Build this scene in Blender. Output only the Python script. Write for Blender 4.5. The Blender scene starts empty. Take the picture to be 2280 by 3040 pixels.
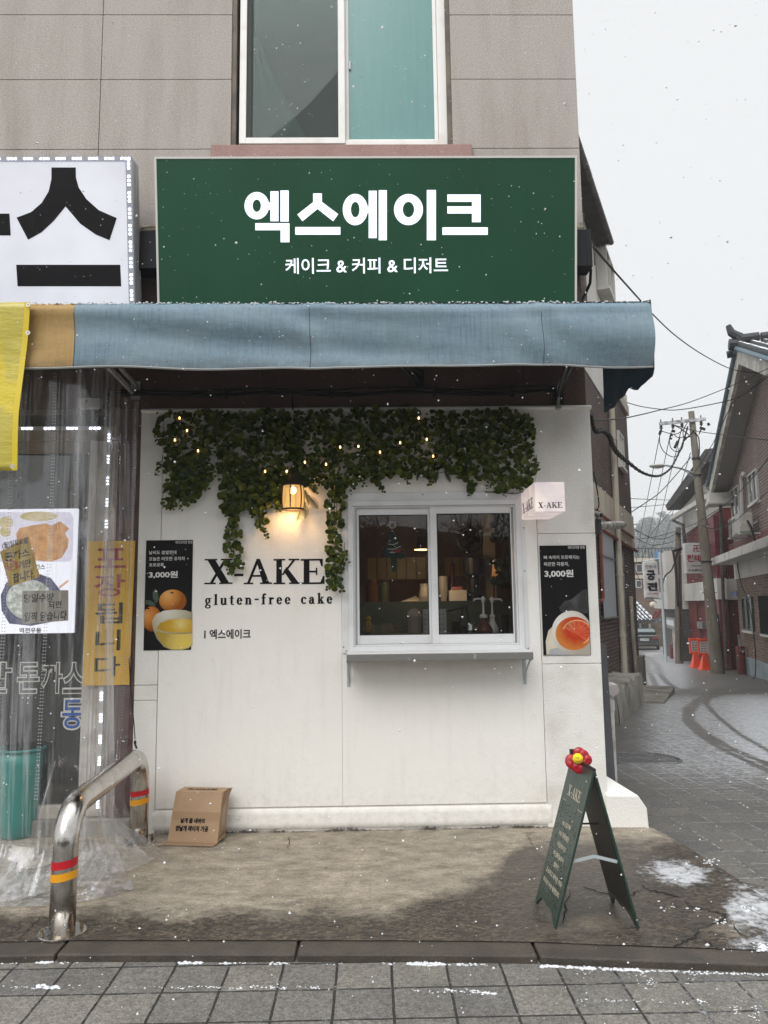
import bpy, math, random
from mathutils import Vector as V
random.seed(7)
rad = math.radians
SC = bpy.context.scene
COL = SC.collection

# ------------------------------------------------------------------ camera
C0 = V((0, -5.8, 1.6))
PITCH, ROLL, YAW, FPX = 0.12297, -0.012636, 0.017055, 2284.0
FWD = V((math.sin(YAW) * math.cos(PITCH), math.cos(YAW) * math.cos(PITCH), math.sin(PITCH)))
_r = V((math.cos(YAW), -math.sin(YAW), 0))
_u = _r.cross(FWD)
RT = _r * math.cos(ROLL) + _u * math.sin(ROLL)
UP = _u * math.cos(ROLL) - _r * math.sin(ROLL)
cd = bpy.data.cameras.new("camera")
cam = bpy.data.objects.new("camera", cd)
COL.objects.link(cam)
from mathutils import Matrix
m3 = Matrix((RT, UP, -FWD)).transposed()
cam.matrix_world = Matrix.Translation(C0) @ m3.to_4x4()
cd.sensor_fit = 'VERTICAL'
cd.sensor_height = 24.0
cd.sensor_width = 18.0
cd.lens = 24.0 * FPX / 3040.0
cd.clip_end = 3000
SC.camera = cam

# ------------------------------------------------------------------ sky, sun, exposure
SUN_EL, SUN_AZ = rad(48), rad(205)          # azimuth clockwise from +Y
wd = bpy.data.worlds.new("World")
SC.world = wd
wd.use_nodes = True
nt = wd.node_tree
nt.nodes.clear()
def wn(t, **k):
    n = nt.nodes.new(t)
    for a, b in k.items():
        setattr(n, a, b)
    return n
sky = wn('ShaderNodeTexSky', sky_type='NISHITA', sun_disc=False)
sky.sun_elevation = SUN_EL
sky.sun_rotation = SUN_AZ
sky.air_density, sky.dust_density = 1.0, 4.0
tc = wn('ShaderNodeTexCoord')
sx = wn('ShaderNodeSeparateXYZ')
nt.links.new(tc.outputs['Generated'], sx.inputs[0])
rmp = wn('ShaderNodeMapRange')
rmp.inputs['From Min'].default_value = 0.66
rmp.inputs['From Max'].default_value = 1.0
rmp.inputs['To Min'].default_value = 6.8
rmp.inputs['To Max'].default_value = 19.0
nt.links.new(sx.outputs['Z'], rmp.inputs['Value'])
cmb = wn('ShaderNodeCombineColor')
for i, k in enumerate((0.985, 1.0, 1.01)):
    mm = wn('ShaderNodeMath', operation='MULTIPLY')
    mm.inputs[1].default_value = k
    nt.links.new(rmp.outputs[0], mm.inputs[0])
    nt.links.new(mm.outputs[0], cmb.inputs[i])
mix = wn('ShaderNodeMix', data_type='RGBA')
mix.inputs['Factor'].default_value = 0.94           # a closed cloud deck in front of the clear sky
nt.links.new(sky.outputs[0], mix.inputs['A'])
nt.links.new(cmb.outputs[0], mix.inputs['B'])
bg = wn('ShaderNodeBackground')
bg.inputs['Strength'].default_value = 0.10
wo = wn('ShaderNodeOutputWorld')
nt.links.new(mix.outputs['Result'], bg.inputs['Color'])
nt.links.new(bg.outputs[0], wo.inputs['Surface'])
ld = bpy.data.lights.new("sun", 'SUN')
ld.energy = 1.5
ld.angle = rad(40)
ld.color = (1.0, 0.985, 0.96)
sun = bpy.data.objects.new("sun", ld)
COL.objects.link(sun)
sd = V((math.sin(SUN_AZ) * math.cos(SUN_EL), math.cos(SUN_AZ) * math.cos(SUN_EL), math.sin(SUN_EL)))
sun.rotation_euler = sd.to_track_quat('Z', 'Y').to_euler()
sun.location = (0, 0, 30)
SC.view_settings.view_transform = 'Standard'
SC.view_settings.look = 'None'
SC.view_settings.exposure = 0.50
SC.view_settings.gamma = 1.0
try:
    SC.cycles.max_bounces = 8
    SC.cycles.transparent_max_bounces = 64
    SC.cycles.use_denoising = True
except Exception:
    pass

# ------------------------------------------------------------------ placing by sight line
def ray(px, py):
    return RT * ((px - 1140) / FPX) - UP * ((py - 1520) / FPX) + FWD
def P(px, py, y):
    r = ray(px, py)
    return C0 + r * ((y - C0.y) / r.y)
def gz(y):
    return -0.04 if y < -0.3 else -0.04 - 0.03 * (y + 0.3)
def G(px, py, lift=0.0, zf=None):
    r = ray(px, py)
    z = 0.0
    for _ in range(40):
        t = (z - C0.z) / r.z
        q = C0 + r * t
        z = (zf(q.x, q.y) if zf else gz(q.y)) + lift
    return V((q.x, q.y, z))
def W4(px0, py0, px1, py1, y=0.0):
    a, b, c, d = P(px0, py0, y), P(px1, py0, y), P(px0, py1, y), P(px1, py1, y)
    return ((a.x + c.x) / 2, (b.x + d.x) / 2, (c.z + d.z) / 2, (a.z + b.z) / 2)

# ------------------------------------------------------------------ mesh builder
class MB:
    def __init__(s):
        s.v, s.f = [], []
    def add(s, vs, fs):
        o = len(s.v)
        s.v += [tuple(q) for q in vs]
        s.f += [tuple(i + o for i in f) for f in fs]
        return s
    def box(s, x0, x1, y0, y1, z0, z1):
        return s.add([(x0, y0, z0), (x1, y0, z0), (x1, y1, z0), (x0, y1, z0), (x0, y0, z1), (x1, y0, z1), (x1, y1, z1), (x0, y1, z1)],
                     [(0, 3, 2, 1), (4, 5, 6, 7), (0, 1, 5, 4), (1, 2, 6, 5), (2, 3, 7, 6), (3, 0, 4, 7)])
    def hexa(s, p):            # eight corners: bottom ring then top ring
        return s.add(p, [(0, 3, 2, 1), (4, 5, 6, 7), (0, 1, 5, 4), (1, 2, 6, 5), (2, 3, 7, 6), (3, 0, 4, 7)])
    def bar(s, a, b, w, h, up=(0, 0, 1)):
        a, b = V(a), V(b)
        d = (b - a).normalized()
        u = V(up)
        if abs(d.dot(u)) > 0.95:
            u = V((0, 1, 0))
        x = d.cross(u).normalized() * (w / 2)
        y = x.cross(d).normalized() * (h / 2)
        return s.hexa([a - x - y, a + x - y, a + x + y, a - x + y, b - x - y, b + x - y, b + x + y, b - x + y])
    def tube(s, pts, r, n=8, cap=True):
        pts = [V(q) for q in pts]
        rs = r if isinstance(r, (list, tuple)) else [r] * len(pts)
        ref = None
        o = len(s.v)
        for i, q in enumerate(pts):
            d = (pts[min(i + 1, len(pts) - 1)] - pts[max(i - 1, 0)])
            d = d.normalized() if d.length > 1e-9 else V((0, 0, 1))
            if ref is None:
                ref = V((0, 0, 1)) if abs(d.z) < 0.9 else V((1, 0, 0))
            x = d.cross(ref)
            x = x.normalized() if x.length > 1e-6 else V((1, 0, 0))
            y = x.cross(d).normalized()
            ref = y
            for k in range(n):
                a = 2 * math.pi * k / n
                s.v.append(tuple(q + (x * math.cos(a) + y * math.sin(a)) * rs[i]))
        for i in range(len(pts) - 1):
            for k in range(n):
                k2 = (k + 1) % n
                s.f.append((o + i * n + k, o + i * n + k2, o + (i + 1) * n + k2, o + (i + 1) * n + k))
        if cap:
            s.f.append(tuple(o + k for k in range(n))[::-1])
            s.f.append(tuple(o + (len(pts) - 1) * n + k for k in range(n)))
        return s
    def lathe(s, prof, c=(0, 0, 0), n=20, sq=None):
        c = V(c)
        o = len(s.v)
        for (r, z) in prof:
            for k in range(n):
                a = 2 * math.pi * k / n
                s.v.append((c.x + r * math.cos(a), c.y + r * math.sin(a) * (sq or 1), c.z + z))
        for i in range(len(prof) - 1):
            for k in range(n):
                k2 = (k + 1) % n
                s.f.append((o + i * n + k, o + i * n + k2, o + (i + 1) * n + k2, o + (i + 1) * n + k))
        s.f.append(tuple(o + k for k in range(n))[::-1])
        s.f.append(tuple(o + (len(prof) - 1) * n + k for k in range(n)))
        return s
    def prism(s, pts, off):    # polygon (3-D points) pushed along off
        pts = [V(q) for q in pts]
        off = V(off)
        n = len(pts)
        return s.add(pts + [q + off for q in pts], [tuple(range(n)), tuple(range(2 * n - 1, n - 1, -1))] +
                     [(i, i + n, (i + 1) % n + n, (i + 1) % n) for i in range(n)])
    def grid(s, fn, nu, nv):
        o = len(s.v)
        for j in range(nv + 1):
            for i in range(nu + 1):
                s.v.append(tuple(fn(i / nu, j / nv)))
        for j in range(nv):
            for i in range(nu):
                a = o + j * (nu + 1) + i
                s.f.append((a, a + 1, a + nu + 2, a + nu + 1))
        return s
    def ball(s, c, r, n=10, m=7, scale=(1, 1, 1)):
        c = V(c)
        return s.grid(lambda u, v: c + V((math.cos(2 * math.pi * u) * math.sin(math.pi * v) * scale[0], math.sin(2 * math.pi * u) * math.sin(math.pi * v) * scale[1], -math.cos(math.pi * v) * scale[2])) * r, n, m)
    def obj(s, name, mat, parent=None, smooth=False, bevel=0.0, merge=False, solid=0.0):
        me = bpy.data.meshes.new(name)
        me.from_pydata(s.v, [], s.f)
        me.update()
        for mt in (mat if isinstance(mat, (list, tuple)) else [mat]):
            me.materials.append(mt)
        o = bpy.data.objects.new(name, me)
        COL.objects.link(o)
        if parent is not None:
            o.parent = parent
            o.matrix_parent_inverse = Matrix.Translation(-parent.location) if parent.type == 'EMPTY' else Matrix()
        import bmesh
        bm = bmesh.new()
        bm.from_mesh(me)
        if merge:
            bmesh.ops.remove_doubles(bm, verts=bm.verts, dist=1e-5)
        bmesh.ops.recalc_face_normals(bm, faces=bm.faces)
        bm.to_mesh(me)
        bm.free()
        if smooth:
            for q in me.polygons:
                q.use_smooth = True
        if solid:
            md = o.modifiers.new("thick", 'SOLIDIFY')
            md.thickness = solid
            md.offset = 0
        if bevel:
            md = o.modifiers.new("edge", 'BEVEL')
            md.width = bevel
            md.segments = 2
            md.limit_method = 'ANGLE'
            md.angle_limit = rad(40)
        return o

def thing(name, label, cat, loc=(0, 0, 0), group=None):
    o = bpy.data.objects.new(name, None)
    COL.objects.link(o)
    o.location = loc
    o.empty_display_size = 0.1
    return tag(o, label, cat, group)
def tag(o, label, cat, group=None):
    o['label'], o['category'] = label, cat
    if group:
        o['group'] = group
    return o
def struct(o, label=None, kind='structure'):
    o['kind'] = kind
    if label:
        o['label'] = label
    return o

# ------------------------------------------------------------------ materials
def nodes(name):
    m = bpy.data.materials.new(name)
    m.use_nodes = True
    t = m.node_tree
    return m, t, t.nodes['Principled BSDF'], t.nodes['Material Output']
def N(t, typ, ins=None, **k):
    n = t.nodes.new(typ)
    for a, b in k.items():
        setattr(n, a, b)
    for a, b in (ins or {}).items():
        if isinstance(b, bpy.types.NodeSocket):
            t.links.new(b, n.inputs[a])
        else:
            n.inputs[a].default_value = b
    return n
def c4(c):
    return (c[0], c[1], c[2], 1.0)
def posn(t, stretch=(1, 1, 1), rotz=0.0):
    g = N(t, 'ShaderNodeNewGeometry')
    mp = N(t, 'ShaderNodeMapping', {'Vector': g.outputs['Position'], 'Scale': stretch, 'Rotation': (0, 0, rotz)})
    return mp.outputs[0]
def noise(t, vec, scale, detail=4, rough=0.55):
    return N(t, 'ShaderNodeTexNoise', {'Vector': vec, 'Scale': scale, 'Detail': detail, 'Roughness': rough}).outputs['Fac']
def ramp(t, fac, a, b, ca=(0, 0, 0), cb=(1, 1, 1)):
    r = N(t, 'ShaderNodeValToRGB', {'Fac': fac})
    r.color_ramp.elements[0].position = a
    r.color_ramp.elements[0].color = c4(ca)
    r.color_ramp.elements[1].position = b
    r.color_ramp.elements[1].color = c4(cb)
    return r.outputs[0]
def mixc(t, fac, a, b, mode='MIX'):
    n = N(t, 'ShaderNodeMix', data_type='RGBA', blend_type=mode)
    for k, v in (('Factor', fac), ('A', a), ('B', b)):
        s = [i for i in n.inputs if i.name == k and i.enabled][0] if k == 'Factor' else n.inputs[{'A': 6, 'B': 7}[k]]
        if isinstance(v, bpy.types.NodeSocket):
            t.links.new(v, s)
        elif k == 'Factor':
            s.default_value = v
        else:
            s.default_value = c4(v)
    return n.outputs[2]
def math_(t, op, a, b=0.0, clamp=False):
    n = N(t, 'ShaderNodeMath', operation=op, use_clamp=clamp)
    for i, v in enumerate((a, b)):
        if isinstance(v, bpy.types.NodeSocket):
            t.links.new(v, n.inputs[i])
        else:
            n.inputs[i].default_value = v
    return n.outputs[0]
def bumpn(t, b, h, strength, dist=0.01):
    n = N(t, 'ShaderNodeBump', {'Strength': strength, 'Distance': dist, 'Height': h})
    t.links.new(n.outputs[0], b.inputs['Normal'])
def mat(name, col, rough=0.6, metal=0.0, col2=None, nscale=6, thr=(0.4, 0.6), bump=0.0, bscale=80, stretch=(1, 1, 1), emit=None, estr=0.0, coat=0.0, fine=None, spec=None):
    m, t, b, o = nodes(name)
    b.inputs['Roughness'].default_value = rough
    b.inputs['Metallic'].default_value = metal
    b.inputs['Base Color'].default_value = c4(col)
    b.inputs['Coat Weight'].default_value = coat
    if spec is not None:
        b.inputs['Specular IOR Level'].default_value = spec
    vec = posn(t, stretch)
    c = None
    if col2:
        c = mixc(t, ramp(t, noise(t, vec, nscale, 6), *thr), col, col2)
    if fine:                     # (scale, amount): fine grain in the colour
        f = noise(t, vec, fine[0], 3, 0.7)
        k = ramp(t, f, 0.35, 0.65, (1 - fine[1],) * 3, (1 + fine[1],) * 3)
        c = mixc(t, 1.0, c if c else col, k, 'MULTIPLY')
    if c:
        t.links.new(c, b.inputs['Base Color'])
    if bump:
        bumpn(t, b, noise(t, posn(t), bscale, 5, 0.6), bump)
    if emit:
        b.inputs['Emission Color'].default_value = c4(emit)
        b.inputs['Emission Strength'].default_value = estr
    return m
def brick_mat(name, c1, c2, mortar, rot=0.0, w=0.23, h=0.075, ms=0.012, rough=0.85, dirt=(0.03, 0.025, 0.02), damount=0.5):
    m, t, b, o = nodes(name)
    v = posn(t, (1, 1, 1), rot)
    s = N(t, 'ShaderNodeSeparateXYZ', {0: v})
    q = N(t, 'ShaderNodeCombineXYZ', {0: math_(t, 'ADD', s.outputs[0], s.outputs[1]), 1: s.outputs[2]})
    br = N(t, 'ShaderNodeTexBrick', {'Vector': q.outputs[0], 'Color1': c4(c1), 'Color2': c4(c2), 'Mortar': c4(mortar), 'Scale': 1.0, 'Mortar Size': ms, 'Brick Width': w, 'Row Height': h, 'Mortar Smooth': 0.2, 'Bias': 0.0})
    d = ramp(t, noise(t, v, 0.9, 6, 0.65), 0.42, 0.72)
    c = mixc(t, math_(t, 'MULTIPLY', d, damount), br.outputs['Color'], dirt)
    f = ramp(t, noise(t, v, 40, 3), 0.3, 0.7, (0.75,) * 3, (1.2,) * 3)
    t.links.new(mixc(t, 1.0, c, f, 'MULTIPLY'), b.inputs['Base Color'])
    b.inputs['Roughness'].default_value = rough
    bumpn(t, b, math_(t, 'SUBTRACT', noise(t, v, 60, 3), math_(t, 'MULTIPLY', br.outputs['Fac'], 1.6)), 0.5)
    return m
def glass_mat(name, tint=(0.9, 0.94, 0.92), ior=1.5, extra=0.02, rough=0.0, haze=0.0, hazecol=(0.7, 0.75, 0.75)):
    m, t, b, o = nodes(name)
    tr = N(t, 'ShaderNodeBsdfTransparent', {'Color': c4(tint)})
    gl = N(t, 'ShaderNodeBsdfGlossy', {'Color': (1, 1, 1, 1), 'Roughness': rough})
    fr = N(t, 'ShaderNodeFresnel', {'IOR': ior})
    fac = math_(t, 'ADD', fr.outputs[0], extra, True)
    base = tr.outputs[0]
    if haze:
        df = N(t, 'ShaderNodeBsdfDiffuse', {'Color': c4(hazecol)})
        hz = N(t, 'ShaderNodeMixShader', {0: haze, 1: base, 2: df.outputs[0]})
        base = hz.outputs[0]
    mx = N(t, 'ShaderNodeMixShader', {0: fac, 1: base, 2: gl.outputs[0]})
    t.links.new(mx.outputs[0], o.inputs['Surface'])
    return m
def lit_mat(name, col, emit, estr, rough=0.4):
    return mat(name, col, rough, emit=emit, estr=estr)

# ------------------------------------------------------------------ lettering
def text2d(s, bold=0.0, res=4):
    c = bpy.data.curves.new("t", 'FONT')
    c.body = s
    c.offset = bold
    c.resolution_u = res
    o = bpy.data.objects.new("t", c)
    COL.objects.link(o)
    dg = bpy.context.evaluated_depsgraph_get()
    dg.update()
    me = bpy.data.meshes.new_from_object(o.evaluated_get(dg))
    vs = [(q.co.x, q.co.y) for q in me.vertices]
    fs = [tuple(p.vertices) for p in me.polygons]
    bpy.data.objects.remove(o)
    bpy.data.curves.remove(c)
    bpy.data.meshes.remove(me)
    return vs, fs
def fit(vf, x0, x1, z0, z1):
    vs, fs = vf
    a, b = min(q[0] for q in vs), max(q[0] for q in vs)
    c, d = min(q[1] for q in vs), max(q[1] for q in vs)
    return [(x0 + (q[0] - a) / (b - a) * (x1 - x0), z0 + (q[1] - c) / max(d - c, 1e-6) * (z1 - z0)) for q in vs], fs
def put(mb, vf, fn):
    mb.add([fn(*q) for q in vf[0]], vf[1])
def wall_text(mb, s, px0, py0, px1, py1, y, bold=0.0):
    put(mb, fit(text2d(s, bold), *W4(px0, py0, px1, py1, y)), lambda x, z: (x, y, z))

def R4(a, b, c, d):
    return [(a, b), (c, b), (c, d), (a, d)]
def arc(cx, cz, rx, rz, tv, th, a0, a1, n=14):
    """pieces of a broad-pen ring: tv = weight at the sides, th = weight at top and bottom"""
    out = []
    for i in range(n):
        q = []
        for k, (a, inner) in enumerate(((a0 + (a1 - a0) * i / n, 0), (a0 + (a1 - a0) * (i + 1) / n, 0), (a0 + (a1 - a0) * (i + 1) / n, 1), (a0 + (a1 - a0) * i / n, 1))):
            c, s = math.cos(rad(a)), math.sin(rad(a))
            q.append((cx + c * (rx - (tv if inner else 0)), cz + s * (rz - (th if inner else 0))))
        out.append(q)
    return out
GL = {
    'X': (0.92, [[(.07, 1), (.33, 1), (.85, 0), (.58, 0)], [(.66, 1), (.76, 1), (.26, 0), (.16, 0)], R4(0, .94, .42, 1), R4(.54, .94, .90, 1), R4(0, 0, .38, .06), R4(.50, 0, .94, .06)]),
    '-': (0.42, [R4(.04, .31, .38, .41)]),
    'A': (0.98, [[(.10, 0), (.19, 0), (.50, .88), (.44, 1)], [(.42, 1), (.55, 1), (.90, 0), (.66, 0)], R4(.25, .29, .72, .36), R4(0, 0, .33, .06), R4(.56, 0, .98, .06)]),
    'K': (0.98, [R4(.10, .05, .30, .95), R4(0, 0, .42, .06), R4(0, .94, .42, 1), [(.28, .36), (.36, .36), (.80, .97), (.70, .97)], [(.36, .52), (.47, .68), (.92, .03), (.66, .03)], R4(.54, .94, .93, 1), R4(.56, 0, .99, .06)]),
    'E': (0.84, [R4(.10, .05, .30, .95), R4(0, .93, .76, 1), R4(0, 0, .82, .07), [(.76, .95), (.76, .70), (.71, .70), (.64, .95)], [(.82, .05), (.82, .32), (.77, .32), (.67, .05)], R4(.28, .46, .56, .53), R4(.52, .36, .57, .64)]),
    'g': (0.62, arc(.27, .30, .23, .20, .11, .05, 0, 360, 16) + arc(.28, -.10, .26, .14, .07, .06, 0, 360, 16) + [R4(.44, .43, .60, .49), [(.10, .12), (.20, .12), (.26, .03), (.14, .03)]]),
    'l': (0.34, [R4(.10, .04, .24, .76), R4(.02, 0, .32, .05), [(.02, .72), (.24, .78), (.24, .70), (.02, .68)]]),
    'u': (0.64, [R4(.07, .12, .20, .48), R4(.42, .04, .55, .48), R4(.01, .44, .2, .49), R4(.36, .44, .55, .49), R4(.42, 0, .63, .05)] + arc(.26, .17, .19, .18, .10, .07, 180, 330)),
    't': (0.42, [R4(.12, .12, .25, .60), R4(.02, .43, .38, .49), [(.12, .58), (.25, .66), (.25, .56)]] + arc(.28, .13, .16, .14, .1, .06, 180, 320)),
    'e': (0.54, arc(.27, .245, .25, .255, .13, .05, 25, 330, 18) + [R4(.12, .24, .50, .29), [(.52, .27), (.38, .27), (.38, .36), (.49, .36)]]),
    'n': (0.66, [R4(.09, .03, .22, .46), R4(.43, .03, .56, .33), R4(.01, 0, .30, .05), R4(.36, 0, .64, .05), R4(.01, .44, .2, .49)] + arc(.36, .30, .20, .19, .11, .07, 0, 150)),
    'f': (0.42, [R4(.11, .03, .24, .62), R4(.01, 0, .33, .05), R4(.01, .43, .36, .49), R4(.33, .66, .42, .74)] + arc(.29, .60, .18, .18, .12, .06, 50, 180)),
    'r': (0.50, [R4(.09, .03, .22, .46), R4(.01, 0, .33, .05), R4(.01, .44, .2, .49), R4(.37, .36, .48, .46)] + arc(.35, .32, .14, .17, .08, .08, 60, 180)),
    'c': (0.52, arc(.28, .245, .26, .255, .13, .05, 50, 320, 16) + [R4(.38, .34, .49, .44)]),
    'a': (0.56, arc(.20, .15, .19, .16, .10, .05, 60, 350) + arc(.26, .34, .17, .16, .08, .05, 10, 160) + [R4(.32, .05, .45, .36), R4(.40, 0, .55, .05), [(.16, .26), (.34, .31), (.34, .26), (.2, .22)], R4(.05, .34, .17, .43)]),
    'k': (0.64, [R4(.09, .04, .22, .76), R4(.01, 0, .30, .05), [(.01, .72), (.22, .78), (.22, .70), (.01, .68)], [(.22, .20), (.28, .20), (.52, .46), (.44, .46)], [(.27, .28), (.36, .34), (.60, .03), (.42, .03)], R4(.36, .44, .60, .49), R4(.38, 0, .65, .05)]),
    ' ': (0.50, []),
}
def serif(s, gap=0.06):
    """returns polygons in em units (cap height 1) and the overall width"""
    x, out = 0.0, []
    for ch in s:
        w, ps = GL[ch]
        for p in ps:
            out.append([(x + a, b) for a, b in p])
        x += w + gap
    return out, x - gap
_lift = [0.0]
def put_polys(mb, polys, fn):
    """each piece is a thin sheet, a hair above the one before"""
    for i, p in enumerate(polys):
        e = 0.00006 * (i % 24)
        mb.add([fn(a, b, e) for a, b in p], [tuple(range(len(p)))])
def wall_serif(mb, s, px0, py0, px1, py1, y, gap=0.06, caps=True):
    """py0 = cap top, py1 = baseline"""
    x0, x1, z0, z1 = W4(px0, py0, px1, py1, y)
    ps, w = serif(s, gap)
    put_polys(mb, ps, lambda a, b, e: (x0 + a / w * (x1 - x0), y - e, z0 + b * (z1 - z0)))

# ------------------------------------------------------------------ shared materials
WHITE_PAINT = None
def white_wall_mat():
    m, t, b, o = nodes("white_wall_paint")
    v = posn(t)
    big = ramp(t, noise(t, v, 1.3, 5, 0.6), 0.56, 0.78)
    c = mixc(t, math_(t, 'MULTIPLY', big, 0.42), (0.88, 0.862, 0.82), (0.74, 0.68, 0.58))
    sm = ramp(t, noise(t, v, 7, 6, 0.65), 0.62, 0.8)
    c = mixc(t, math_(t, 'MULTIPLY', sm, 0.30), c, (0.55, 0.52, 0.47))
    vs = posn(t, (5, 5, 0.5))
    dr = ramp(t, noise(t, vs, 3.0, 5, 0.6), 0.52, 0.85)
    c = mixc(t, math_(t, 'MULTIPLY', dr, 0.25), c, (0.58, 0.56, 0.52))
    sz = N(t, 'ShaderNodeSeparateXYZ', {0: v})
    low = N(t, 'ShaderNodeMapRange', {'Value': sz.outputs[2], 'From Min': 0.0, 'From Max': 0.42, 'To Min': 1.0, 'To Max': 0.0})
    spl = math_(t, 'MULTIPLY', low.outputs[0], ramp(t, noise(t, v, 16, 7, 0.75), 0.45, 0.72))
    c = mixc(t, math_(t, 'MULTIPLY', spl, 0.45), c, (0.40, 0.36, 0.30))
    scf = ramp(t, noise(t, posn(t, (1, 1, 2.4)), 24, 5, 0.75), 0.70, 0.78)
    c = mixc(t, math_(t, 'MULTIPLY', scf, 0.30), c, (0.50, 0.47, 0.43))
    t.links.new(c, b.inputs['Base Color'])
    b.inputs['Roughness'].default_value = 0.55
    h = math_(t, 'ADD', noise(t, v, 9, 5, 0.6), math_(t, 'MULTIPLY', noise(t, v, 120, 3), 0.25))
    bumpn(t, b, h, 0.42, 0.012)
    return m
M_WALL = white_wall_mat()
M_ROUGHWALL = mat("white_rough_plaster", (0.85, 0.835, 0.795), 0.75, col2=(0.62, 0.59, 0.53), nscale=2.5, thr=(0.5, 0.8), bump=0.55, bscale=70)
M_STONE = None
def stone_mat(name, ca, cb, cc, rough=0.8):
    m, t, b, o = nodes(name)
    v = posn(t)
    grain = mixc(t, 0.5, ramp(t, noise(t, v, 170, 2, 0.8), 0.38, 0.62, ca, cb), ramp(t, noise(t, v, 75, 3, 0.85), 0.40, 0.60, ca, cb))
    big = ramp(t, noise(t, v, 1.1, 4), 0.35, 0.7)
    c = mixc(t, math_(t, 'MULTIPLY', big, 0.5), grain, cc)
    sp = ramp(t, N(t, 'ShaderNodeTexVoronoi', {'Vector': v, 'Scale': 130.0}).outputs['Distance'], 0.10, 0.3, (0.62,) * 3, (1,) * 3)
    c = mixc(t, 0.8, c, sp, 'MULTIPLY')
    st = ramp(t, noise(t, posn(t, (2.2, 2.2, 0.35)), 2.0, 5, 0.6), 0.45, 0.8, (1, 1, 1), (0.74, 0.71, 0.68))
    c = mixc(t, 1.0, c, st, 'MULTIPLY')
    t.links.new(c, b.inputs['Base Color'])
    b.inputs['Roughness'].default_value = rough
    bumpn(t, b, noise(t, v, 150, 3, 0.8), 0.35, 0.004)
    return m
M_STONE = stone_mat("granite_panel", (0.25, 0.225, 0.205), (0.56, 0.515, 0.47), (0.42, 0.36, 0.34))
M_BROWN = stone_mat("brown_granite", (0.045, 0.024, 0.020), (0.13, 0.072, 0.06), (0.07, 0.04, 0.032), 0.6)
M_PINK = stone_mat("pink_granite", (0.24, 0.13, 0.11), (0.44, 0.27, 0.24), (0.34, 0.2, 0.18), 0.6)
M_JOINT = mat("joint_mortar", (0.13, 0.115, 0.10), 0.9)
M_ALU = mat("white_aluminium", (0.74, 0.75, 0.76), 0.38, 0.0, col2=(0.62, 0.62, 0.62), nscale=5, thr=(0.5, 0.85))
M_UPVC = mat("old_white_window_frame", (0.84, 0.825, 0.80), 0.5, col2=(0.66, 0.62, 0.55), nscale=4, thr=(0.52, 0.8))
M_GREYMETAL = mat("grey_metal", (0.30, 0.30, 0.30), 0.45, 0.6, col2=(0.2, 0.19, 0.18), nscale=8)
M_PALEMETAL = mat("pale_blue_grey_metal", (0.46, 0.52, 0.54), 0.5, 0.2)
M_DARKMETAL = mat("dark_metal", (0.02, 0.02, 0.022), 0.5, 0.3, bump=0.1)
M_BLACK = mat("black_box_paint", (0.010, 0.011, 0.014), 0.6, spec=.25, bump=0.15, bscale=30)
M_CABLE = mat("black_cable", (0.012, 0.012, 0.012), 0.6, spec=.25)
M_LETTER = mat("black_letter_film", (0.006, 0.0055, 0.007), 0.6, spec=.15)
M_GLASS = glass_mat("window_glass", (0.88, 0.90, 0.89), 1.45, 0.0)
M_ROOM = mat("dim_room_wall", (0.17, 0.09, 0.06), 0.8, col2=(0.10, 0.055, 0.038), nscale=2)
M_SNOW = mat("snow", (0.74, 0.76, 0.79), 0.7, bump=0.4, bscale=90)

# ------------------------------------------------------------------ ground
def px_of(p):
    d = V(p) - C0
    z = d.dot(FWD)
    if z < 0.05:
        return None
    return 1140 + FPX * d.dot(RT) / z, 1520 - FPX * d.dot(UP) / z
def sstep(a, b, x):
    t = min(1, max(0, (x - a) / (b - a)))
    return t * t * (3 - 2 * t)
def lerp_pts(pts, x):
    if x <= pts[0][0]:
        return pts[0][1]
    for (x0, y0), (x1, y1) in zip(pts, pts[1:]):
        if x <= x1:
            return y0 + (y1 - y0) * (x - x0) / (x1 - x0)
    return pts[-1][1]
def seg_dist(p, pts):
    best = 1e9
    for a, b in zip(pts, pts[1:]):
        ab = b - a
        t = max(0, min(1, (p - a).dot(ab) / max(ab.length_squared, 1e-9)))
        best = min(best, (a + ab * t - p).length)
    return best

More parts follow.
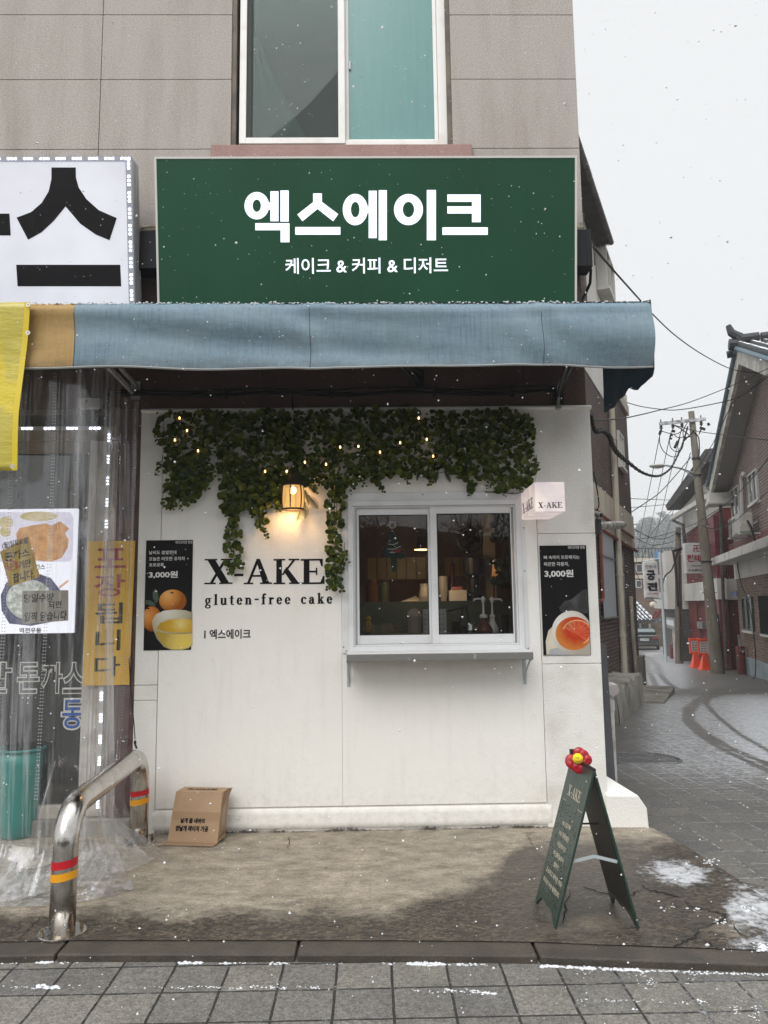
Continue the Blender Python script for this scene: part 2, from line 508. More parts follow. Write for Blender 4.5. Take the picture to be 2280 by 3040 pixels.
def ground_mat(name, kind):
    m, t, b, o = nodes(name)
    v = posn(t)
    at = N(t, 'ShaderNodeAttribute', attribute_name="mask")
    s = N(t, 'ShaderNodeSeparateColor', {0: at.outputs['Color']})
    snow_m, wet_m, light_m = s.outputs[0], s.outputs[1], s.outputs[2]
    n1 = noise(t, v, 2.2, 7, 0.62)
    n2 = noise(t, v, 26, 6, 0.7)
    n3 = noise(t, v, 150, 3, 0.7)
    if kind == 'paving':
        ph = G(1006, 2857)
        mv = N(t, 'ShaderNodeMapping', {'Vector': v, 'Location': (-ph.x, -ph.y, 0)})
        wob = N(t, 'ShaderNodeTexNoise', {'Vector': v, 'Scale': 9.0, 'Detail': 3.0})
        mv2 = N(t, 'ShaderNodeVectorMath', {0: mv.outputs[0], 1: N(t, 'ShaderNodeVectorMath', {0: wob.outputs['Color'], 'Scale': 0.010}, operation='SCALE').outputs[0]}, operation='ADD')
        br = N(t, 'ShaderNodeTexBrick', {'Vector': mv2.outputs[0], 'Color1': (0.200, 0.190, 0.172, 1), 'Color2': (0.135, 0.132, 0.128, 1), 'Mortar': (0.018, 0.017, 0.015, 1), 'Scale': 1.0, 'Mortar Size': 0.0065, 'Brick Width': 0.25, 'Row Height': 0.25, 'Mortar Smooth': 0.3, 'Bias': -0.2}, offset=0.0)
        c = br.outputs['Color']
        grain = mixc(t, 1.0, ramp(t, n3, 0.33, 0.68, (0.5,) * 3, (1.55, 1.53, 1.48)), ramp(t, noise(t, v, 62, 3, 0.8), 0.36, 0.64, (0.55,) * 3, (1.42,) * 3), 'MULTIPLY')
        c = mixc(t, 1.0, c, grain, 'MULTIPLY')
        c = mixc(t, 1.0, c, ramp(t, n1, 0.3, 0.7, (0.72,) * 3, (1.12,) * 3), 'MULTIPLY')
        c = mixc(t, math_(t, 'MULTIPLY', wet_m, 0.50), c, (0.026, 0.024, 0.022))
        joint = br.outputs['Fac']
        hgt = math_(t, 'SUBTRACT', math_(t, 'MULTIPLY', n3, 0.5), math_(t, 'MULTIPLY', joint, 2.5))
        bumpn(t, b, hgt, 0.7, 0.006)
        sn = math_(t, 'ADD', math_(t, 'ADD', math_(t, 'MULTIPLY', noise(t, posn(t, (1, 2.6, 1)), 8.5, 9, 0.86), 0.7), math_(t, 'MULTIPLY', n2, 0.45)), math_(t, 'MULTIPLY', joint, 0.135))
        sf = ramp(t, math_(t, 'ADD', sn, math_(t, 'MULTIPLY', snow_m, 0.52)), 0.78, 1.20)
        c = mixc(t, math_(t, 'MULTIPLY', sf, 0.80), c, (0.60, 0.63, 0.67))
        rg = mixc(t, wet_m, (0.75,) * 3, (0.40,) * 3)
    else:
        warp = math_(t, 'ADD', light_m, math_(t, 'ADD', math_(t, 'MULTIPLY', math_(t, 'SUBTRACT', noise(t, v, 14, 7, 0.8), 0.5), 1.3), math_(t, 'MULTIPLY', math_(t, 'SUBTRACT', n1, 0.5), 1.5)))
        lf = ramp(t, warp, 0.27, 0.78)
        lite = mixc(t, ramp(t, n1, 0.35, 0.65), (0.40, 0.352, 0.278), (0.315, 0.283, 0.23))
        lite = mixc(t, math_(t, 'MULTIPLY', ramp(t, noise(t, v, 8, 6, 0.7), 0.52, 0.72), 0.5), lite, (0.165, 0.145, 0.115))
        agg = N(t, 'ShaderNodeTexVoronoi', {'Vector': posn(t, (1, 1.5, 1)), 'Scale': 48.0, 'Randomness': 1.0})
        stones = N(t, 'ShaderNodeSeparateColor', {0: agg.outputs['Color']})
        dk = ramp(t, stones.outputs[0], 0.1, 0.95, (0.014, 0.011, 0.008), (0.170, 0.134, 0.096))
        dk = mixc(t, ramp(t, agg.outputs['Distance'], 0.50, 0.85), dk, (0.036, 0.029, 0.021))
        dk = mixc(t, math_(t, 'MULTIPLY', wet_m, 0.22), dk, (0.04, 0.036, 0.031))
        dk = mixc(t, 0.20, dk, ramp(t, n1, 0.35, 0.65, (0.044, 0.035, 0.025), (0.072, 0.060, 0.045)))
        c = mixc(t, lf, dk, lite)
        c = mixc(t, 1.0, c, mixc(t, 1.0, ramp(t, n3, 0.3, 0.7, (0.62,) * 3, (1.32,) * 3), ramp(t, noise(t, posn(t, (1, 1.6, 1)), 55, 4, 0.75), 0.35, 0.65, (0.70,) * 3, (1.25,) * 3), 'MULTIPLY'), 'MULTIPLY')
        c = mixc(t, 1.0, c, ramp(t, noise(t, posn(t, (1, 1.7, 1)), 5.5, 9, 0.78), 0.36, 0.66, (0.52, 0.50, 0.48), (1.24, 1.22, 1.18)), 'MULTIPLY')
        c = mixc(t, ramp(t, noise(t, posn(t, (1, 1.5, 1)), 19, 7, 0.8), 0.62, 0.74, (0, 0, 0), (.6,) * 3), c, (0.075, 0.062, 0.047))
        spots = N(t, 'ShaderNodeTexVoronoi', {'Vector': posn(t, (1, 1.0, 1)), 'Scale': 3.1, 'Randomness': 1.0})
        c = mixc(t, ramp(t, spots.outputs['Distance'], 0.035, 0.06, (0.75,) * 3, (0, 0, 0)), c, (0.055, 0.055, 0.062))
        sn = math_(t, 'ADD', math_(t, 'MULTIPLY', noise(t, v, 11, 7, 0.75), 0.75), math_(t, 'MULTIPLY', n2, 0.4))
        sf = ramp(t, math_(t, 'ADD', sn, math_(t, 'MULTIPLY', snow_m, 0.95)), 0.84, 1.30)
        c = mixc(t, math_(t, 'MULTIPLY', sf, 0.88), c, (0.62, 0.64, 0.67))
        hgt = math_(t, 'ADD', math_(t, 'MULTIPLY', n2, 1.0), math_(t, 'ADD', math_(t, 'MULTIPLY', n3, 0.4), math_(t, 'MULTIPLY', sf, 1.2)))
        bumpn(t, b, hgt, 0.6, 0.01)
        rg = mixc(t, math_(t, 'MULTIPLY', wet_m, math_(t, 'SUBTRACT', 1.0, lf)), (0.80,) * 3, (0.33,) * 3)
    t.links.new(c, b.inputs['Base Color'])
    t.links.new(rg, b.inputs['Roughness'])
    return m

def set_mask(o, fn):
    me = o.data
    a = me.color_attributes.new("mask", 'FLOAT_COLOR', 'POINT')
    for i, q in enumerate(me.vertices):
        r, g, b = fn(q.co)
        a.data[i].color = (r, g, b, 1)
def axis(*seg):
    out = []
    for a, b, st in seg:
        n = max(1, round((b - a) / st))
        out += [a + (b - a) * i / n for i in range(n)]
    return out + [seg[-1][1]]
XS = axis((-45, -6, 3), (-6, 1.5, .15), (1.5, 9, .05), (9, 16, .25), (16, 90, 3), (90, 230, 20))
YS = axis((-45, -5, 2), (-5, -0.5, .15), (-0.5, 8, .05), (8, 30, .2), (30, 75, 1.5), (75, 160, 6), (160, 440, 20))
mb = MB()
for y in YS:
    for x in XS:
        mb.v.append((x, y, gz(y)))
nx = len(XS)
for j in range(len(YS) - 1):
    for i in range(nx - 1):
        mb.f.append((j * nx + i, j * nx + i + 1, (j + 1) * nx + i + 1, (j + 1) * nx + i))
street = mb.obj("street", ground_mat("grey_pavers", 'paving'), smooth=True)
struct(street, "grey square pavers of the street and alley, partly snowed over")
TRACKS = []
for pts, w in (([(2420, 2320), (2280, 2268), (2169, 2222), (2090, 2176), (2050, 2137), (2052, 2110), (2074, 2084), (2153, 2055), (2240, 2030)], 0.075),
               ([(2420, 2345), (2260, 2280), (2140, 2222), (2070, 2176), (2034, 2140), (2036, 2106), (2066, 2078), (2130, 2050)], 0.06),
               ([(2400, 2290), (2280, 2228), (2196, 2180), (2130, 2127), (2095, 2090), (2110, 2060)], 0.05),
               ([(1925, 1950), (1950, 1975), (1962, 2005), (1985, 2030), (2010, 2045)], 0.10),
               ([(1918, 1960), (1925, 1990), (1940, 2020), (1950, 2045)], 0.10)):
    TRACKS.append(([G(*q).xy for q in pts], w))
def street_mask(co):
    q = px_of(co)
    if q is None or q[0] < 1700 or q[0] > 2600 or q[1] < 1800:
        return (0.05, 0.2, 0)
    x, y = q
    if co.y < -1.6:
        return (0.10 + 0.12 * sstep(1700, 2300, x), 0.15, 0)
    if y < 2050:
        s = 0.62 - 0.40 * sstep(2010, 2100, x)
        s *= sstep(0, 26, x - (1890 + (y - 1930) * 0.15))
    elif y < 2260:
        e = 1800 + (y - 2050) * -0.05
        s = 0.55 * sstep(e - 10, e + 190, x) * (0.6 + 0.4 * sstep(2050, 2085, y)) + 0.15 * sstep(2100, 2250, x)
    else:
        s = 0.53 - 0.29 * sstep(2255, 2400, y) + 0.05 * sstep(2000, 2250, x)
        s -= 0.12 * (1 - sstep(1830, 2000, x))
    s -= 0.25 * sstep(2040, 2052, y) * (1 - sstep(2056, 2066, y))
    w = 0.80 + 0.2 * (1 - sstep(1830, 1990, x))
    for pts, wd in TRACKS:
        dd = seg_dist(co.xy, pts)
        if dd < 0.4:
            k = 1 - sstep(wd * 0.45, wd * 0.95, dd)
            s -= k * 0.34
            w += k * 0.3
    return (max(0, min(1, s)), min(1, w), 0)
set_mask(street, street_mask)

# concrete apron in front of the shop
KF = [(-8.0, G(200, 2856).y)] + [(G(*q).x, G(*q).y) for q in ((200, 2856), (1140, 2857), (1380, 2859), (1600, 2862), (1830, 2872), (2100, 2882), (2400, 2893))] + [(6.0, G(2400, 2893).y - 0.9)]
KW = 0.15
BND = [(1.95, 0.4)] + [(G(*q).x, G(*q).y) for q in ((1977, 2482), (2074, 2541), (2161, 2601), (2280, 2682), (2420, 2790), (2560, 2900))]
BND = [b for b in BND if b[0] >= 1.9]
XE = BND[-1][0]
def yb_of(x):
    return 0.4 if x < BND[0][0] else lerp_pts(BND, x)
def yf_of(x):
    return lerp_pts(KF, x) + KW
def apron_z(x, y):
    if x < 1.7:
        return 0.0
    return -0.035 * (1 - sstep(0, 0.55, yb_of(x) - y)) * sstep(1.7, 2.1, x)
AX = axis((-8, -2.4, .2), (-2.4, 3.6, .04), (3.6, XE, .1))
mb = MB()
nv = 56
for j in range(nv + 1):
    for x in AX:
        a, b = yf_of(x) - 0.01, max(yb_of(x), yf_of(x) + 0.0)
        y = a + (b - a) * j / nv
        mb.v.append((x, y, apron_z(x, y)))
nx = len(AX)
for j in range(nv):
    for i in range(nx - 1):
        mb.f.append((j * nx + i, j * nx + i + 1, (j + 1) * nx + i + 1, (j + 1) * nx + i))
apron = mb.obj("pavement", ground_mat("wet_old_concrete", 'concrete'), smooth=True)
struct(apron, "old cracked concrete pavement in front of the shop, dry by the wall and wet towards the kerb")
LIGHT = [(-900, 2740), (0, 2722), (250, 2720), (420, 2700), (560, 2722), (880, 2700), (1150, 2708), (1290, 2672), (1390, 2622), (1470, 2596), (1520, 2546), (1560, 2508), (1700, 2498), (1900, 2500), (2000, 2494), (2100, 2480)]
def apron_mask(co):
    q = px_of(co)
    if q is None:
        return (0, 0, 0)
    x, y = q
    l = 1 - sstep(-75, 75, y - lerp_pts(LIGHT, x))
    l -= 0.6 * (1 - sstep(18, 46, math.hypot((x - 1555) * 0.7, y - 2560)))
    if x > 1650:
        l = max(l, 0.45 * (1 - sstep(2480, 2560, y)))
    l = max(l, 0.30 * (1 - sstep(60, 110, math.hypot((x - 2180) * 0.8, (y - 2800) * 1.3))))
    l = max(l, 0.36 * (1 - sstep(20, 70, math.hypot((x - 1760) * 0.4, (y - 2735) * 1.3))))
    s = 0.46 * (1 - sstep(0.15, 1.35, math.hypot((x - 2010 - (y - 2590) * 0.7) / 150, (y - 2592) / 62)))
    s = max(s, 0.42 * (1 - sstep(0.5, 1.1, math.hypot((x - 2230) / 110, (y - 2700) / 70))))
    s = max(s, 0.34 * sstep(1990, 2250, x))
    w = 0.55 + 0.4 * sstep(1350, 1560, x) * (1 - sstep(1950, 2150, x))
    return (max(0, s), w, max(0, l))
set_mask(apron, apron_mask)
# cracks lie on the pavement as thin filled grooves
crk = MB()
def crack(pts, w):
    q = [G(a, b, 0.004, apron_z) for a, b in pts]
    out = []
    for a, b in zip(q, q[1:]):
        for k in range(5):
            p = a.lerp(b, k / 5)
            out.append(p + V((random.uniform(-1, 1), random.uniform(-1, 1), 0)) * 0.012)
    out.append(q[-1])
    n = len(out)
    base = len(crk.v)
    for i, p in enumerate(out):
        d = (out[min(i + 1, n - 1)] - out[max(i - 1, 0)]).normalized()
        s = V((-d.y, d.x, 0)) * w * (0.35 + random.random()) * math.sin(math.pi * (i + 0.6) / (n + 0.3)) * 0.5
        crk.v += [tuple(p + s), tuple(p - s)]
    crk.f += [(base + 2 * i, base + 2 * i + 1, base + 2 * i + 3, base + 2 * i + 2) for i in range(n - 1)]
crack([(1893, 2622), (1935, 2642), (1990, 2655), (2030, 2664)], 0.022)
crack([(1730, 2633), (1790, 2650), (1822, 2658)], 0.016)
crack([(2030, 2664), (2045, 2690), (2100, 2700), (2150, 2712), (2152, 2722), (2115, 2742), (2075, 2752)], 0.014)
crack([(2075, 2752), (2065, 2780), (2015, 2800), (1990, 2815)], 0.012)
crack([(2085, 2785), (2110, 2800), (2140, 2822)], 0.012)
crack([(1690, 2640), (1680, 2690), (1670, 2740)], 0.010)
crack([(858, 2482), (856, 2500), (860, 2520)], 0.006)
crack([(1560, 2478), (1580, 2500), (1583, 2512)], 0.006)
crack([(130, 2715), (85, 2760), (50, 2800)], 0.008)
crack([(1822, 2658), (1880, 2655), (1905, 2640)], 0.012)
crack([(2152, 2722), (2190, 2760), (2230, 2800)], 0.008)
crk.obj("pavement_crack", mat("crack_shadow", (0.012, 0.011, 0.010), 0.9), apron)

# kerb of long stones
kb = MB()
kj = [-8.0, -5.2, -3.4] + [G(*q, 0.04).x for q in ((165, 2830), (880, 2825), (1598, 2832))] + [3.2, 5.2]
for a, b in zip(kj, kj[1:]):
    n = max(1, int((b - a) / 0.2))
    for i in range(n):
        x0, x1 = a + 0.006 + (b - a - 0.012) * i / n, a + 0.006 + (b - a - 0.012) * (i + 1) / n
        y0, y1 = lerp_pts(KF, x0), lerp_pts(KF, x1)
        zz = -0.004
        kb.hexa([(x0, y0, -0.2), (x1, y1, -0.2), (x1, y1 + KW, -0.2), (x0, y0 + KW, -0.2), (x0, y0, zz), (x1, y1, zz), (x1, y1 + KW, zz), (x0, y0 + KW, zz)])
M_KERB = mat("wet_kerb_stone", (0.066, 0.054, 0.041), 0.55, col2=(0.044, 0.037, 0.029), nscale=5, bump=0.35, bscale=60, fine=(120, 0.3))
struct(kb.obj("kerb", M_KERB, merge=True, bevel=0.008), "low kerb of long dark wet stones")

# little ridges of snow caught along the kerb foot and in the paver joints
sn = MB()
def snow_lump(p, r):
    o = len(sn.v)
    sn.ball(p, r, 6, 4, (random.uniform(.8, 1.5), random.uniform(.5, .9), random.uniform(.35, .6)))
    for i in range(o, len(sn.v)):
        sn.v[i] = tuple(c + random.uniform(-.18, .18) * r for c in sn.v[i])
def snow_run(a, b, n, r, dy=0.0):
    for _ in range(n):
        t = random.random()
        p = G(a[0] + (b[0] - a[0]) * t, a[1] + (b[1] - a[1]) * t)
        snow_lump(p + V((0, random.gauss(dy, 0.006), 0.001)), r * random.uniform(.3, 1.0))
kf = lambda x: (x, lerp_pts([(0, 2857), (1140, 2859), (1380, 2862), (1600, 2866), (1830, 2877), (2300, 2893)], x) + 2)
for a, b, n, r in ((0, 60, 26, .008), (110, 150, 26, .018), (180, 230, 14, .009), (530, 600, 50, .017), (640, 730, 40, .009), (800, 860, 34, .010), (955, 1020, 12, .006), (1130, 1180, 16, .008), (1210, 1310, 110, .020), (1315, 1450, 60, .011), (1600, 1770, 150, .016), (1780, 1900, 120, .014), (1900, 2290, 190, .009)):
    snow_run(kf(a), kf(b), int(n * .55), r * .72)
for a, b, n, r in ((0, 110, 34, .007), (110, 180, 60, .019), (200, 560, 60, .007), (560, 720, 50, .009), (740, 860, 50, .010), (880, 950, 30, .008), (1210, 1400, 40, .007), (1320, 1470, 60, .011), (1380, 1470, 40, .010), (1700, 2090, 80, .007), (2070, 2100, 20, .009)):
    y0, y1 = (2930, 2934) if b < 1200 else (2945 - 6, 2952) if b < 1500 else (2970, 2978)
    snow_run((a, y0), (b, y1), int(n * .5), r * .66)
for q in ((1745, 2880), (1900, 2900), (1930, 2915), (2060, 2900), (2190, 2990), (2240, 3010)):
    for _ in range(14):
        p = G(q[0] + random.gauss(0, 14), q[1] + random.gauss(0, 12))
        snow_lump(p + V((0, 0, .001)), random.uniform(.002, .005))
for q, k in (((2270, 2815), 50), ((2130, 2735), 16), ((2105, 2560), 24), ((2060, 2700), 8), ((1990, 2690), 10), ((2215, 2700), 20)):
    for _ in range(k):
        p = G(q[0] + random.gauss(0, 16), q[1] + random.gauss(0, 7), 0, apron_z)
        snow_lump(p + V((0, 0, .001)), random.uniform(.002, .009))
struct(sn.obj("snow_patches", M_SNOW, smooth=True), "crumbs of snow caught along the kerb and in the paver joints", 'stuff')

# manhole cover
mc = G(1905, 2255)
mh = thing("manhole_cover", "round dark iron manhole cover set in the alley paving by the white wall corner", "manhole cover", mc)
rx = (G(2030, 2255).x - G(1795, 2255).x) / 2
mb = MB()
mb.lathe([(rx, 0.0), (rx, 0.010), (rx * .97, 0.012), (rx * .92, 0.012), (rx * .9, 0.008), (0.02, 0.008)], (mc.x, mc.y, gz(mc.y) - 0.002), 40)
mb.obj("cover", mat("snow_dusted_iron", (0.06, 0.06, 0.06), 0.5, 0.3, col2=(0.25, 0.26, 0.27), nscale=14, thr=(0.45, 0.75), bump=0.4, bscale=40), mh)
mb = MB()
for k in range(-5, 6):
    L = math.sqrt(max(0, 1 - (k / 6) ** 2)) * rx * .85
    mb.box(mc.x - L, mc.x + L, mc.y + k * rx / 6 - .008, mc.y + k * rx / 6 + .008, gz(mc.y) + .0065, gz(mc.y) + .011)
mb.obj("rib", M_GREYMETAL, mh)

# ------------------------------------------------------------------ the shop building
shop = thing("shop_building", "two storey corner shop with grey granite panels above and a white painted shopfront", "building", (0, 0, 0))
XC = (P(1797, 2254, 0).x + P(1752, 1215, 0).x) / 2          # right corner of the white front
XU = P(1721, 440, 0).x                                         # right corner of the granite
ZT = (P(408, 1218, 0).z + P(1753, 1208, 0).z) / 2              # top of the white front
ZS = P(1100, 672, 0).z                                         # foot of the granite panels
XL = P(408, 1700, 0).x                                         # left end of the white front
# granite panels, real slabs with open joints
wx0, wx1, wzb, _ = W4(688, 0, 1338, 430)
wzb = P(1010, 434, 0).z
zj = [ZS] + [(P(0, a, 0).z + P(1710, b, 0).z) / 2 for a, b in ((443, 441), (237, 234), (46, 42), (-165, -168), (-400, -404), (-660, -664))]
mb = MB()
g = 0.005
xj = P(297, 300, 0).x
for a, b in zip(zj, zj[1:]):
    for x0, x1 in ((-7.0, -5.2), (-5.2, -3.6), (-3.6, xj), (xj, wx0), (wx1, XU)):
        if x1 == wx0 or x0 == wx1:
            lim = wzb - 0.005
            if a < lim < b:          # a panel notched under the sill
                mb.box(x0 + g / 2, x1 - g / 2, 0, 0.05, a + g / 2, b - g / 2)
                continue
        mb.box(x0 + g / 2, x1 - g / 2, 0, 0.05, a + g / 2, b - g / 2)
mb.box(wx0 + g / 2, wx1 - g / 2, 0, 0.05, ZS + g, wzb - 0.09)
cl = mb.obj("stone_cladding", M_STONE, shop, bevel=0.002)
mb = MB()
mb.box(-7, wx0, 0.022, 0.3, ZS + .01, zj[-1])
mb.box(wx1, XU - .005, 0.022, 0.3, ZS + .01, zj[-1])
mb.box(wx0, wx1, 0.0225, 0.3, ZS + .01, wzb - .012)
mb.obj("wall_core", M_JOINT, shop)
mb = MB()                                                     # stone return down the alley side
mb.box(XU - 0.30, XU - .001, 0.302, 3.3, ZT + .301, zj[-1])
mb.obj("side_wall", M_STONE, shop)
M_REV = mat("brown_reveal_render", (0.20, 0.165, 0.13), 0.85, col2=(0.12, 0.10, 0.085), nscale=5)
for a, b in ((wx0 - .001, wx0 + .035), (wx1 - .035, wx1 + .001)):
    mb = MB()
    mb.box(a, b, 0.012, 0.29, wzb - .01, zj[-1])
    mb.obj("window_reveal", M_REV, shop)
# pink sill
sx0, sx1, sz0, sz1 = W4(628, 436, 1400, 470)
mb = MB()
mb.box(sx0, sx1, -0.035, 0.02, sz1 - 0.125, sz1)
mb.obj("window_sill", M_PINK, shop, bevel=0.004)
# rough mortar under the granite, then the brown granite band
mb = MB()
def rough(u, v):
    x = -7 + (XU + 7) * u
    return V((x, -0.012 + 0.02 * abs(v - .5) + random.uniform(-.006, .006), ZS - 0.03 + 0.05 * v + random.uniform(-.006, .006)))
mb.grid(rough, 160, 3)
mb.obj("mortar_strip", mat("pale_mortar", (0.36, 0.32, 0.25), 0.95, col2=(0.16, 0.13, 0.10), nscale=9, bump=0.6), shop)
mb = MB()
zb1 = ZS - 0.02
xb = [-7, -5.4, -4.2, -3.1, -1.95, -0.85, 0.3, 1.2, XC - .02]
for a, b in zip(xb, xb[1:]):
    for z0, z1 in ((ZT + .012, ZT + .42), (ZT + .42, zb1)):
        mb.box(a + .003, b - .003, 0.004, 0.06, z0 + .003, z1 - .003)
mb.obj("granite_band", M_BROWN, shop, bevel=0.002)
mb = MB()
mb.box(-7, XC - .03, 0.02, 0.3, ZT - .02, ZS + .02)
mb.obj("band_core", M_JOINT, shop)
# upper window
fz1 = zj[-1] + .2
fx0, fx1, _, _ = W4(708, 100, 1333, 430)
mid0, mid1 = P(1003, 420, 0).x, P(1030, 420, 0).x
zf0 = P(1020, 428, .03).z
mb = MB()
yf = 0.03
mb.box(fx0, fx0 + .055, yf + .02, yf + .20, zf0, fz1)
mb.box(fx1 - .085, fx1, yf + .02, yf + .20, zf0, fz1)
mb.box(fx0 + .055, fx1 - .085, yf + .02, yf + .20, zf0, zf0 + .05)
uframe = mb.obj("upper_window", M_UPVC, shop, bevel=0.004)
zs0 = zf0 + .008
lx0, lx1 = fx0 + .003, P(1025, 420, yf).x
mb = MB()
bw = 0.055
mb.box(lx0, lx0 + bw, yf, yf + .019, zs0, fz1)
mb.box(lx1 - bw, lx1, yf, yf + .019, zs0, fz1)
mb.box(lx0 + bw, lx1 - bw, yf + .0005, yf + .0185, zs0, zs0 + .052)
mb.obj("sash", M_UPVC, uframe, bevel=0.003)
rx0, rx1 = lx1 - .02, fx1 - .087
mb = MB()
mb.box(rx0, rx0 + .05, yf + .05, yf + .075, zf0 + .051, fz1)
mb.box(rx1 - .03, rx1, yf + .05, yf + .075, zf0 + .051, fz1)
mb.box(rx0 + .05, rx1 - .03, yf + .0505, yf + .0745, zf0 + .051, zf0 + .075)
mb.obj("sash", M_UPVC, uframe, bevel=0.003)
mb = MB()
mb.box(lx0 + bw, lx0 + bw + .03, yf + .022, yf + .05, zs0 + .052, fz1)
mb.obj("track", mat("grey_window_track", (0.16, 0.14, 0.125), 0.6), uframe)
mb = MB()
mb.box(lx0 + bw - .01, lx1 - bw + .01, yf + .0085, yf + .0105, zs0 + .05, fz1)
m_screen, t_, b_, o_ = nodes("fly_screen_mesh")
t_.links.new(N(t_, 'ShaderNodeMixShader', {0: 0.45, 1: N(t_, 'ShaderNodeBsdfTransparent').outputs[0], 2: N(t_, 'ShaderNodeBsdfDiffuse', {'Color': (0.10, 0.115, 0.108, 1)}).outputs[0]}).outputs[0], o_.inputs['Surface'])
mb.obj("fly_screen", m_screen, uframe)
mb = MB()
mb.box(lx0 + .05, rx0 + .02, yf + .09, yf + .096, zf0 + .05, fz1)
mb.obj("pane", glass_mat("upper_glass", (0.74, 0.88, 0.85), 1.5, 0.05), uframe)
m_fr, t_, b_, o_ = nodes("teal_frosted_glass")
b_.inputs['Base Color'].default_value = (0.12, 0.24, 0.235, 1)
b_.inputs['Roughness'].default_value = 0.25
cfr = mixc(t_, ramp(t_, noise(t_, posn(t_, (16, 1, 1.2)), 2.0, 4), 0.4, 0.75), (0.140, 0.300, 0.290), (0.128, 0.272, 0.265))
t_.links.new(cfr, b_.inputs['Base Color'])
mb = MB()
mb.box(rx0 + .045, rx1 - .025, yf + .058, yf + .064, zf0 + .07, fz1)
mb.obj("frosted_pane", m_fr, uframe)
mb = MB()
hz = P(1036, 172, 0).z
mb.box(rx0 + .052, rx0 + .068, yf + .040, yf + .052, hz - .045, hz + .03)
mb.obj("latch", M_PALEMETAL, uframe, bevel=0.003)
# pale net curtain pulled to the left, behind the open sash
mb = MB()
cz0 = zf0 + .06
def drape(u, v):
    w = 0.05 + 0.44 * (1 - v) ** 1.25
    return V((lx0 + .09 + u * w, yf + .115 + .012 * math.sin(u * 16), cz0 + v * 0.98))
mb.grid(drape, 40, 24)
mb.obj("net_curtain", mat("pale_teal_net", (0.66, 0.88, 0.86), 0.8), uframe, smooth=True)
mb = MB()                                                      # the dim room above
mb.add([(fx0, .9, zf0 - .3), (fx1, .9, zf0 - .3), (fx1, .9, fz1 + .3), (fx0, .9, fz1 + .3), (fx0, .3, zf0 - .3), (fx1, .3, zf0 - .3), (fx1, .3, fz1 + .3), (fx0, .3, fz1 + .3)],
       [(0, 1, 2, 3), (0, 4, 5, 1), (0, 3, 7, 4), (1, 5, 6, 2), (3, 2, 6, 7)])
mb.obj("upper_room", mat("grey_room", (0.27, 0.29, 0.275), 0.9), shop)

# ---- white front
ox0, ox1, oz0, oz1 = W4(1050, 1480, 1542, 1920)
pz = (P(470, 2402, 0).z + P(1600, 2384, 0).z) / 2
x_a, x_b, x_c = P(474, 1800, 0).x, P(1016, 2100, 0).x, P(1606, 1900, 0).x
mb = MB()
mb.box(x_a + .003, x_b - .0008, -.006, .10, pz + .004, ZT - .006)
mb.box(x_b + .0008, ox0, -.006, .10, pz + .004, ZT - .006)
mb.box(ox1, x_c - .003, -.006, .10, pz + .004, ZT - .006)
mb.box(ox0, ox1, -.006, .10, oz1, ZT - .006)
mb.box(ox0, ox1, -.006, .10, pz + .004, oz0)
mb.obj("painted_panel", M_WALL, shop, bevel=0.0008)
h1, h2 = P(1670, 1583, 0).z, P(1680, 1970, 0).z
mb = MB()
for a, b in ((0.0, h2 - .004), (h2, h1 - .004), (h1, ZT - .006)):
    mb.box(x_c + .003, XC, .000, .12, a, b)
mb.obj("plaster_pier", M_ROUGHWALL, shop, bevel=0.004)
mb = MB()
l1, l2 = P(440, 2080, 0).z, P(440, 2035, 0).z
for a, b in ((0.0, l1), (l1 + .004, l2), (l2 + .004, ZT - .006)):
    mb.box(XL, x_a - .003, -.004, .12, a, b)
mb.obj("plaster_pier", M_ROUGHWALL, shop, bevel=0.004)
def lumpy_slab(x0, x1, z0, z1, y, amp, nx, nz):
    def f(u, v):
        x, z = x0 + (x1 - x0) * u, z0 + (z1 - z0) * v
        e = amp * (math.sin(x * 7.3) + math.sin(x * 17 + z * 9) * .6 + random.uniform(-.5, .5))
        return V((x, y + e * .5 * (1 - abs(2 * v - 1)) + (0.02 if v in (0, 1) else 0), z + (random.uniform(-.5, .5) * amp * 1.6 if v == 0 else 0)))
    return f
mb = MB()
mb.grid(lumpy_slab(x_a - .02, x_c + .03, 0.012, pz, -.0085, .0014, 260, 6), 260, 6)
mb.obj("plinth", M_WALL, shop, smooth=True)
mb = MB()
for a, b, c, d in ((XL, ox0 + .001, -.3, ZT - .01), (ox1 - .001, XC - .01, -.3, ZT - .01), (ox0, ox1, -.3, oz0), (ox0, ox1, oz1, ZT - .01)):
    mb.box(a, b, .0105, .25, c, d)
mb.obj("front_core", mat("front_core_render", (0.60, 0.575, 0.53), 0.9), shop)
mb = MB()
mb.grid(lumpy_slab(XL, XC + .01, ZT - .022, ZT + .012, -.022, .004, 200, 3), 200, 3)
mb.obj("top_ledge", M_ROUGHWALL, shop, smooth=True)
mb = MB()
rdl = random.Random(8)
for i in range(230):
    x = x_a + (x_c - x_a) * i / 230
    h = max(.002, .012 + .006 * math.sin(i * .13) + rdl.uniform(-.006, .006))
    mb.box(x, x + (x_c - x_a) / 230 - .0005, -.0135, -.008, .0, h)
mb.obj("gap_shade_strip", mat("wall_foot_gap_shade", (0.09, 0.08, 0.065), 0.95, col2=(0.35, 0.33, 0.29), nscale=6, thr=(.45, .55)), shop)  # dark strip painted in for the shade of the gap under the wall
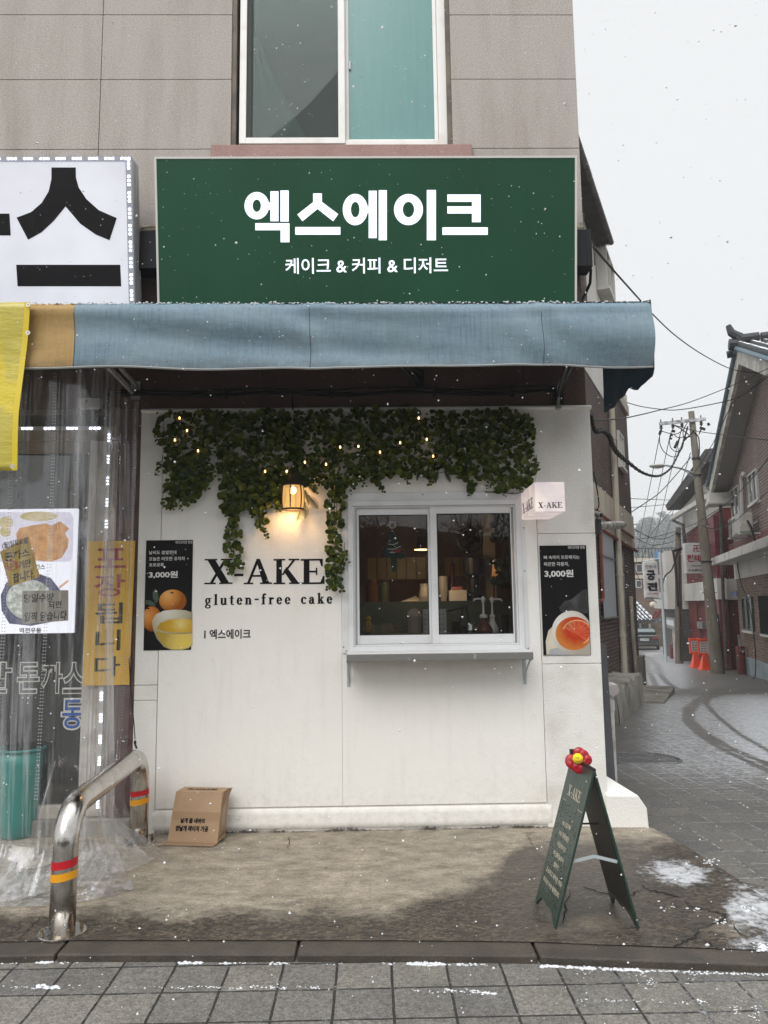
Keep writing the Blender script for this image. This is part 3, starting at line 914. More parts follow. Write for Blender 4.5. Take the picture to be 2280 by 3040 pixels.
# chamfered white block at the foot of the corner
b0 = P(1797, 2475, -.02)
bx0, bx1 = XC - .02, P(1925, 2480, -.02).x
bt = P(1880, 2360, -.02).z
prof = [(bx0, -.1), (bx1 + .01, -.1), (bx1, .12), (bx1 - .004, bt - .09), (bx1 - .06, bt), (bx0, bt + .005)]
pb = [(bx0, -.1), (bx1 + .01, -.1), (bx1 - .01, .12), (bx1 - .03, bt - .06), (bx1 - .22, bt + .085), (bx0, bt + .11)]
mb = MB()
o = len(mb.v)
mb.v += [(x, -.03, z) for x, z in prof] + [(x, .34, z) for x, z in pb]
n = len(prof)
mb.f += [tuple(range(n)), tuple(range(2 * n - 1, n - 1, -1))] + [(i, i + n, (i + 1) % n + n, (i + 1) % n) for i in range(n)]
mb.obj("corner_block", M_ROUGHWALL, shop, bevel=0.012)
# the ground storey behind: side wall of the shop along the alley (in shade), and the room
mb = MB()
mb.box(XC - .22, XC - .012, .252, 3.2, -.3, ZT)
mb.box(XL + .02, XL + .2, .252, 3.2, -.3, ZT)
mb.box(XL + .201, XC - .221, 3.0, 3.2, -.3, ZT)
mb.obj("room_wall", M_ROOM, shop)
mb = MB()
mb.box(XL + .201, XC - .221, .252, 2.999, 2.75, 2.85)
mb.obj("room_ceiling", mat("red_brown_ceiling", (0.14, 0.065, 0.045), 0.8), shop)
mb = MB()
mb.box(XL + .201, XC - .221, .252, 2.999, -.05, 0.0)
mb.obj("room_floor", mat("dark_floor", (0.03, 0.027, 0.025), 0.6), shop)
mb = MB()
mb.box(-7, XU - .301, .95, 3.3, ZT + .302, zj[-1])
mb.box(-7, XC - .05, .3005, 4.2, ZT + .02, ZT + .3)
mb.obj("floor_slab", M_JOINT, shop)

# service window
fx0s, fx1s, fz0s, fz1s = W4(1034, 1486, 1549, 1932)
mb = MB()
k = .045
yo = -.035
def frame(mb, x0, x1, z0, z1, w, y0, y1, wb=None):
    wb = wb or w
    mb.box(x0, x0 + w, y0, y1, z0, z1)
    mb.box(x1 - w, x1, y0, y1, z0, z1)
    mb.box(x0 + w, x1 - w, y0 + .0004, y1 - .0004, z1 - w, z1)
    mb.box(x0 + w, x1 - w, y0 + .0004, y1 - .0004, z0, z0 + wb)
frame(mb, fx0s, fx1s, fz0s, fz1s, .038, yo, .16)
swin = mb.obj("service_window", M_ALU, shop, bevel=0.003)
mb = MB()
tx0, tx1, tz0, tz1 = W4(1016, 1462, 1562, 1936)
mb.box(tx0, fx0s - .0005, -.018, .0, tz0, fz1s)
mb.box(fx1s + .0005, tx1, -.018, .0, tz0, fz1s)
mb.box(fx0s - .03, fx1s + .02, -.018, .0, fz1s + .0005, tz1)
mb.obj("window_trim", M_ALU, swin, bevel=0.002)
mb = MB()                                                     # screws in the trim
for q in ((1043, 1468), (1255, 1468), (1521, 1463), (1020, 1700), (1020, 1921), (1555, 1567), (1558, 1695), (1568, 1925), (1028, 1932)):
    mb = MB()
    c = P(*q, -.019)
    mb.ball(c, .006, 8, 5, (1, .4, 1))
    mb.obj("trim_screw", M_GREYMETAL, swin)
ix0, ix1, iz0, iz1 = fx0s + .038, fx1s - .038, fz0s + .038, fz1s - .038
mb = MB()
for dy in (0.0, .03, .055):
    frame(mb, ix0 + dy * .28, ix1 - dy * .28, iz0 + .001, iz1 - .001, .012, yo + .035 + dy, yo + .05 + dy)
mb.obj("sliding_track", M_ALU, swin)
xm = P(1287, 1700, 0).x
def sash(x0, x1, y, ws, wt, wbm):
    mb = MB()
    mb.box(x0, x0 + ws[0], y, y + .024, iz0 + .014, iz1 - .014)
    mb.box(x1 - ws[1], x1, y, y + .024, iz0 + .014, iz1 - .014)
    mb.box(x0 + ws[0], x1 - ws[1], y + .0006, y + .0234, iz1 - .014 - wt, iz1 - .014)
    mb.box(x0 + ws[0], x1 - ws[1], y + .0006, y + .0234, iz0 + .014, iz0 + .014 + wbm)
    s = mb.obj("sash", M_ALU, swin, bevel=0.0025)
    mb = MB()
    mb.box(x0 + ws[0] - .006, x1 - ws[1] + .006, y + .010, y + .0145, iz0 + wbm, iz1 - wt)
    mb.obj("pane", M_GLASS, s)
    mb = MB()
    frame(mb, x0 + ws[0] - .0005, x1 - ws[1] + .0005, iz0 + .014 + wbm - .0005, iz1 - .0135 - wt, .006, y - .002, y + .0095)
    mb.obj("gasket", M_CABLE, s)
sash(ix0 + .025, xm + .012, yo + .062, (.02, .05), .052, .068)
sash(xm - .018, ix1 - .028, yo + .033, (.05, .012), .05, .068)
mb = MB()
mb.box(xm + .01, xm + .04, yo + .024, yo + .032, fz0s + .026, fz0s + .034)
mb.obj("drain_slot", M_CABLE, swin)
# counter shelf with two brackets
cx0, cx1, cz0_, cz1_ = W4(1027, 1937, 1581, 1950)
cx1 = P(1575, 1940, -.2).x
cx0 = P(1030, 1940, -.2).x
czt = P(1290, 1931, -.0).z
mb = MB()
mb.box(cx0, cx1, -.30, -.0185, czt - .055, czt - .005)
shelf = mb.obj("counter_shelf", mat("dark_shelf_edge", (0.17, 0.165, 0.155), 0.5, col2=(0.42, 0.40, 0.36), nscale=16, thr=(0.6, 0.72)), shop, bevel=0.004)
mb = MB()
mb.box(cx0 + .002, cx1 - .002, -.298, -.0187, czt - .005, czt + .004)
mb.obj("shelf_top", M_ALU, shelf, bevel=0.002)
for bxp in (1035, 1557):
    bx = P(bxp, 1990, 0).x
    zb = czt - .055
    dz = .20
    mb = MB()
    mb.box(bx - .012, bx + .012, -.012, -.0055, zb - dz, zb - .0005)
    mb.box(bx - .012, bx + .012, -.26, -.0125, zb - .0065, zb - .0006)
    mb.tube([(bx, -.245, zb - .008), (bx, -.20, zb - .02), (bx, -.06, zb - .10), (bx, -.022, zb - .14), (bx, -.016, zb - .17)], .0075, 8)
    mb.obj("bracket", M_PALEMETAL, shelf, bevel=0.0015)

# wall lettering
mb = MB()
for ch, a, b in (('X', 607, 689), ('A', 724, 808), ('K', 812, 893), ('E', 893, 965)):
    wall_serif(mb, ch, a, 1659, b, 1734, -.0085)
wall_serif(mb, '-', 692, 1659, 726, 1734, -.0085)
mb.obj("wall_lettering", M_LETTER, shop)
mb = MB()
for dx in (-1.2, 0, 1.2):
    wall_serif(mb, 'gluten-free cake', 609 + dx, 1752, 986 + dx, 1794, -.0085 - abs(dx) * .00009 - (dx > 0) * .00005, 0.30)
mb.obj("wall_lettering", M_LETTER, shop)
mb = MB()
wall_text(mb, '엑스에이크', 622, 1868, 744, 1897, -.0085, .02)
x0, x1, z0, z1 = W4(607, 1872, 611, 1895)
mb.add([(x0, -.0085, z0), (x1, -.0085, z0), (x1, -.0085, z1), (x0, -.0085, z1)], [(0, 1, 2, 3)])
mb.obj("wall_lettering", M_LETTER, shop)

# ---- the eatery front on the left, behind the plastic curtain
XP = XL - .0
glz0, glz1 = P(150, 2395, 0).z, P(150, 1342, 0).z
gx1 = P(252, 1900, .05).x
M_TAN = mat("tan_painted_metal", (0.33, 0.27, 0.21), 0.5, col2=(0.22, 0.18, 0.14), nscale=4)
M_OFFWHITE = mat("offwhite_door_frame", (0.60, 0.57, 0.52), 0.5, col2=(0.42, 0.38, 0.33), nscale=5)
mb = MB()
mb.box(-6.5, gx1 - .001, .05, .11, glz1, glz1 + .09)
mb.box(-6.5, XP - .07, .02, .10, glz1 + .091, glz1 + .2)
sf = mb.obj("storefront", M_TAN, shop, bevel=0.004)
mb = MB()
mb.box(gx1, gx1 + .055, .02, .11, glz0, glz1 + .09)
mb.box(-6.5, gx1 - .001, .021, .109, glz0 - .09, glz0)
mb.box(gx1 + .0555, gx1 + .17, .03, .11, 0.12, glz1 + .09)
mb.box(gx1 + .1705, gx1 + .205, .05, .11, 0.12, glz1 + .09)
mb.obj("door_frame", M_OFFWHITE, sf, bevel=0.003)
mb = MB()
mb.box(gx1 + .2055, XP - .001, .01, .11, 0.12, ZT)
mb.obj("wine_red_pier", mat("wine_stone", (0.12, 0.075, 0.07), 0.6, col2=(0.085, 0.05, 0.05), nscale=9, bump=0.2), sf)
mb = MB()
mb.box(-6.5, gx1, .07, .078, glz0, glz1)
mb.obj("shop_glass", glass_mat("eatery_glass", (0.34, 0.36, 0.355), 1.5, 0.05), sf)
mb = MB()
mb.box(-6.5, XP - .002, -.03, .16, -.02, .115)
mb.obj("threshold", mat("threshold_concrete", (0.33, 0.31, 0.28), 0.85, col2=(0.2, 0.19, 0.17), nscale=4, bump=0.3), sf, bevel=0.01)
mb = MB()
mb.box(-6.5, gx1 - .002, .0225, .108, .116, glz0 - .0905)
mb.obj("stall_riser", M_OFFWHITE, sf)
mb = MB()
mb.add([(-6.5, 1.6, 0), (XP, 1.6, 0), (XP, 1.6, ZT), (-6.5, 1.6, ZT), (-6.5, .12, 0), (XP, .12, 0), (XP, .12, ZT), (-6.5, .12, ZT)], [(0, 1, 2, 3), (0, 4, 5, 1), (0, 3, 7, 4), (1, 5, 6, 2), (3, 2, 6, 7)])
mb.obj("eatery_room", mat("grey_brown_room", (0.13, 0.125, 0.12), 0.9), shop)
mb = MB()                                                      # pale roller blind behind the upper glass
bz0, bz1 = P(100, 1500, .1).z, P(100, 1350, .1).z
mb.box(-6.5, gx1 - .02, .118, .124, bz0, bz1)
mb.obj("roller_blind", mat("grey_blind", (0.42, 0.42, 0.42), 0.8), sf)
mb = MB()                                                      # outlined letters on the glass
def outline_text(mb, s, px0, py0, px1, py1, y, w):
    for b, dy in ((w, 0.0),):
        put(mb, fit(text2d(s, b), *W4(px0, py0, px1, py1, y)), lambda x, z: (x, y, z))
fill = MB()
for s, a, b in (('날', -78, 36), ('돈', 50, 118), ('까', 122, 186), ('스', 186, 252)):
    outline_text(mb, s, a, 1965, b, 2060, .066, .045)
    put(fill, fit(text2d(s, .008), *W4(a + 3, 1968, b - 3, 2057, .066)), lambda x, z: (x, .0645, z))
outline_text(mb, '동', 180, 2072, 250, 2168, .066, .05)
mb.obj("glass_lettering", mat("white_outline_film", (0.70, 0.69, 0.64), 0.6), sf)
fill.obj("glass_lettering_fill", mat("dark_film", (0.035, 0.035, 0.035), 0.4), sf)
fill = MB()
put(fill, fit(text2d('동', .015), *W4(185, 2077, 245, 2163, .066)), lambda x, z: (x, .0640, z))
fill.obj("blue_letter_fill", mat("blue_film", (0.02, 0.10, 0.38), 0.4), sf)

# power box beam behind both signs
bm = thing("sign_beam", "long black steel box beam behind both lit shop signs", "beam", (0, -.1, P(1100, 740, -.1).z))
z0, z1 = P(1700, 797, -.16).z, P(1700, 688, -.16).z
mb = MB()
mb.box(-6.5, P(1758, 740, -.2).x, -.20, -.026, z0, z1)
mb.obj("beam_body", M_BLACK, bm, bevel=0.004)
mb = MB()
for xx in (-5, -3.4, P(440, 740, 0).x, 0.0, P(1722, 740, 0).x, P(1740, 740, 0).x):
    mb.box(xx - .004, xx + .004, -.2035, -.2005, z0 + .004, z1 - .004)
mb.obj("seam", M_CABLE, bm)

# ------------------------------------------------------------------ lit shop signs
def lean_sign(tl, tr, ytop, lean, height, thick):
    """plane through the top edge, leaning out at the top; returns (origin, right, up, normal) and width"""
    a, b = P(*tl, ytop), P(*tr, ytop)
    z = (a.z + b.z) / 2
    a, b = V((a.x, ytop, z)), V((b.x, ytop, z))
    up = V((0, -math.sin(lean), math.cos(lean)))
    nrm = V((0, -math.cos(lean), -math.sin(lean)))
    return a, V((1, 0, 0)), up, nrm, (b - a).length
def on_sign(sg, px, py, off=0.0):
    a, rt, up, nr, w = sg
    r = ray(px, py)
    p0 = a + nr * off
    t = (p0 - C0).dot(nr) / r.dot(nr)
    d = C0 + r * t - p0
    return d.dot(rt), d.dot(up)
def sbox(mb, sg, u0, u1, v0, v1, n0, n1):
    a, rt, up, nr, w = sg
    f = lambda u, v, n: a + rt * u + up * v + nr * n
    mb.hexa([f(u0, v0, n0), f(u1, v0, n0), f(u1, v0, n1), f(u0, v0, n1), f(u0, v1, n0), f(u1, v1, n0), f(u1, v1, n1), f(u0, v1, n1)])
def stext(mb, sg, s, px0, py0, px1, py1, off, bold):
    a, rt, up, nr, w = sg
    c = [on_sign(sg, *q, off) for q in ((px0, py0), (px1, py0), (px0, py1), (px1, py1))]
    x0, x1 = (c[0][0] + c[2][0]) / 2, (c[1][0] + c[3][0]) / 2
    z1, z0 = (c[0][1] + c[1][1]) / 2, (c[2][1] + c[3][1]) / 2
    put(mb, fit(text2d(s, bold), x0, x1, z0, z1), lambda x, z: a + rt * x + up * z + nr * off)

LEAN = rad(9.5)
sg = lean_sign((458, 465), (1713, 464), -.44, LEAN, 1.25, .2)
SW = sg[4]
gs = thing("green_shop_sign", "wide dark green lit shop sign with white Korean lettering above the blue awning", "shop sign", sg[0])
mb = MB()
sbox(mb, sg, 0, SW, -1.28, 0, -.20, -.012)
mb.obj("cabinet", mat("grey_sign_cabinet", (0.40, 0.41, 0.41), 0.5, 0.2), gs, bevel=0.004)
mb = MB()
fw = .016
sbox(mb, sg, 0, fw, -1.28, 0, -.0115, .006)
sbox(mb, sg, SW - fw, SW, -1.28, 0, -.0115, .006)
sbox(mb, sg, fw, SW - fw, -fw, 0, -.011, .0055)
sbox(mb, sg, fw, SW - fw, -1.28, -1.28 + fw, -.011, .0055)
mb.obj("sign_frame", mat("cream_sign_frame", (0.62, 0.62, 0.57), 0.5), gs, bevel=0.002)
m_g, t, b, o = nodes("green_backlit_sheet")
v = posn(t)
gl = ramp(t, noise(t, posn(t, (0.9, 1, 0.8)), 0.9, 2), 0.36, 0.66, (0.55,) * 3, (1.15,) * 3)
streak = ramp(t, noise(t, posn(t, (14, 1, 0.3)), 2.0, 4), 0.5, 0.75, (1, 1, 1), (0.86, 0.88, 0.87))
base = mixc(t, 1.0, (0.006, 0.038, 0.018), streak, 'MULTIPLY')
t.links.new(base, b.inputs['Base Color'])
t.links.new(mixc(t, 1.0, (0.006, 0.034, 0.016), gl, 'MULTIPLY'), b.inputs['Emission Color'])
b.inputs['Emission Strength'].default_value = 0.55
b.inputs['Roughness'].default_value = 0.5
b.inputs['Specular IOR Level'].default_value = 0.2
mb = MB()
sbox(mb, sg, fw + .0005, SW - fw - .0005, -1.28 + fw, -fw - .0005, -.0112, .0)
mb.obj("sign_face", m_g, gs)
M_LIT = lit_mat("lit_white_letter", (0.75, 0.77, 0.8), (0.80, 0.87, 1.0), 0.62)
mb = MB()
KZ = 760 / 1659
def big(pts):
    a, rt, up, nr, w = sg
    q = [on_sign(sg, 640 + x * KZ, y * KZ, .0025) for x, y in pts]
    mb.add([a + rt * u + up * vv + nr * .0025 for u, vv in q], [tuple(range(len(q)))])
def ring_px(cx, cy, rx, ry, ix, iy, n=40):
    for i in range(n):
        a0, a1 = 2 * math.pi * i / n, 2 * math.pi * (i + 1) / n
        big([(cx + r * math.cos(a), cy + q * math.sin(a)) for a, r, q in ((a0, rx, ry), (a1, rx, ry), (a1, ix, iy), (a0, ix, iy))])
bx4 = lambda x0, y0, x1, y1: big([(x0, y0), (x1, y0), (x1, y1), (x0, y1)])
ring_px(267, 1333, 80, 89, 27, 40)
for q in ((340, 1312, 354.5, 1360), (355, 1239, 408, 1434), (420, 1234, 474, 1436), (257, 1446, 420.5, 1492), (421, 1446, 479, 1570),
          (516, 1471, 809, 1521), (978, 1335, 991.5, 1382), (992, 1236, 1045, 1543), (1057, 1232, 1110, 1557), (1369, 1231, 1428, 1557),
          (1502, 1260, 1718, 1308), (1502, 1337, 1661, 1384), (1661.5, 1308.5, 1718, 1440), (1470, 1473, 1764, 1522)):
    bx4(*q)
big([(632, 1253), (689, 1253), (689, 1308), (795, 1388), (762, 1434), (661, 1354), (563, 1434), (530, 1390), (632, 1310)])
ring_px(905, 1358, 81, 102, 28, 50)
ring_px(1250, 1358, 94, 101, 37, 50)
stext(mb, sg, '케이크 & 커피 & 디저트', 847, 765, 1330, 812, .0025, .012)
mb.obj("sign_lettering", M_LIT, gs)

wg = lean_sign((-420, 466), (391, 466), -.44, LEAN, 1.25, .2)
WW = wg[4]
ws = thing("white_shop_sign", "white backlit shop sign with big black letters and a border of white LEDs", "shop sign", wg[0])
mb = MB()
sbox(mb, wg, 0, WW, -1.3, 0, -.17, -.003)
mb.obj("cabinet", mat("pale_grey_sign_case", (0.55, 0.56, 0.56), 0.5, col2=(0.40, 0.40, 0.40), nscale=4, stretch=(1, 1, .2)), ws, bevel=0.004)
mb = MB()
for k in (.045, .075, .12):
    sbox(mb, wg, WW - .001, WW + .0015, -1.29, -.02, -k - .006, -k)
mb.obj("case_groove", M_GREYMETAL, ws)
m_w, t, b, o = nodes("white_backlit_sheet")
gl = ramp(t, noise(t, posn(t, (1, 1, 1)), 1.5, 3), 0.3, 0.7, (0.50, 0.49, 0.58), (0.80, 0.83, 0.92))
b.inputs['Base Color'].default_value = (0.45, 0.45, 0.47, 1)
t.links.new(gl, b.inputs['Emission Color'])
b.inputs['Emission Strength'].default_value = 0.40
b.inputs['Roughness'].default_value = 0.5
mb = MB()
sbox(mb, wg, .002, WW - .045, -1.3, -.035, -.0025, .004)
mb.obj("sign_face", m_w, ws)
mb = MB()
def poly_px(mb, sgn, pts, off, sc=1.0, ox=0.0, oy=0.0):
    a, rt, up, nr, w = sgn
    q = [on_sign(sgn, ox + x * sc, oy + y * sc, off) for x, y in pts]
    mb.add([a + rt * u + up * vv + nr * off for u, vv in q], [tuple(range(len(q)))])
k = 760 / 1659
poly_px(mb, wg, [(333, 1085), (491, 1085), (492, 1150), (510, 1215), (560, 1290), (640, 1362), (757, 1413), (710, 1557), (620, 1520), (520, 1450), (425, 1338)], .006, k)
poly_px(mb, wg, [(333, 1085), (425, 1338), (350, 1430), (270, 1505), (182, 1554), (107, 1410), (200, 1375), (270, 1315), (315, 1240), (333, 1160)], .006, k)
poly_px(mb, wg, [(48, 786), (357, 786), (360, 850), (52, 850)], .006)
poly_px(mb, wg, [(-30, 634), (28, 634), (32, 699), (-30, 699)], .006)
poly_px(mb, wg, [(-70, 500), (-30, 500), (-24, 880), (-64, 880)], .006)
mb.obj("sign_lettering", M_LETTER, ws)
mb = MB()
sbox(mb, wg, WW - .0445, WW, -1.3, 0, -.0025, .008)
sbox(mb, wg, 0, WW - .045, -.0345, 0, -.0025, .008)
mb.obj("led_channel", mat("clear_led_channel", (0.36, 0.37, 0.40), 0.3), ws)
mb = MB()
n = 0
x = WW - .02
u = .02
while u < WW - .04:
    for j in range(3):
        sbox(mb, wg, u + j * .026, u + j * .026 + .014, -.024, -.010, .0085, .013)
    u += .119
vv = -.02
while vv > -1.3:
    for j in range(3):
        sbox(mb, wg, WW - .030, WW - .014, vv - j * .030 - .015, vv - j * .030, .0085, .013)
    vv -= .120
mb.obj("led_strip", lit_mat("white_led", (0.9, 0.9, 1), (0.72, 0.78, 1.0), 4.0), ws)

# ------------------------------------------------------------------ awning
YA = -1.22
aw = thing("awning", "long weathered blue fabric awning with a yellow left end over the shopfront", "awning", (0, YA, P(1100, 1000, YA).z))
AXR = (P(1938, 892, YA).x + P(1936, 1078, YA).x) / 2
AZT, AZB = (P(300, 896, YA).z + P(1930, 891, YA).z) / 2, (P(300, 1096, YA).z + P(1930, 1079, YA).z) / 2
AY0, AY1 = P(85, 1000, YA).x, P(223, 1000, YA).x
seams = [P(920, 1000, YA).x, P(1611, 990, YA).x]
def aw_y(x, f):           # gentle slack in the hanging front
    y = 0.026 * math.sin(x * 2.1 + 1.2) * math.sin(math.pi * f) + 0.012 * math.sin(x * 5.3 + f * 3) * (1 - f) + 0.015 * math.sin(f * 7 + x * .9)
    y -= 0.016 * math.exp(-((f - .85 + .015 * math.sin(x * 3)) / .045) ** 2) * (.6 + .4 * math.sin(x * 1.7))
    y += 0.010 * math.sin(x * 3.1 + f * 11) * math.sin(math.pi * f) * math.sin(x * .8 + 2)
    for s in seams:
        y += 0.012 * math.exp(-((x - s) / .16) ** 2) * math.sin(f * 9 + x * 14)
    return YA + y
def aw_pt(x, f):          # f = 0 at the lower hem, 1 at the top
    z = AZB + (AZT - AZB) * f
    z += (0.009 * math.sin(x * 2.3) + 0.004 * math.sin(x * 7.1)) * (1 - f)
    r = .03
    return V((x, aw_y(x, f) + (r * (max(0, f - .93) / .07) ** 2), z))
def fabric(name, ca, cb, cc):
    m, t, b, o = nodes(name)
    s1 = ramp(t, noise(t, posn(t, (42, 42, 0.8)), 1.6, 5, 0.75), 0.40, 0.62)
    s2 = ramp(t, noise(t, posn(t, (1.6, 1, 2.6)), 1.6, 5), 0.36, 0.68)
    c = mixc(t, math_(t, 'MULTIPLY', s1, 0.60), ca, cb)
    c = mixc(t, math_(t, 'MULTIPLY', s2, 0.5), c, cc)
    s = N(t, 'ShaderNodeSeparateXYZ', {0: posn(t)})
    hem = N(t, 'ShaderNodeMapRange', {'Value': s.outputs[2], 'From Min': AZB, 'From Max': AZB + .07, 'To Min': 1.0, 'To Max': 0.0})
    hm = math_(t, 'MULTIPLY', hem.outputs[0], ramp(t, noise(t, posn(t, (8, 1, 12)), 1.5, 4), 0.2, 0.75))
    c = mixc(t, math_(t, 'MULTIPLY', hm, 0.75), c, (0.06, 0.06, 0.058))
    t.links.new(c, b.inputs['Base Color'])
    b.inputs['Roughness'].default_value = 0.7
    bumpn(t, b, math_(t, 'ADD', noise(t, posn(t, (1.5, 1, 4)), 2.2, 4), 0.0), 0.30, 0.03)
    return m
M_BLUE = fabric("weathered_blue_fabric", (0.155, 0.240, 0.300), (0.085, 0.130, 0.160), (0.215, 0.280, 0.310))
M_YEL = fabric("faded_ochre_fabric", (0.38, 0.24, 0.075), (0.26, 0.15, 0.045), (0.40, 0.28, 0.12))
AXL = -5.2
mb = MB()
mb.grid(lambda u, v: aw_pt(AXL + (AY1 - AXL) * u, v), 60, 14)
mb.obj("yellow_valance", M_YEL, aw, smooth=True)
mb = MB()
mb.grid(lambda u, v: aw_pt(AY1 + (AXR - AY1) * u, v), 150, 16)
mb.obj("blue_valance", M_BLUE, aw, smooth=True)
mb = MB()
for s in seams + [AY1]:
    mb.tube([aw_pt(s + .004 * math.sin(f * 6), f) + V((0, -.002, 0)) for f in [i / 10 for i in range(11)]], .0016, 5)
mb.obj("seam", mat("dark_seam", (0.05, 0.06, 0.065), 0.9), aw)
mb = MB()
mb.tube([aw_pt(AXL + (AXR - AXL) * i / 120, 0) + V((0, .004, -.002)) for i in range(121)], .007, 6)
mb.obj("hem", mat("pale_hem", (0.30, 0.31, 0.31), 0.8), aw)
AZW = AZT + .42
mb = MB()
def roof_pt(u, v):
    x = AXL + (AXR - AXL) * u
    return V((x, YA + .03 + (-.03 - YA) * v, AZT + (AZW - AZT) * v - .03 * math.sin(math.pi * v)))
mb.grid(roof_pt, 60, 8)
mb.obj("roof_fabric", mat("dark_blue_fabric", (0.040, 0.075, 0.105), 0.8, col2=(0.03, 0.055, 0.08), nscale=3), aw, smooth=True)
mb = MB()                                                      # side cheek with the wavy lower edge
zc = [(0, AZB - .03), (.04, AZB - .07), (.15, AZB - .05), (.30, AZB - .075), (.42, AZB - .02), (.50, AZB - .055), (.58, AZB - .04), (.75, AZB - .05), (.92, AZB - .045), (1.0, AZB - .03)]
def cheek(u, v):
    y = YA + (-.16 - YA) * u
    zt = AZT + (AZW - AZT) * u * .85
    zb = lerp_pts(zc, u) + .006 * math.sin(u * 30)
    return V((AXR + .012 * math.sin(u * 9) + .006 * math.sin(v * 3), y, zb + (zt - zb) * v))
mb.grid(cheek, 40, 10)
mb.obj("side_cheek", mat("navy_fabric_inside", (0.030, 0.070, 0.105), 0.75, col2=(0.022, 0.05, 0.08), nscale=4), aw, smooth=True)
mb = MB()
mb.bar((AXL, YA + .12, AZT - .06), (AXR - .03, YA + .12, AZT - .06), .04, .04)
mb.bar((AXL, YA + .12, AZB + .06), (AXR - .03, YA + .12, AZB + .06), .035, .035)
mb.bar((AXR - .04, YA + .12, AZB + .06), (AXR - .04, -.03, AZW - .05), .035, .035)
mb.obj("front_bar", M_DARKMETAL, aw)
M_ARM = mat("galvanised_arm", (0.36, 0.37, 0.37), 0.5, 0.4)
xa = P(394, 1163, -.03).x
arms = [(P(303, 1093, YA + .06).x, P(394, 1165, -.03)), (P(1690, 1093, YA + .06).x, P(1655, 1180, -.03)), (.15, P(1240, 1130, -.03))]
for ax, wp in arms:
    mb = MB()
    a, b = V((ax, YA + .06, AZB + .07)), V((wp.x, -.02, wp.z))
    mb.bar(a, b, .02, .03)
    mb.bar(a + V((.05, 0, .02)), b + V((.03, 0, .05)), .018, .022)
    mb.box(wp.x - .02, wp.x + .05, -.018, .0, wp.z - .05, wp.z + .09)
    mb.obj("support_arm", M_ARM if ax < 0 else M_DARKMETAL, aw)
mb = MB()
px_, pz_ = P(1658, 1148, -.1), P(1658, 1205, -.1)
mb.tube([px_ + V((.03, -.3, .15)), px_, px_ + V((0, .01, -.03)), pz_], .012, 6)
mb.box(pz_.x - .015, pz_.x + .02, -.11, -.06, pz_.z - .02, pz_.z + .01)
mb.obj("crank_rod", M_ARM, aw)
mb = MB()                                                      # snow grains along the top edge
for i in range(1500):
    u = random.random()
    x = AXL + (AXR - AXL) * u
    p = aw_pt(x, .97) + V((0, random.uniform(-.004, .05), random.uniform(.004, .014)))
    r = random.uniform(.003, .0075)
    mb.ball(p, r, 5, 3, (1.3, 1, .7))
struct(mb.obj("snow_crust", M_SNOW, smooth=True), "thin crust of snow on the awning's top edge", 'stuff')

# cables tacked along the brown granite under the awning
cw = thing("cable_bundle", "black cables sagging along the brown granite under the awning", "cables", (0, -.03, ZT + .4))
zcb = P(1000, 1164, -.03).z
for k, (dz, ph) in enumerate(((0, 0), (-.022, .7), (.012, 1.6))):
    mb = MB()
    mb.tube([(-2.0 + i * .12, -.022 - .016 * k, zcb + dz + .012 * math.sin(i * .7 + ph)) for i in range(int((XC + 1.9) / .12))], .009, 6)
    mb.obj("cable", M_CABLE, cw)
for i, x in enumerate((-1.1, -.3, .5, 1.1)):
    mb = MB()
    mb.box(x - .012, x + .012, -.075, -.002, zcb - .04, zcb + .03)
    mb.obj("cable_clip", M_CABLE, cw)
mb = MB()
mb.tube([P(868, 1165, -.03), P(868, 1190, -.03), P(870, 1218, -.035)], .006, 5)
mb.obj("cable_drop", M_CABLE, cw)

# ------------------------------------------------------------------ yellow banner on the awning
yb = thing("yellow_banner", "worn glossy yellow vinyl banner hanging from the awning's left end", "banner", P(40, 1100, YA - .05))
m_yb, t, b, o = nodes("yellow_vinyl")
w1 = ramp(t, noise(t, posn(t, (2.2, 1, 1.2)), 2.2, 4), 0.50, 0.56)
t.links.new(mixc(t, math_(t, 'MULTIPLY', w1, 0.55), (0.62, 0.49, 0.035), (0.40, 0.37, 0.10)), b.inputs['Base Color'])
b.inputs['Roughness'].default_value = 0.32
bumpn(t, b, noise(t, posn(t, (2, 1, 6)), 3, 3), 0.4, 0.02)
redge = [(0, 92, 899), (.13, 86, 960), (.20, 83, 990), (.4, 72, 1080), (.7, 58, 1230), (1, 50, 1396)]
yban = YA - .045
def ban(u, v):
    px = lerp_pts([(a, b) for a, b, c in redge], v)
    py = lerp_pts([(a, c) for a, b, c in redge], v)
    p = P(px, py, yban)
    x = p.x - .75 * (1 - u)
    return V((x, yban - .012 * math.sin(x * 9) * v - .01 * math.sin(v * 8 + x * 5), p.z))
mb = MB()
mb.grid(ban, 24, 30)
mb.obj("vinyl_sheet", m_yb, yb, smooth=True, solid=.002)
mb = MB()
mb.grid(lambda u, v: ban(.955 + u * .045, v) + V((0.001, -.005, 0)), 3, 40)
mb.obj("stitched_hem", mat("yellow_hem", (0.66, 0.50, 0.02), 0.4), yb, smooth=True)
for q in ((84, 905), (83, 988), (37, 1384)):
    c = P(*q, yban - .026)
    mb = MB()
    for i in range(14):
        a0, a1 = 2 * math.pi * i / 14, 2 * math.pi * (i + 1) / 14
        for (r0, r1, yy) in ((.006, .014, 0),):
            mb.add([c + V((math.cos(a) * r, yy, math.sin(a) * r)) for a, r in ((a0, r0), (a1, r0), (a1, r1), (a0, r1))], [(0, 1, 2, 3)])
    mb.obj("grommet", mat("steel_ring", (0.55, 0.55, 0.52), 0.3, 0.9), yb, solid=.004)

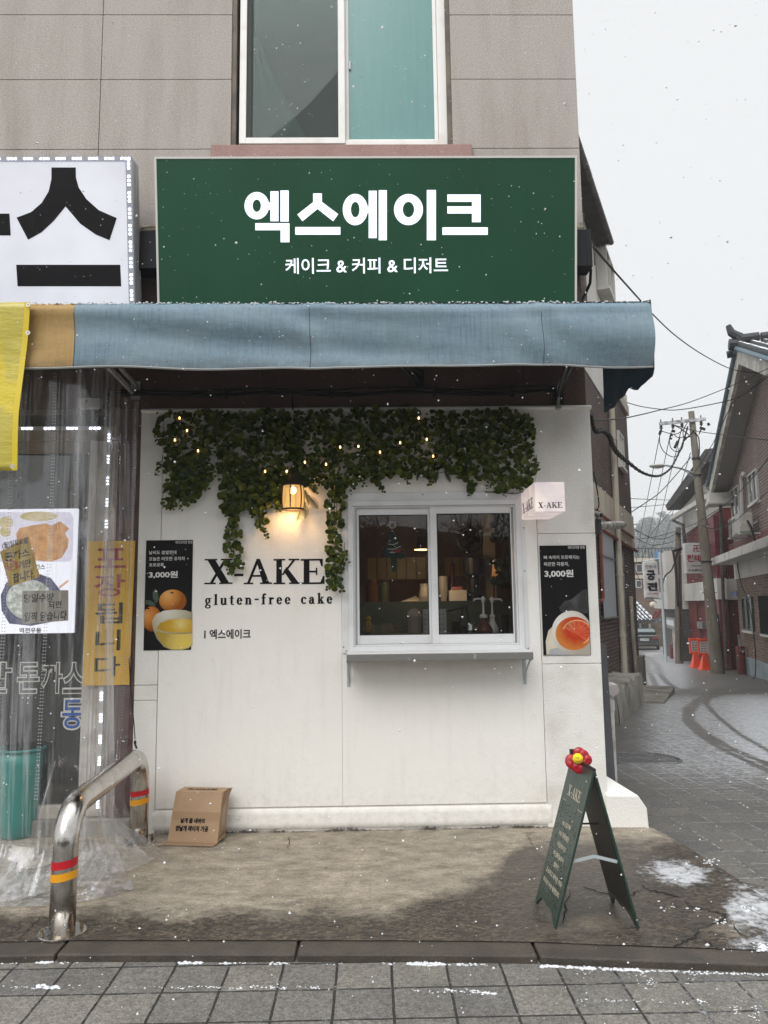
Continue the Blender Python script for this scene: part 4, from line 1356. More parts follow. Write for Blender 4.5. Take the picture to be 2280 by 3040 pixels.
# ------------------------------------------------------------------ clear plastic curtain
cu = thing("plastic_curtain", "clear plastic sheet curtain hanging in folds from the awning in front of the eatery", "curtain", (-2.4, YA + .08, 0))
def plastic(name, haze, extra, bst=.5):
    m, t, b, o = nodes(name)
    tr = N(t, 'ShaderNodeBsdfTransparent', {'Color': (0.982, 0.984, 0.984, 1)})
    bp = N(t, 'ShaderNodeBump', {'Strength': bst, 'Distance': 0.025, 'Height': noise(t, posn(t, (3, 3, 1.4)), 2.4, 4)})
    gl = N(t, 'ShaderNodeBsdfGlossy', {'Color': (.8, .8, .82, 1), 'Roughness': 0.09, 'Normal': bp.outputs[0]})
    df = N(t, 'ShaderNodeBsdfDiffuse', {'Color': (0.75, 0.76, 0.78, 1)})
    hz = N(t, 'ShaderNodeMixShader', {0: math_(t, 'MULTIPLY', ramp(t, noise(t, posn(t, (9, 9, .35)), 1.6, 5, .7), .48, .68, (.35,) * 3, (3.4,) * 3), haze), 1: tr.outputs[0], 2: df.outputs[0]})
    lw = N(t, 'ShaderNodeLayerWeight', {'Blend': 0.5, 'Normal': bp.outputs[0]})
    mx = N(t, 'ShaderNodeMixShader', {0: math_(t, 'ADD', math_(t, 'MULTIPLY', math_(t, 'POWER', lw.outputs['Facing'], 3.0), 0.34), extra + .02, True), 1: hz.outputs[0], 2: gl.outputs[0]})
    t.links.new(mx.outputs[0], o.inputs['Surface'])
    return m
M_PLAS = plastic("clear_plastic", 0.115, 0.045)
M_PLAS2 = plastic("crumpled_clear_plastic", 0.15, 0.11, .3)
ctl = [(-5.0, YA + .12), (-3.4, YA + .11), (-2.62, YA + .12)]
pF = P(255, 1096, YA + .12)
xw = P(398, 1800, -.05).x
base = [V((-5.0, YA + .12, 0)), V((-3.2, YA + .10, 0)), V((pF.x - .35, YA + .12, 0)), V((pF.x - .08, YA + .15, 0)), V((pF.x + .06, YA + .30, 0)), V((pF.x + .06, YA + .62, 0)), V((xw - .12, -.35, 0)), V((xw - .02, -.07, 0))]
def along(pts, s):
    L = [(b - a).length for a, b in zip(pts, pts[1:])]
    d = s * sum(L)
    for (a, b), l in zip(zip(pts, pts[1:]), L):
        if d <= l:
            return a.lerp(b, d / l), (b - a).normalized()
        d -= l
    return pts[-1], (pts[-1] - pts[-2]).normalized()
def smooth_path(pts, n):
    out = []
    for i in range(len(pts) - 1):
        p0, p1, p2, p3 = pts[max(i - 1, 0)], pts[i], pts[i + 1], pts[min(i + 2, len(pts) - 1)]
        for k in range(n):
            t = k / n
            out.append(0.5 * ((2 * p1) + (p2 - p0) * t + (2 * p0 - 5 * p1 + 4 * p2 - p3) * t * t + (3 * p1 - p0 - 3 * p2 + p3) * t ** 3))
    out.append(pts[-1])
    return out
cb = smooth_path(base, 8)
CZT = AZB + .10
_rc = random.Random(17)
CREASES = [(_rc.uniform(.30, .70), _rc.uniform(.0016, .0035), _rc.choice((-1, 1)) * _rc.uniform(.018, .04)) for _ in range(12)] + [(_rc.uniform(.70, 1.0), _rc.uniform(.002, .004), _rc.choice((-1, 1)) * _rc.uniform(.02, .045)) for _ in range(12)]
def cur(u, v):
    p, d = along(cb, u)
    nrm = V((-d.y, d.x, 0))
    z = CZT + (0.02 - CZT) * v
    f = .016 * math.sin(u * 70) + .016 * math.sin(u * 37 + 1.3 + v * 2.0) + .006 * math.sin(u * 150 + v * 5)
    f *= (.5 + .9 * v) * (1 - .45 * sstep(.5, .8, u))
    f += .03 * math.sin(v * 5 + u * 22) * v
    for cu_, cw_, ca_ in CREASES:
        uu = u - cu_ - .004 * math.sin(v * 4 + cu_ * 50)
        if abs(uu) < cw_ * 3:
            f += ca_ * math.exp(-(uu / cw_) ** 2) * (.35 + .65 * abs(math.sin(v * 3 + cu_ * 40)))
    fl = max(0, (v - .93) / .07)
    q = p + nrm * (f - .20 * fl * (1 + .5 * math.sin(u * 31))) + d * (.05 * math.sin(u * 60) * fl)
    return V((q.x, q.y, z + .012 * fl * abs(math.sin(u * 40))))
mb = MB()
mb.grid(cur, 760, 40)
mb.obj("clear_sheet", M_PLAS, cu, smooth=True)
mb = MB()                                                      # spare length lying on the ground in crumples
def pool(u, v):
    a = P(60 + 330 * u, 2600, YA)
    g0, g1 = G(-40 + 380 * u, 2600 - 40 * u, 0, lambda x, y: 0.0), G(-20 + 420 * u, 2700 - 55 * u ** 2.5, 0, lambda x, y: 0.0)
    p = g0.lerp(g1, v)
    h = .012 + .05 * abs(math.sin(u * 13 + v * 4)) * abs(math.sin(v * 5 + u * 7)) * (1 - v) + .008 * abs(math.sin(u * 23 + v * 9)) * (1 - v * .6) + .10 * (1 - v) ** 2 * (.4 + .6 * abs(math.sin(u * 9)))
    return V((p.x, p.y, h))
mb.grid(pool, 70, 22)
mb.obj("trailing_sheet", M_PLAS2, cu, smooth=True)
M_ZIP = mat("zip_tape", (0.36, 0.38, 0.39), 0.4)
m_z, t, b, o = nodes("milky_zip")
t.links.new(N(t, 'ShaderNodeMixShader', {0: .38, 1: N(t, 'ShaderNodeBsdfTransparent').outputs[0], 2: N(t, 'ShaderNodeBsdfDiffuse', {'Color': (0.6, 0.62, 0.63, 1)}).outputs[0]}).outputs[0], o.inputs['Surface'])
def u_at(px, py):
    best, bu = 1e9, 0
    for i in range(421):
        q = px_of(cur(i / 420, .35))
        if q and abs(q[0] - px) < best:
            best, bu = abs(q[0] - px), i / 420
    return bu
for zpx in (142, 385, 20):
    uu = u_at(zpx, 1500)
    mb = MB()
    n = 130
    for i in range(n):
        v = .03 + .82 * i / n
        p = cur(uu + .004 * math.sin(v * 4), v) + V((0, -.006, 0))
        for sx in (-1, 1):
            c = p + V((sx * .007, 0, 0))
            mb.box(c.x - .003, c.x + .003, c.y - .0015, c.y + .0015, c.z - .003, c.z + .003)
    mb.obj("zip", m_z, cu)
mb = MB()                                                      # small fastener at the bottom of the right zip, and its cord
c = P(374, 2190, -.12)
mb.lathe([(.004, -.016), (.014, -.012), (.016, 0), (.012, .014), (.004, .018)], c, 10)
mb.obj("zip_fastener", mat("grey_fastener", (0.12, 0.12, 0.13), 0.4), cu)
sc_ = thing("hanging_cord", "thin black cord tied to the steel rail beside the plastic curtain", "cord", P(400, 2200, -.1))
mb = MB()
mb.tube([P(392, 1942, -.07), P(383, 1958, -.07), P(388, 2040, -.08), P(398, 2150, -.10), P(401, 2195, -.12)], .0035, 6)
mb.obj("cord", M_CABLE, sc_)
mb = MB()
mb.ball(P(401, 2204, -.12), .012, 8, 6, (.8, .8, 1.3))
mb.tube([P(401, 2210, -.12), P(406, 2222, -.13)], .007, 6)
mb.obj("knot", M_CABLE, sc_)

# ------------------------------------------------------------------ artificial vine over the shopfront
KS = 2280 / 1659
def inpoly(x, y, poly):
    c = False
    n = len(poly)
    for i in range(n):
        x0, y0 = poly[i]
        x1, y1 = poly[i - 1]
        if (y0 > y) != (y1 > y) and x < (x1 - x0) * (y - y0) / (y1 - y0) + x0:
            c = not c
    return c
VINES = [   # outline on the wall, and thickness of the layer
    ([(338, 892), (430, 886), (520, 890), (600, 886), (700, 886), (800, 882), (810, 878), (830, 886), (960, 888), (1070, 884), (1100, 878), (1118, 890), (1145, 896), (1154, 930), (1152, 985), (1163, 1000), (1156, 1030), (1140, 1052), (1118, 1050), (1075, 1062), (1052, 1030), (1010, 1046), (985, 1028), (955, 1016), (930, 1040), (905, 1020), (880, 1032), (850, 1030), (815, 1050), (790, 1030), (765, 1048), (745, 1050), (700, 1046), (680, 1036), (655, 1050), (640, 1030), (605, 1050), (590, 1080), (560, 1062), (520, 1052), (475, 1012), (468, 985), (452, 1000), (440, 1010), (358, 1010), (352, 960), (334, 945)], .12, 2700),
    ([(350, 1000), (458, 1000), (456, 1040), (420, 1088), (395, 1094), (360, 1096), (352, 1060), (362, 1040)], .08, 190),
    ([(474, 1000), (600, 1030), (612, 1080), (585, 1100), (545, 1110), (480, 1100), (470, 1050)], .09, 270),
    ([(480, 1090), (525, 1090), (520, 1130), (524, 1180), (522, 1225), (508, 1242), (492, 1230), (483, 1190), (488, 1140)], .06, 95),
    ([(535, 1095), (570, 1090), (578, 1135), (566, 1150), (556, 1140)], .05, 44),
    ([(585, 1060), (612, 1068), (618, 1098), (598, 1100)], .06, 36),
    ([(705, 1040), (748, 1040), (742, 1110), (736, 1160), (742, 1205), (738, 1255), (722, 1276), (704, 1250), (702, 1200), (708, 1160), (703, 1100)], .07, 165),
    ([(1012, 1040), (1024, 1040), (1024, 1060), (1010, 1058)], .03, 8),
]
iv = thing("vine_garland", "artificial green vine with round leaves draped along the top of the white front", "garland", P(1030, 1300, -.05))
def leaf(mb, c, r, nrm, spin):
    nrm = nrm.normalized()
    a = nrm.cross(V((0, 0, 1)))
    a = a.normalized() if a.length > .01 else V((1, 0, 0))
    b = nrm.cross(a)
    x, y = a * math.cos(spin) + b * math.sin(spin), b * math.cos(spin) - a * math.sin(spin)
    o = len(mb.v)
    mb.v.append(tuple(c - nrm * r * .22))
    n = 9
    for i in range(n):
        t = 2 * math.pi * i / n
        k = r * (1.0 if i else .80) * (1 + .06 * math.sin(3 * t))
        fold = .18 * abs(math.sin(t)) * r
        mb.v.append(tuple(c + x * math.cos(t) * k + y * math.sin(t) * k * .93 + nrm * fold))
    mb.f += [(o, o + 1 + i, o + 1 + (i + 1) % n) for i in range(n)]
mb, st = MB(), MB()
rnd = random.Random(11)
for poly, dep, cnt in VINES:
    xs, ys = [p[0] for p in poly], [p[1] for p in poly]
    k = 0
    last = None
    while k < cnt:
        x, y = rnd.uniform(min(xs), max(xs)), rnd.uniform(min(ys), max(ys))
        if not inpoly(x, y, poly):
            continue
        if math.sin(x * .11 + 2 * math.sin(y * .05)) * math.sin(y * .13 + x * .03) > .95:
            continue
        k += 1
        dy = -.018 - dep * rnd.random() ** .8
        c = P(x * KS, y * KS, dy)
        nrm = V((rnd.gauss(0, .45), -1, rnd.gauss(.30, .45)))
        leaf(mb, c, rnd.choice((rnd.uniform(.013, .022), rnd.uniform(.02, .033))), nrm, rnd.uniform(0, 6.3))
        if k % 5 == 0:
            if last and (last - c).length < .3:
                m = (last + c) / 2 + V((rnd.gauss(0, .01), .012, -.02))
                st.tube([last, m, c], .0022, 4, False)
            last = c
# loose trailing ends along the ragged lower edge
EDGE = [(352, 1088), (370, 1096), (392, 1094), (418, 1086), (446, 1052), (470, 1010), (486, 1100), (500, 1236), (516, 1228), (556, 1140), (570, 1150), (600, 1098), (618, 1092), (668, 1050), (690, 1050), (712, 1262), (730, 1272), (744, 1200), (770, 1046), (790, 1034), (815, 1052), (846, 1034), (880, 1036), (930, 1042), (985, 1034), (1016, 1056), (1050, 1040), (1075, 1064), (1092, 1062), (1118, 1056), (1145, 1046), (1160, 1010), (338, 940), (350, 1010)]
for ex, ey in EDGE:
    n = rnd.randint(2, 5)
    p0 = P(ex * KS, (ey - 14) * KS, -.05 - rnd.random() * .06)
    drift = rnd.gauss(0, .25)
    L_ = 0.0
    pts = [p0 + V((0, .01, .05)), p0]
    for i in range(n):
        L_ += rnd.uniform(.016, .026)
        p = p0 + V((drift * L_ + rnd.gauss(0, .008), rnd.gauss(0, .008), -L_))
        pts.append(p)
        for sx in (-1, 1):
            leaf(mb, p + V((sx * rnd.uniform(.006, .016), -.006, rnd.gauss(0, .006))), rnd.uniform(.010, .021) * (1 - .12 * i), V((rnd.gauss(0, .4), -1, rnd.gauss(.2, .4))), rnd.uniform(0, 6.3))
    st.tube(pts, .0022, 4, False)
for pts in ([(505, 1000), (500, 1100), (505, 1180), (506, 1236)], [(725, 1040), (722, 1110), (724, 1170), (722, 1262)], [(560, 1060), (556, 1100), (566, 1146)], [(400, 990), (405, 1040), (385, 1090)]):
    st.tube(smooth_path([P(a * KS, b * KS, -.035) for a, b in pts], 5), .003, 5)
st.obj("vine_stem", mat("vine_stem_green", (0.04, 0.09, 0.05), 0.6), iv)
m_l, t, b, o = nodes("vine_leaf_green")
g_ = N(t, 'ShaderNodeNewGeometry')
c = ramp(t, g_.outputs['Random Per Island'], 0.0, 1.0, (0.005, 0.024, 0.003), (0.110, 0.130, 0.008))
c = mixc(t, 0.35, c, ramp(t, noise(t, posn(t), 60, 3), .3, .7, (0.018, 0.045, 0.008), (0.075, 0.10, 0.014)))
t.links.new(c, b.inputs['Base Color'])
b.inputs['Roughness'].default_value = 0.45
b.inputs['Specular IOR Level'].default_value = 0.22
b.inputs['Subsurface Weight'].default_value = 0.0
mb.obj("leaves", m_l, iv)
# fern sprigs
def fern(px, py, ang, L, mbx):
    a = P(px, py, -.06)
    d = V((math.sin(ang), -.25, -math.cos(ang))).normalized()
    n = 15
    sd_ = d.cross(V((0, 1, 0))).normalized()
    for i in range(n):
        s = i / n
        p = a + d * L * s + V((0, 0, -.02 * s * s))
        w = L * .34 * math.sin(math.pi * (.12 + .86 * s)) * .8
        for sg_ in (-1, 1):
            q = p + sd_ * sg_ * w + d * w * .6
            mbx.add([p - d * .003, q, p + d * .006], [(0, 1, 2)])
            for j in (.35, .7):
                e = p.lerp(q, j)
                mbx.add([e, e + d * w * .30 + sd_ * sg_ * .002, e + sd_ * sg_ * w * .12], [(0, 1, 2)])
    mbx.tube([a, a + d * L * .5, a + d * L], .0015, 4)
fm = MB()
for q in ((905, 1455, .3, .11), (912, 1470, .75, .13), (905, 1490, 0.05, .12), (898, 1500, -.35, .12), (912, 1440, 1.0, .10), (1280, 1395, .35, .10), (1300, 1398, -.3, .08), (1320, 1398, .5, .09), (1010, 1725, .2, .05), (1245, 1400, -.4, .06)):
    fern(*q, fm)
fm.obj("fern_sprig", mat("dry_fern_green", (0.045, 0.055, 0.028), 0.7), iv)

# fairy lights
BULBS = [(533, 1241), (555, 1278), (519, 1306), (588, 1338), (787, 1399), (851, 1399), (905, 1372), (968, 1378), (1010, 1327), (1064, 1325), (1128, 1342), (1188, 1314), (1243, 1241), (1267, 1304), (1286, 1354)]
fl = thing("fairy_lights", "string of tiny warm lit bulbs threaded through the vine", "string lights", P(1000, 1300, -.13))
M_BULB = lit_mat("warm_bulb", (1, .8, .5), (1.0, 0.50, 0.16), 5.0)
for q in BULBS:
    c = P(*q, -.148)
    mb = MB()
    mb.lathe([(.002, -.010), (.0055, -.006), (.0062, -.001), (.0045, .006), (.003, .009)], c, 10)
    bo = mb.obj("bulb", M_BULB, fl, smooth=True)
    mb = MB()
    mb.lathe([(.0036, .009), (.0036, .016), (.002, .019)], c, 8)
    mb.obj("socket", M_CABLE, bo)
mb = MB()
pts = []
for a, b in zip(BULBS, BULBS[1:]):
    A, B = P(*a, -.145) + V((0, 0, .018)), P(*b, -.145) + V((0, 0, .018))
    for i in range(6):
        p = A.lerp(B, i / 6) + V((0, .03 * math.sin(math.pi * i / 6), -.025 * math.sin(math.pi * i / 6)))
        pts.append(p)
pts.append(B)
mb.tube(pts, .0013, 4, False)
mb.obj("light_wire", M_CABLE, fl)

# wall lantern
lc = P(870, 1475, -.14)
lt = thing("wall_lantern", "lit brown metal lantern with a barrel glass, hanging under the vine", "lantern", lc)
M_BRZ = mat("bronze_lantern_metal", (0.045, 0.030, 0.022), 0.55, 0.4, bump=.3)
s = 1.0
z_top, z_g1, z_g0 = P(870, 1418, -.14).z, P(870, 1442, -.14).z, P(870, 1510, -.14).z
rg = (P(903, 1475, -.14).x - P(838, 1475, -.14).x) / 2
mb = MB()
mb.lathe([(.012, z_top + .05), (.018, z_top + .03), (.03, z_top + .012), (.045, z_top - .005), (rg * .92, z_g1 + .012), (rg * 1.02, z_g1 + .004), (rg * 1.02, z_g1 - .003)], (lc.x, lc.y, 0), 24)
mb.obj("lantern_cap", M_BRZ, lt, smooth=True)
mb = MB()
mb.tube([(lc.x + rg * .97 * math.cos(a * .2618), lc.y + rg * .97 * math.sin(a * .2618), z_g0 - .006) for a in range(25)], .007, 8)
for k in range(6):
    a = math.pi * (k / 3 + .12)
    pts = []
    for j in range(7):
        f = j / 6
        r = rg * (.90 + .14 * math.sin(math.pi * (.15 + .75 * f)))
        pts.append((lc.x + r * math.cos(a), lc.y + r * math.sin(a), z_g0 + (z_g1 - z_g0) * f))
    mb.tube(pts, .0052, 6)
mb.obj("lantern_cage", M_BRZ, lt)
mb = MB()
mb.lathe([(rg * (.87 + .13 * math.sin(math.pi * (.15 + .75 * j / 8))), z_g0 + (z_g1 - z_g0) * j / 8) for j in range(9)], (lc.x, lc.y, 0), 28)
m_lg, t, b, o = nodes("amber_seeded_glass")
tr = N(t, 'ShaderNodeBsdfTransparent', {'Color': (1.0, 0.90, 0.72, 1)})
em = N(t, 'ShaderNodeEmission', {'Color': (1.0, 0.58, 0.20, 1), 'Strength': 0.62})
t.links.new(N(t, 'ShaderNodeMixShader', {0: .62, 1: tr.outputs[0], 2: em.outputs[0]}).outputs[0], o.inputs['Surface'])
mb.obj("lantern_glass", m_lg, lt, smooth=True)
mb = MB()
mb.ball((lc.x, lc.y, z_g1 - .035), .024, 14, 10, (1, 1, 1.15))
mb.obj("bulb", lit_mat("lantern_bulb", (1, .9, .7), (1.0, 0.80, 0.48), 9.0), lt, smooth=True)
mb = MB()
mb.bar((lc.x, -.005, z_top + .06), (lc.x, lc.y, z_top + .055), .014, .014)
mb.box(lc.x - .03, lc.x + .03, -.012, -.006, z_top - .02, z_top + .12)
mb.obj("wall_bracket", M_BRZ, lt)
pl = bpy.data.lights.new("lantern_light", 'POINT')
pl.energy, pl.color, pl.shadow_soft_size = 5.5, (1.0, 0.58, 0.24), 0.03
po = bpy.data.objects.new("lantern_light", pl)
COL.objects.link(po)
po.location = (lc.x, lc.y - .005, z_g0 + .012)
po.parent = lt
po.matrix_parent_inverse = Matrix.Translation(-lt.location)

# projecting cube sign
q0, q1 = P(1588, 1475, -.50), P(1677, 1475, -.50)
cz0, cz1 = P(1630, 1519, -.50).z, P(1630, 1431, -.50).z
cs = thing("cube_sign", "small white lit box sign jutting from the wall below the vine's right end", "box sign", (q0.x, -.25, cz0))
m_cb, t, b, o = nodes("milky_lit_acrylic")
b.inputs['Base Color'].default_value = (0.62, 0.60, 0.60, 1)
b.inputs['Roughness'].default_value = 0.35
em = ramp(t, noise(t, posn(t, (1, 1, 1)), 7.0, 2), .35, .7, (0.52, 0.40, 0.44), (0.95, 0.78, 0.66))
t.links.new(em, b.inputs['Emission Color'])
b.inputs['Emission Strength'].default_value = 0.42
mb = MB()
mb.box(q0.x, q1.x, -.50, -.012, cz0, cz1)
mb.obj("acrylic_box", m_cb, cs, bevel=.004)
mb = MB()
mb.box(q0.x + .02, q1.x - .02, -.0115, -.002, cz0 + .02, cz1 - .02)
mb.obj("wall_plate", M_ALU, cs)
mb = MB()
ps, w = serif('X-AKE', .06)
a0, a1, b0, b1 = P(1598, 1500, -.5).x, P(1669, 1500, -.5).x, P(1630, 1508, -.5).z, P(1630, 1491, -.5).z
put_polys(mb, ps, lambda a, b, e: (a0 + a / w * (a1 - a0), -.5012 - e, b0 + b * (b1 - b0)))
y0, y1 = -.06, -.44
put_polys(mb, ps, lambda a, b, e: (q0.x - .0012 - e, y0 + a / w * (y1 - y0), b0 + .012 + b * (b1 - b0) * 1.9))
mb.obj("sign_lettering", M_LETTER, cs)
mb = MB()
mb.tube([P(1440, 1460, -.03), P(1480, 1462, -.03), P(1530, 1466, -.05), (q0.x - .01, -.1, cz1 - .01), (q0.x + .01, -.1, cz1 + .002)], .004, 6)
mb.obj("power_lead", M_CABLE, cs)
# little round paper charm over the window
ch = thing("round_charm", "small round pale charm hanging on the trim above the window", "charm", P(1453, 1467, -.03))
mb = MB()
c = P(1453, 1467, -.024)
for r in (.017, .011):
    mb.tube([c + V((math.cos(a * .393) * r, 0, math.sin(a * .393) * r)) for a in range(17)], .0022, 5)
mb.tube([c + V((-.012, -.001, -.008)), c, c + V((.012, -.001, -.008))], .002, 4)
mb.obj("charm_ring", M_UPVC, ch)

# ------------------------------------------------------------------ posters
M_POST = mat("black_poster_print", (0.008, 0.008, 0.009), 0.5, spec=.12)
M_PTEXT = mat("white_print", (0.72, 0.72, 0.70), 0.5)
def flat(mb, y, pts, e=0.0):
    q = [P(a, b, y - e) for a, b in pts]
    mb.add(q, [tuple(range(len(q)))])
def ell(cx, cy, rx, ry, n=36, a0=0, a1=360):
    return [(cx + rx * math.cos(rad(a0 + (a1 - a0) * i / n)), cy + ry * math.sin(rad(a0 + (a1 - a0) * i / n))) for i in range(n + (a1 - a0 < 360))]
def clip(pts, xmin, xmax, ymin, ymax):
    return [(min(xmax, max(xmin, a)), min(ymax, max(ymin, b))) for a, b in pts]
def pmat(name, a, b, sc=14, th=(.35, .65), rough=.45):
    return mat(name, a, rough, col2=b, nscale=sc, thr=th)
k = 760 / 1659
def gmat(name, c, R, inner, mid, outer, sc=30, amt=.25):
    """a printed picture: the print's own tones run out from a point"""
    m, t, b, o = nodes(name)
    v = posn(t)
    d = N(t, 'ShaderNodeVectorMath', {0: v, 1: tuple(c)}, operation='DISTANCE')
    f = math_(t, 'DIVIDE', d.outputs['Value'], R)
    r = N(t, 'ShaderNodeValToRGB', {'Fac': math_(t, 'ADD', f, math_(t, 'MULTIPLY', math_(t, 'SUBTRACT', noise(t, v, sc, 5, .7), .5), amt))})
    e = r.color_ramp.elements
    e[0].color, e[1].color = c4(inner), c4(outer)
    e.new(.5).color = c4(mid)
    t.links.new(r.outputs[0], b.inputs['Base Color'])
    b.inputs['Roughness'].default_value = .45
    b.inputs['Specular IOR Level'].default_value = .2
    return m
L = lambda x, y: (x * k, 1400 + y * k)
p1 = thing("yuzu_poster", "black poster of yellow tea and two citrus fruits, left of the big lettering", "poster", P(500, 1770, -.008))
x0, x1, z0, z1 = W4(431, 1604, 571, 1930)
mb = MB()
mb.box(x0, x1, -.0095, -.0072, z0, z1)
mb.obj("poster_sheet", M_POST, p1)
yy = -.0100
mb = MB()
for s_, a, b, c, d in (('테이크아웃 한정', 1138, 1246, 449, 468), ('날씨도 쌀쌀한데', 966, 1143, 512, 536), ('오늘은 따듯한 유자차', 966, 1199, 552, 577), ('호로로록', 966, 1062, 593, 616), ('3,000원', 964, 1152, 645, 692)):
    mb = MB()
    wall_text(mb, s_, a * k, 1400 + c * k, b * k, 1400 + d * k, yy, .012 if d < 690 else .03)
    mb.obj("poster_text", M_PTEXT, p1)
def pict(parent, name, m, e, *shapes):
    mb = MB()
    for s_ in shapes:
        flat(mb, -.0097, s_, e)
    return mb.obj(name, m, parent)
CL = lambda pts: [L(*q) for q in clip(pts, 936, 1246, 440, 1157)]
M_OR = gmat("orange_peel", P(*L(1085, 800), -.01), .115, (0.80, 0.46, 0.16), (0.66, 0.28, 0.05), (0.30, 0.085, 0.01), 70, .22)
M_OR2 = gmat("orange_peel_deep", P(*L(955, 930), -.01), .12, (0.74, 0.34, 0.08), (0.58, 0.19, 0.025), (0.20, 0.05, 0.006), 70, .22)
pict(p1, "printed_leaf", pmat("leaf_print", (0.03, 0.06, 0.03), (0.07, 0.11, 0.06)), .0001, CL([(1010, 855), (990, 820), (990, 780), (1008, 757), (1025, 790), (1028, 830)]), CL([(1010, 872), (975, 868), (935, 855), (935, 830), (975, 835), (1000, 850)]))
pict(p1, "printed_fruit", M_OR2, .0002, CL(ell(985, 955, 62, 82)))
pict(p1, "printed_fruit", M_OR, .0003, CL(ell(1120, 838, 88, 74)))
pict(p1, "fruit_stem_end", M_LETTER, .0004, CL(ell(1114, 785, 12, 5)), CL(ell(958, 887, 14, 4)))
bowl = [(985, 968), (1010, 925), (1060, 902), (1130, 894), (1200, 898), (1246, 912), (1246, 1122), (1225, 1145), (1180, 1157), (1110, 1157), (1060, 1135), (1015, 1080), (992, 1020)]
pict(p1, "printed_bowl", gmat("pale_bowl_print", P(*L(1080, 900), -.01), .20, (0.78, 0.77, 0.70), (0.58, 0.55, 0.42), (0.32, 0.29, 0.16), 14, .3), .0005, CL(bowl))
pict(p1, "printed_tea", gmat("yellow_tea_print", P(*L(1190, 1110), -.01), .15, (0.80, 0.62, 0.10), (0.72, 0.54, 0.14), (0.46, 0.32, 0.05), 16, .35), .0006, CL([(1012, 1030), (1060, 1046), (1130, 1054), (1200, 1052), (1246, 1048), (1246, 1118), (1222, 1140), (1180, 1152), (1112, 1152), (1062, 1128), (1025, 1080)]))
pict(p1, "printed_tea", gmat("tea_top_print", P(*L(1170, 985), -.01), .14, (0.82, 0.66, 0.26), (0.64, 0.40, 0.04), (0.50, 0.30, 0.03), 40, .5), .0007, CL([(1012, 1018), (1040, 980), (1100, 958), (1180, 952), (1246, 960), (1246, 1040), (1190, 1044), (1120, 1044), (1060, 1036)]))
k2 = 880 / 1659
p2 = thing("grapefruit_poster", "black poster with a cup of red grapefruit tea, right of the window", "poster", P(1680, 1780, -.008))
x0, x1, z0, z1 = W4(1607, 1619.5, 1746, 1944)
mb = MB()
mb.box(x0, x1, -.0095, -.0012, z0, z1)
mb.obj("poster_sheet", M_POST, p2)
def RR(pts):
    out = []
    for a, b in pts:
        a = min(a, 637 + (b - 413) * .0457 + 0.5)
        a = max(a, 377 + (b - 413) * .0424)
        b = min(b, 1025.5)
        out.append((1400 + a * k2, 1400 + b * k2))
    return out
mb = MB()
for s_, a, b, c, d in (('테이크아웃 한정', 540, 632, 416, 433), ('뼈 속까지 뜨듯해지는', 404, 604, 469, 490), ('따끈한 자몽차,', 406, 545, 506, 530), ('3,000원', 408, 570, 549, 594)):
    mb = MB()
    wall_text(mb, s_, 1400 + a * k2, 1400 + c * k2, 1400 + b * k2, 1400 + d * k2, yy, .012 if d < 590 else .03)
    mb.obj("poster_text", M_PTEXT, p2)
pict(p2, "printed_steam", pmat("steam_print", (0.018, 0.018, 0.02), (0.10, 0.10, 0.11), 9, (.42, .75)), .0001, RR([(500, 785), (490, 760), (520, 725), (560, 715), (590, 690), (620, 665), (652, 655), (652, 790), (600, 800)]))
pict(p2, "printed_saucer", gmat("cream_saucer", P(1400 + 450 * .5305, 1400 + 950 * .5305, -.01), .2, (0.72, 0.66, 0.55), (0.62, 0.55, 0.42), (0.42, 0.38, 0.31), 12, .25), .0002, RR([(418, 1000), (415, 950), (430, 890), (470, 850), (600, 850), (700, 900), (700, 1026), (420, 1026)]))
pict(p2, "printed_shadow", pmat("saucer_cast", (0.38, 0.40, 0.44), (0.45, 0.45, 0.45), 7), .00025, RR([(430, 1026), (440, 995), (480, 985), (520, 1000), (560, 1026)]))
pict(p2, "printed_cup", gmat("white_cup_print", P(1400 + 500 * .5305, 1400 + 850 * .5305, -.01), .26, (0.80, 0.78, 0.74), (0.66, 0.62, 0.56), (0.38, 0.33, 0.28), 12, .2), .0003, RR(ell(560, 898, 112, 119)))
pict(p2, "printed_tea", gmat("red_tea_print", P(1400 + 590 * .5305, 1400 + 880 * .5305, -.01), .15, (0.66, 0.12, 0.03), (0.50, 0.035, 0.012), (0.60, 0.20, 0.04), 45, .55), .0004, RR(ell(572, 906, 102, 94)))
seg = []
for i in range(9):
    a = 200 + i * 24
    seg.append(RR([(590, 908), (590 + 74 * math.cos(rad(a)), 900 + 62 * math.sin(rad(a))), (590 + 74 * math.cos(rad(a + 17)), 900 + 62 * math.sin(rad(a + 17)))]))
pict(p2, "printed_segment", pmat("grapefruit_flesh", (0.60, 0.055, 0.02), (0.70, 0.16, 0.06), 40), .0005, *seg)
pict(p2, "printed_rind", pmat("grapefruit_rind", (0.75, 0.42, 0.20), (0.70, 0.30, 0.12), 30), .0006, *[RR([(590 + r0 * math.cos(rad(a)), 900 + r0 * .85 * math.sin(rad(a))), (590 + r1 * math.cos(rad(a)), 900 + r1 * .85 * math.sin(rad(a))), (590 + r1 * math.cos(rad(a + 12)), 900 + r1 * .85 * math.sin(rad(a + 12))), (590 + r0 * math.cos(rad(a + 12)), 900 + r0 * .85 * math.sin(rad(a + 12)))]) for r0, r1 in ((75, 84),) for a in range(195, 420, 12)])
pict(p2, "printed_rosemary", pmat("rosemary_print", (0.16, 0.22, 0.06), (0.30, 0.34, 0.14), 30), .0007, *[RR([(555, 880), (555 + 40 * math.cos(rad(a)) - 3, 880 + 40 * math.sin(rad(a))), (555 + 40 * math.cos(rad(a)) + 3, 880 + 40 * math.sin(rad(a)) + 3)]) for a in (190, 215, 235, 255, 275)])

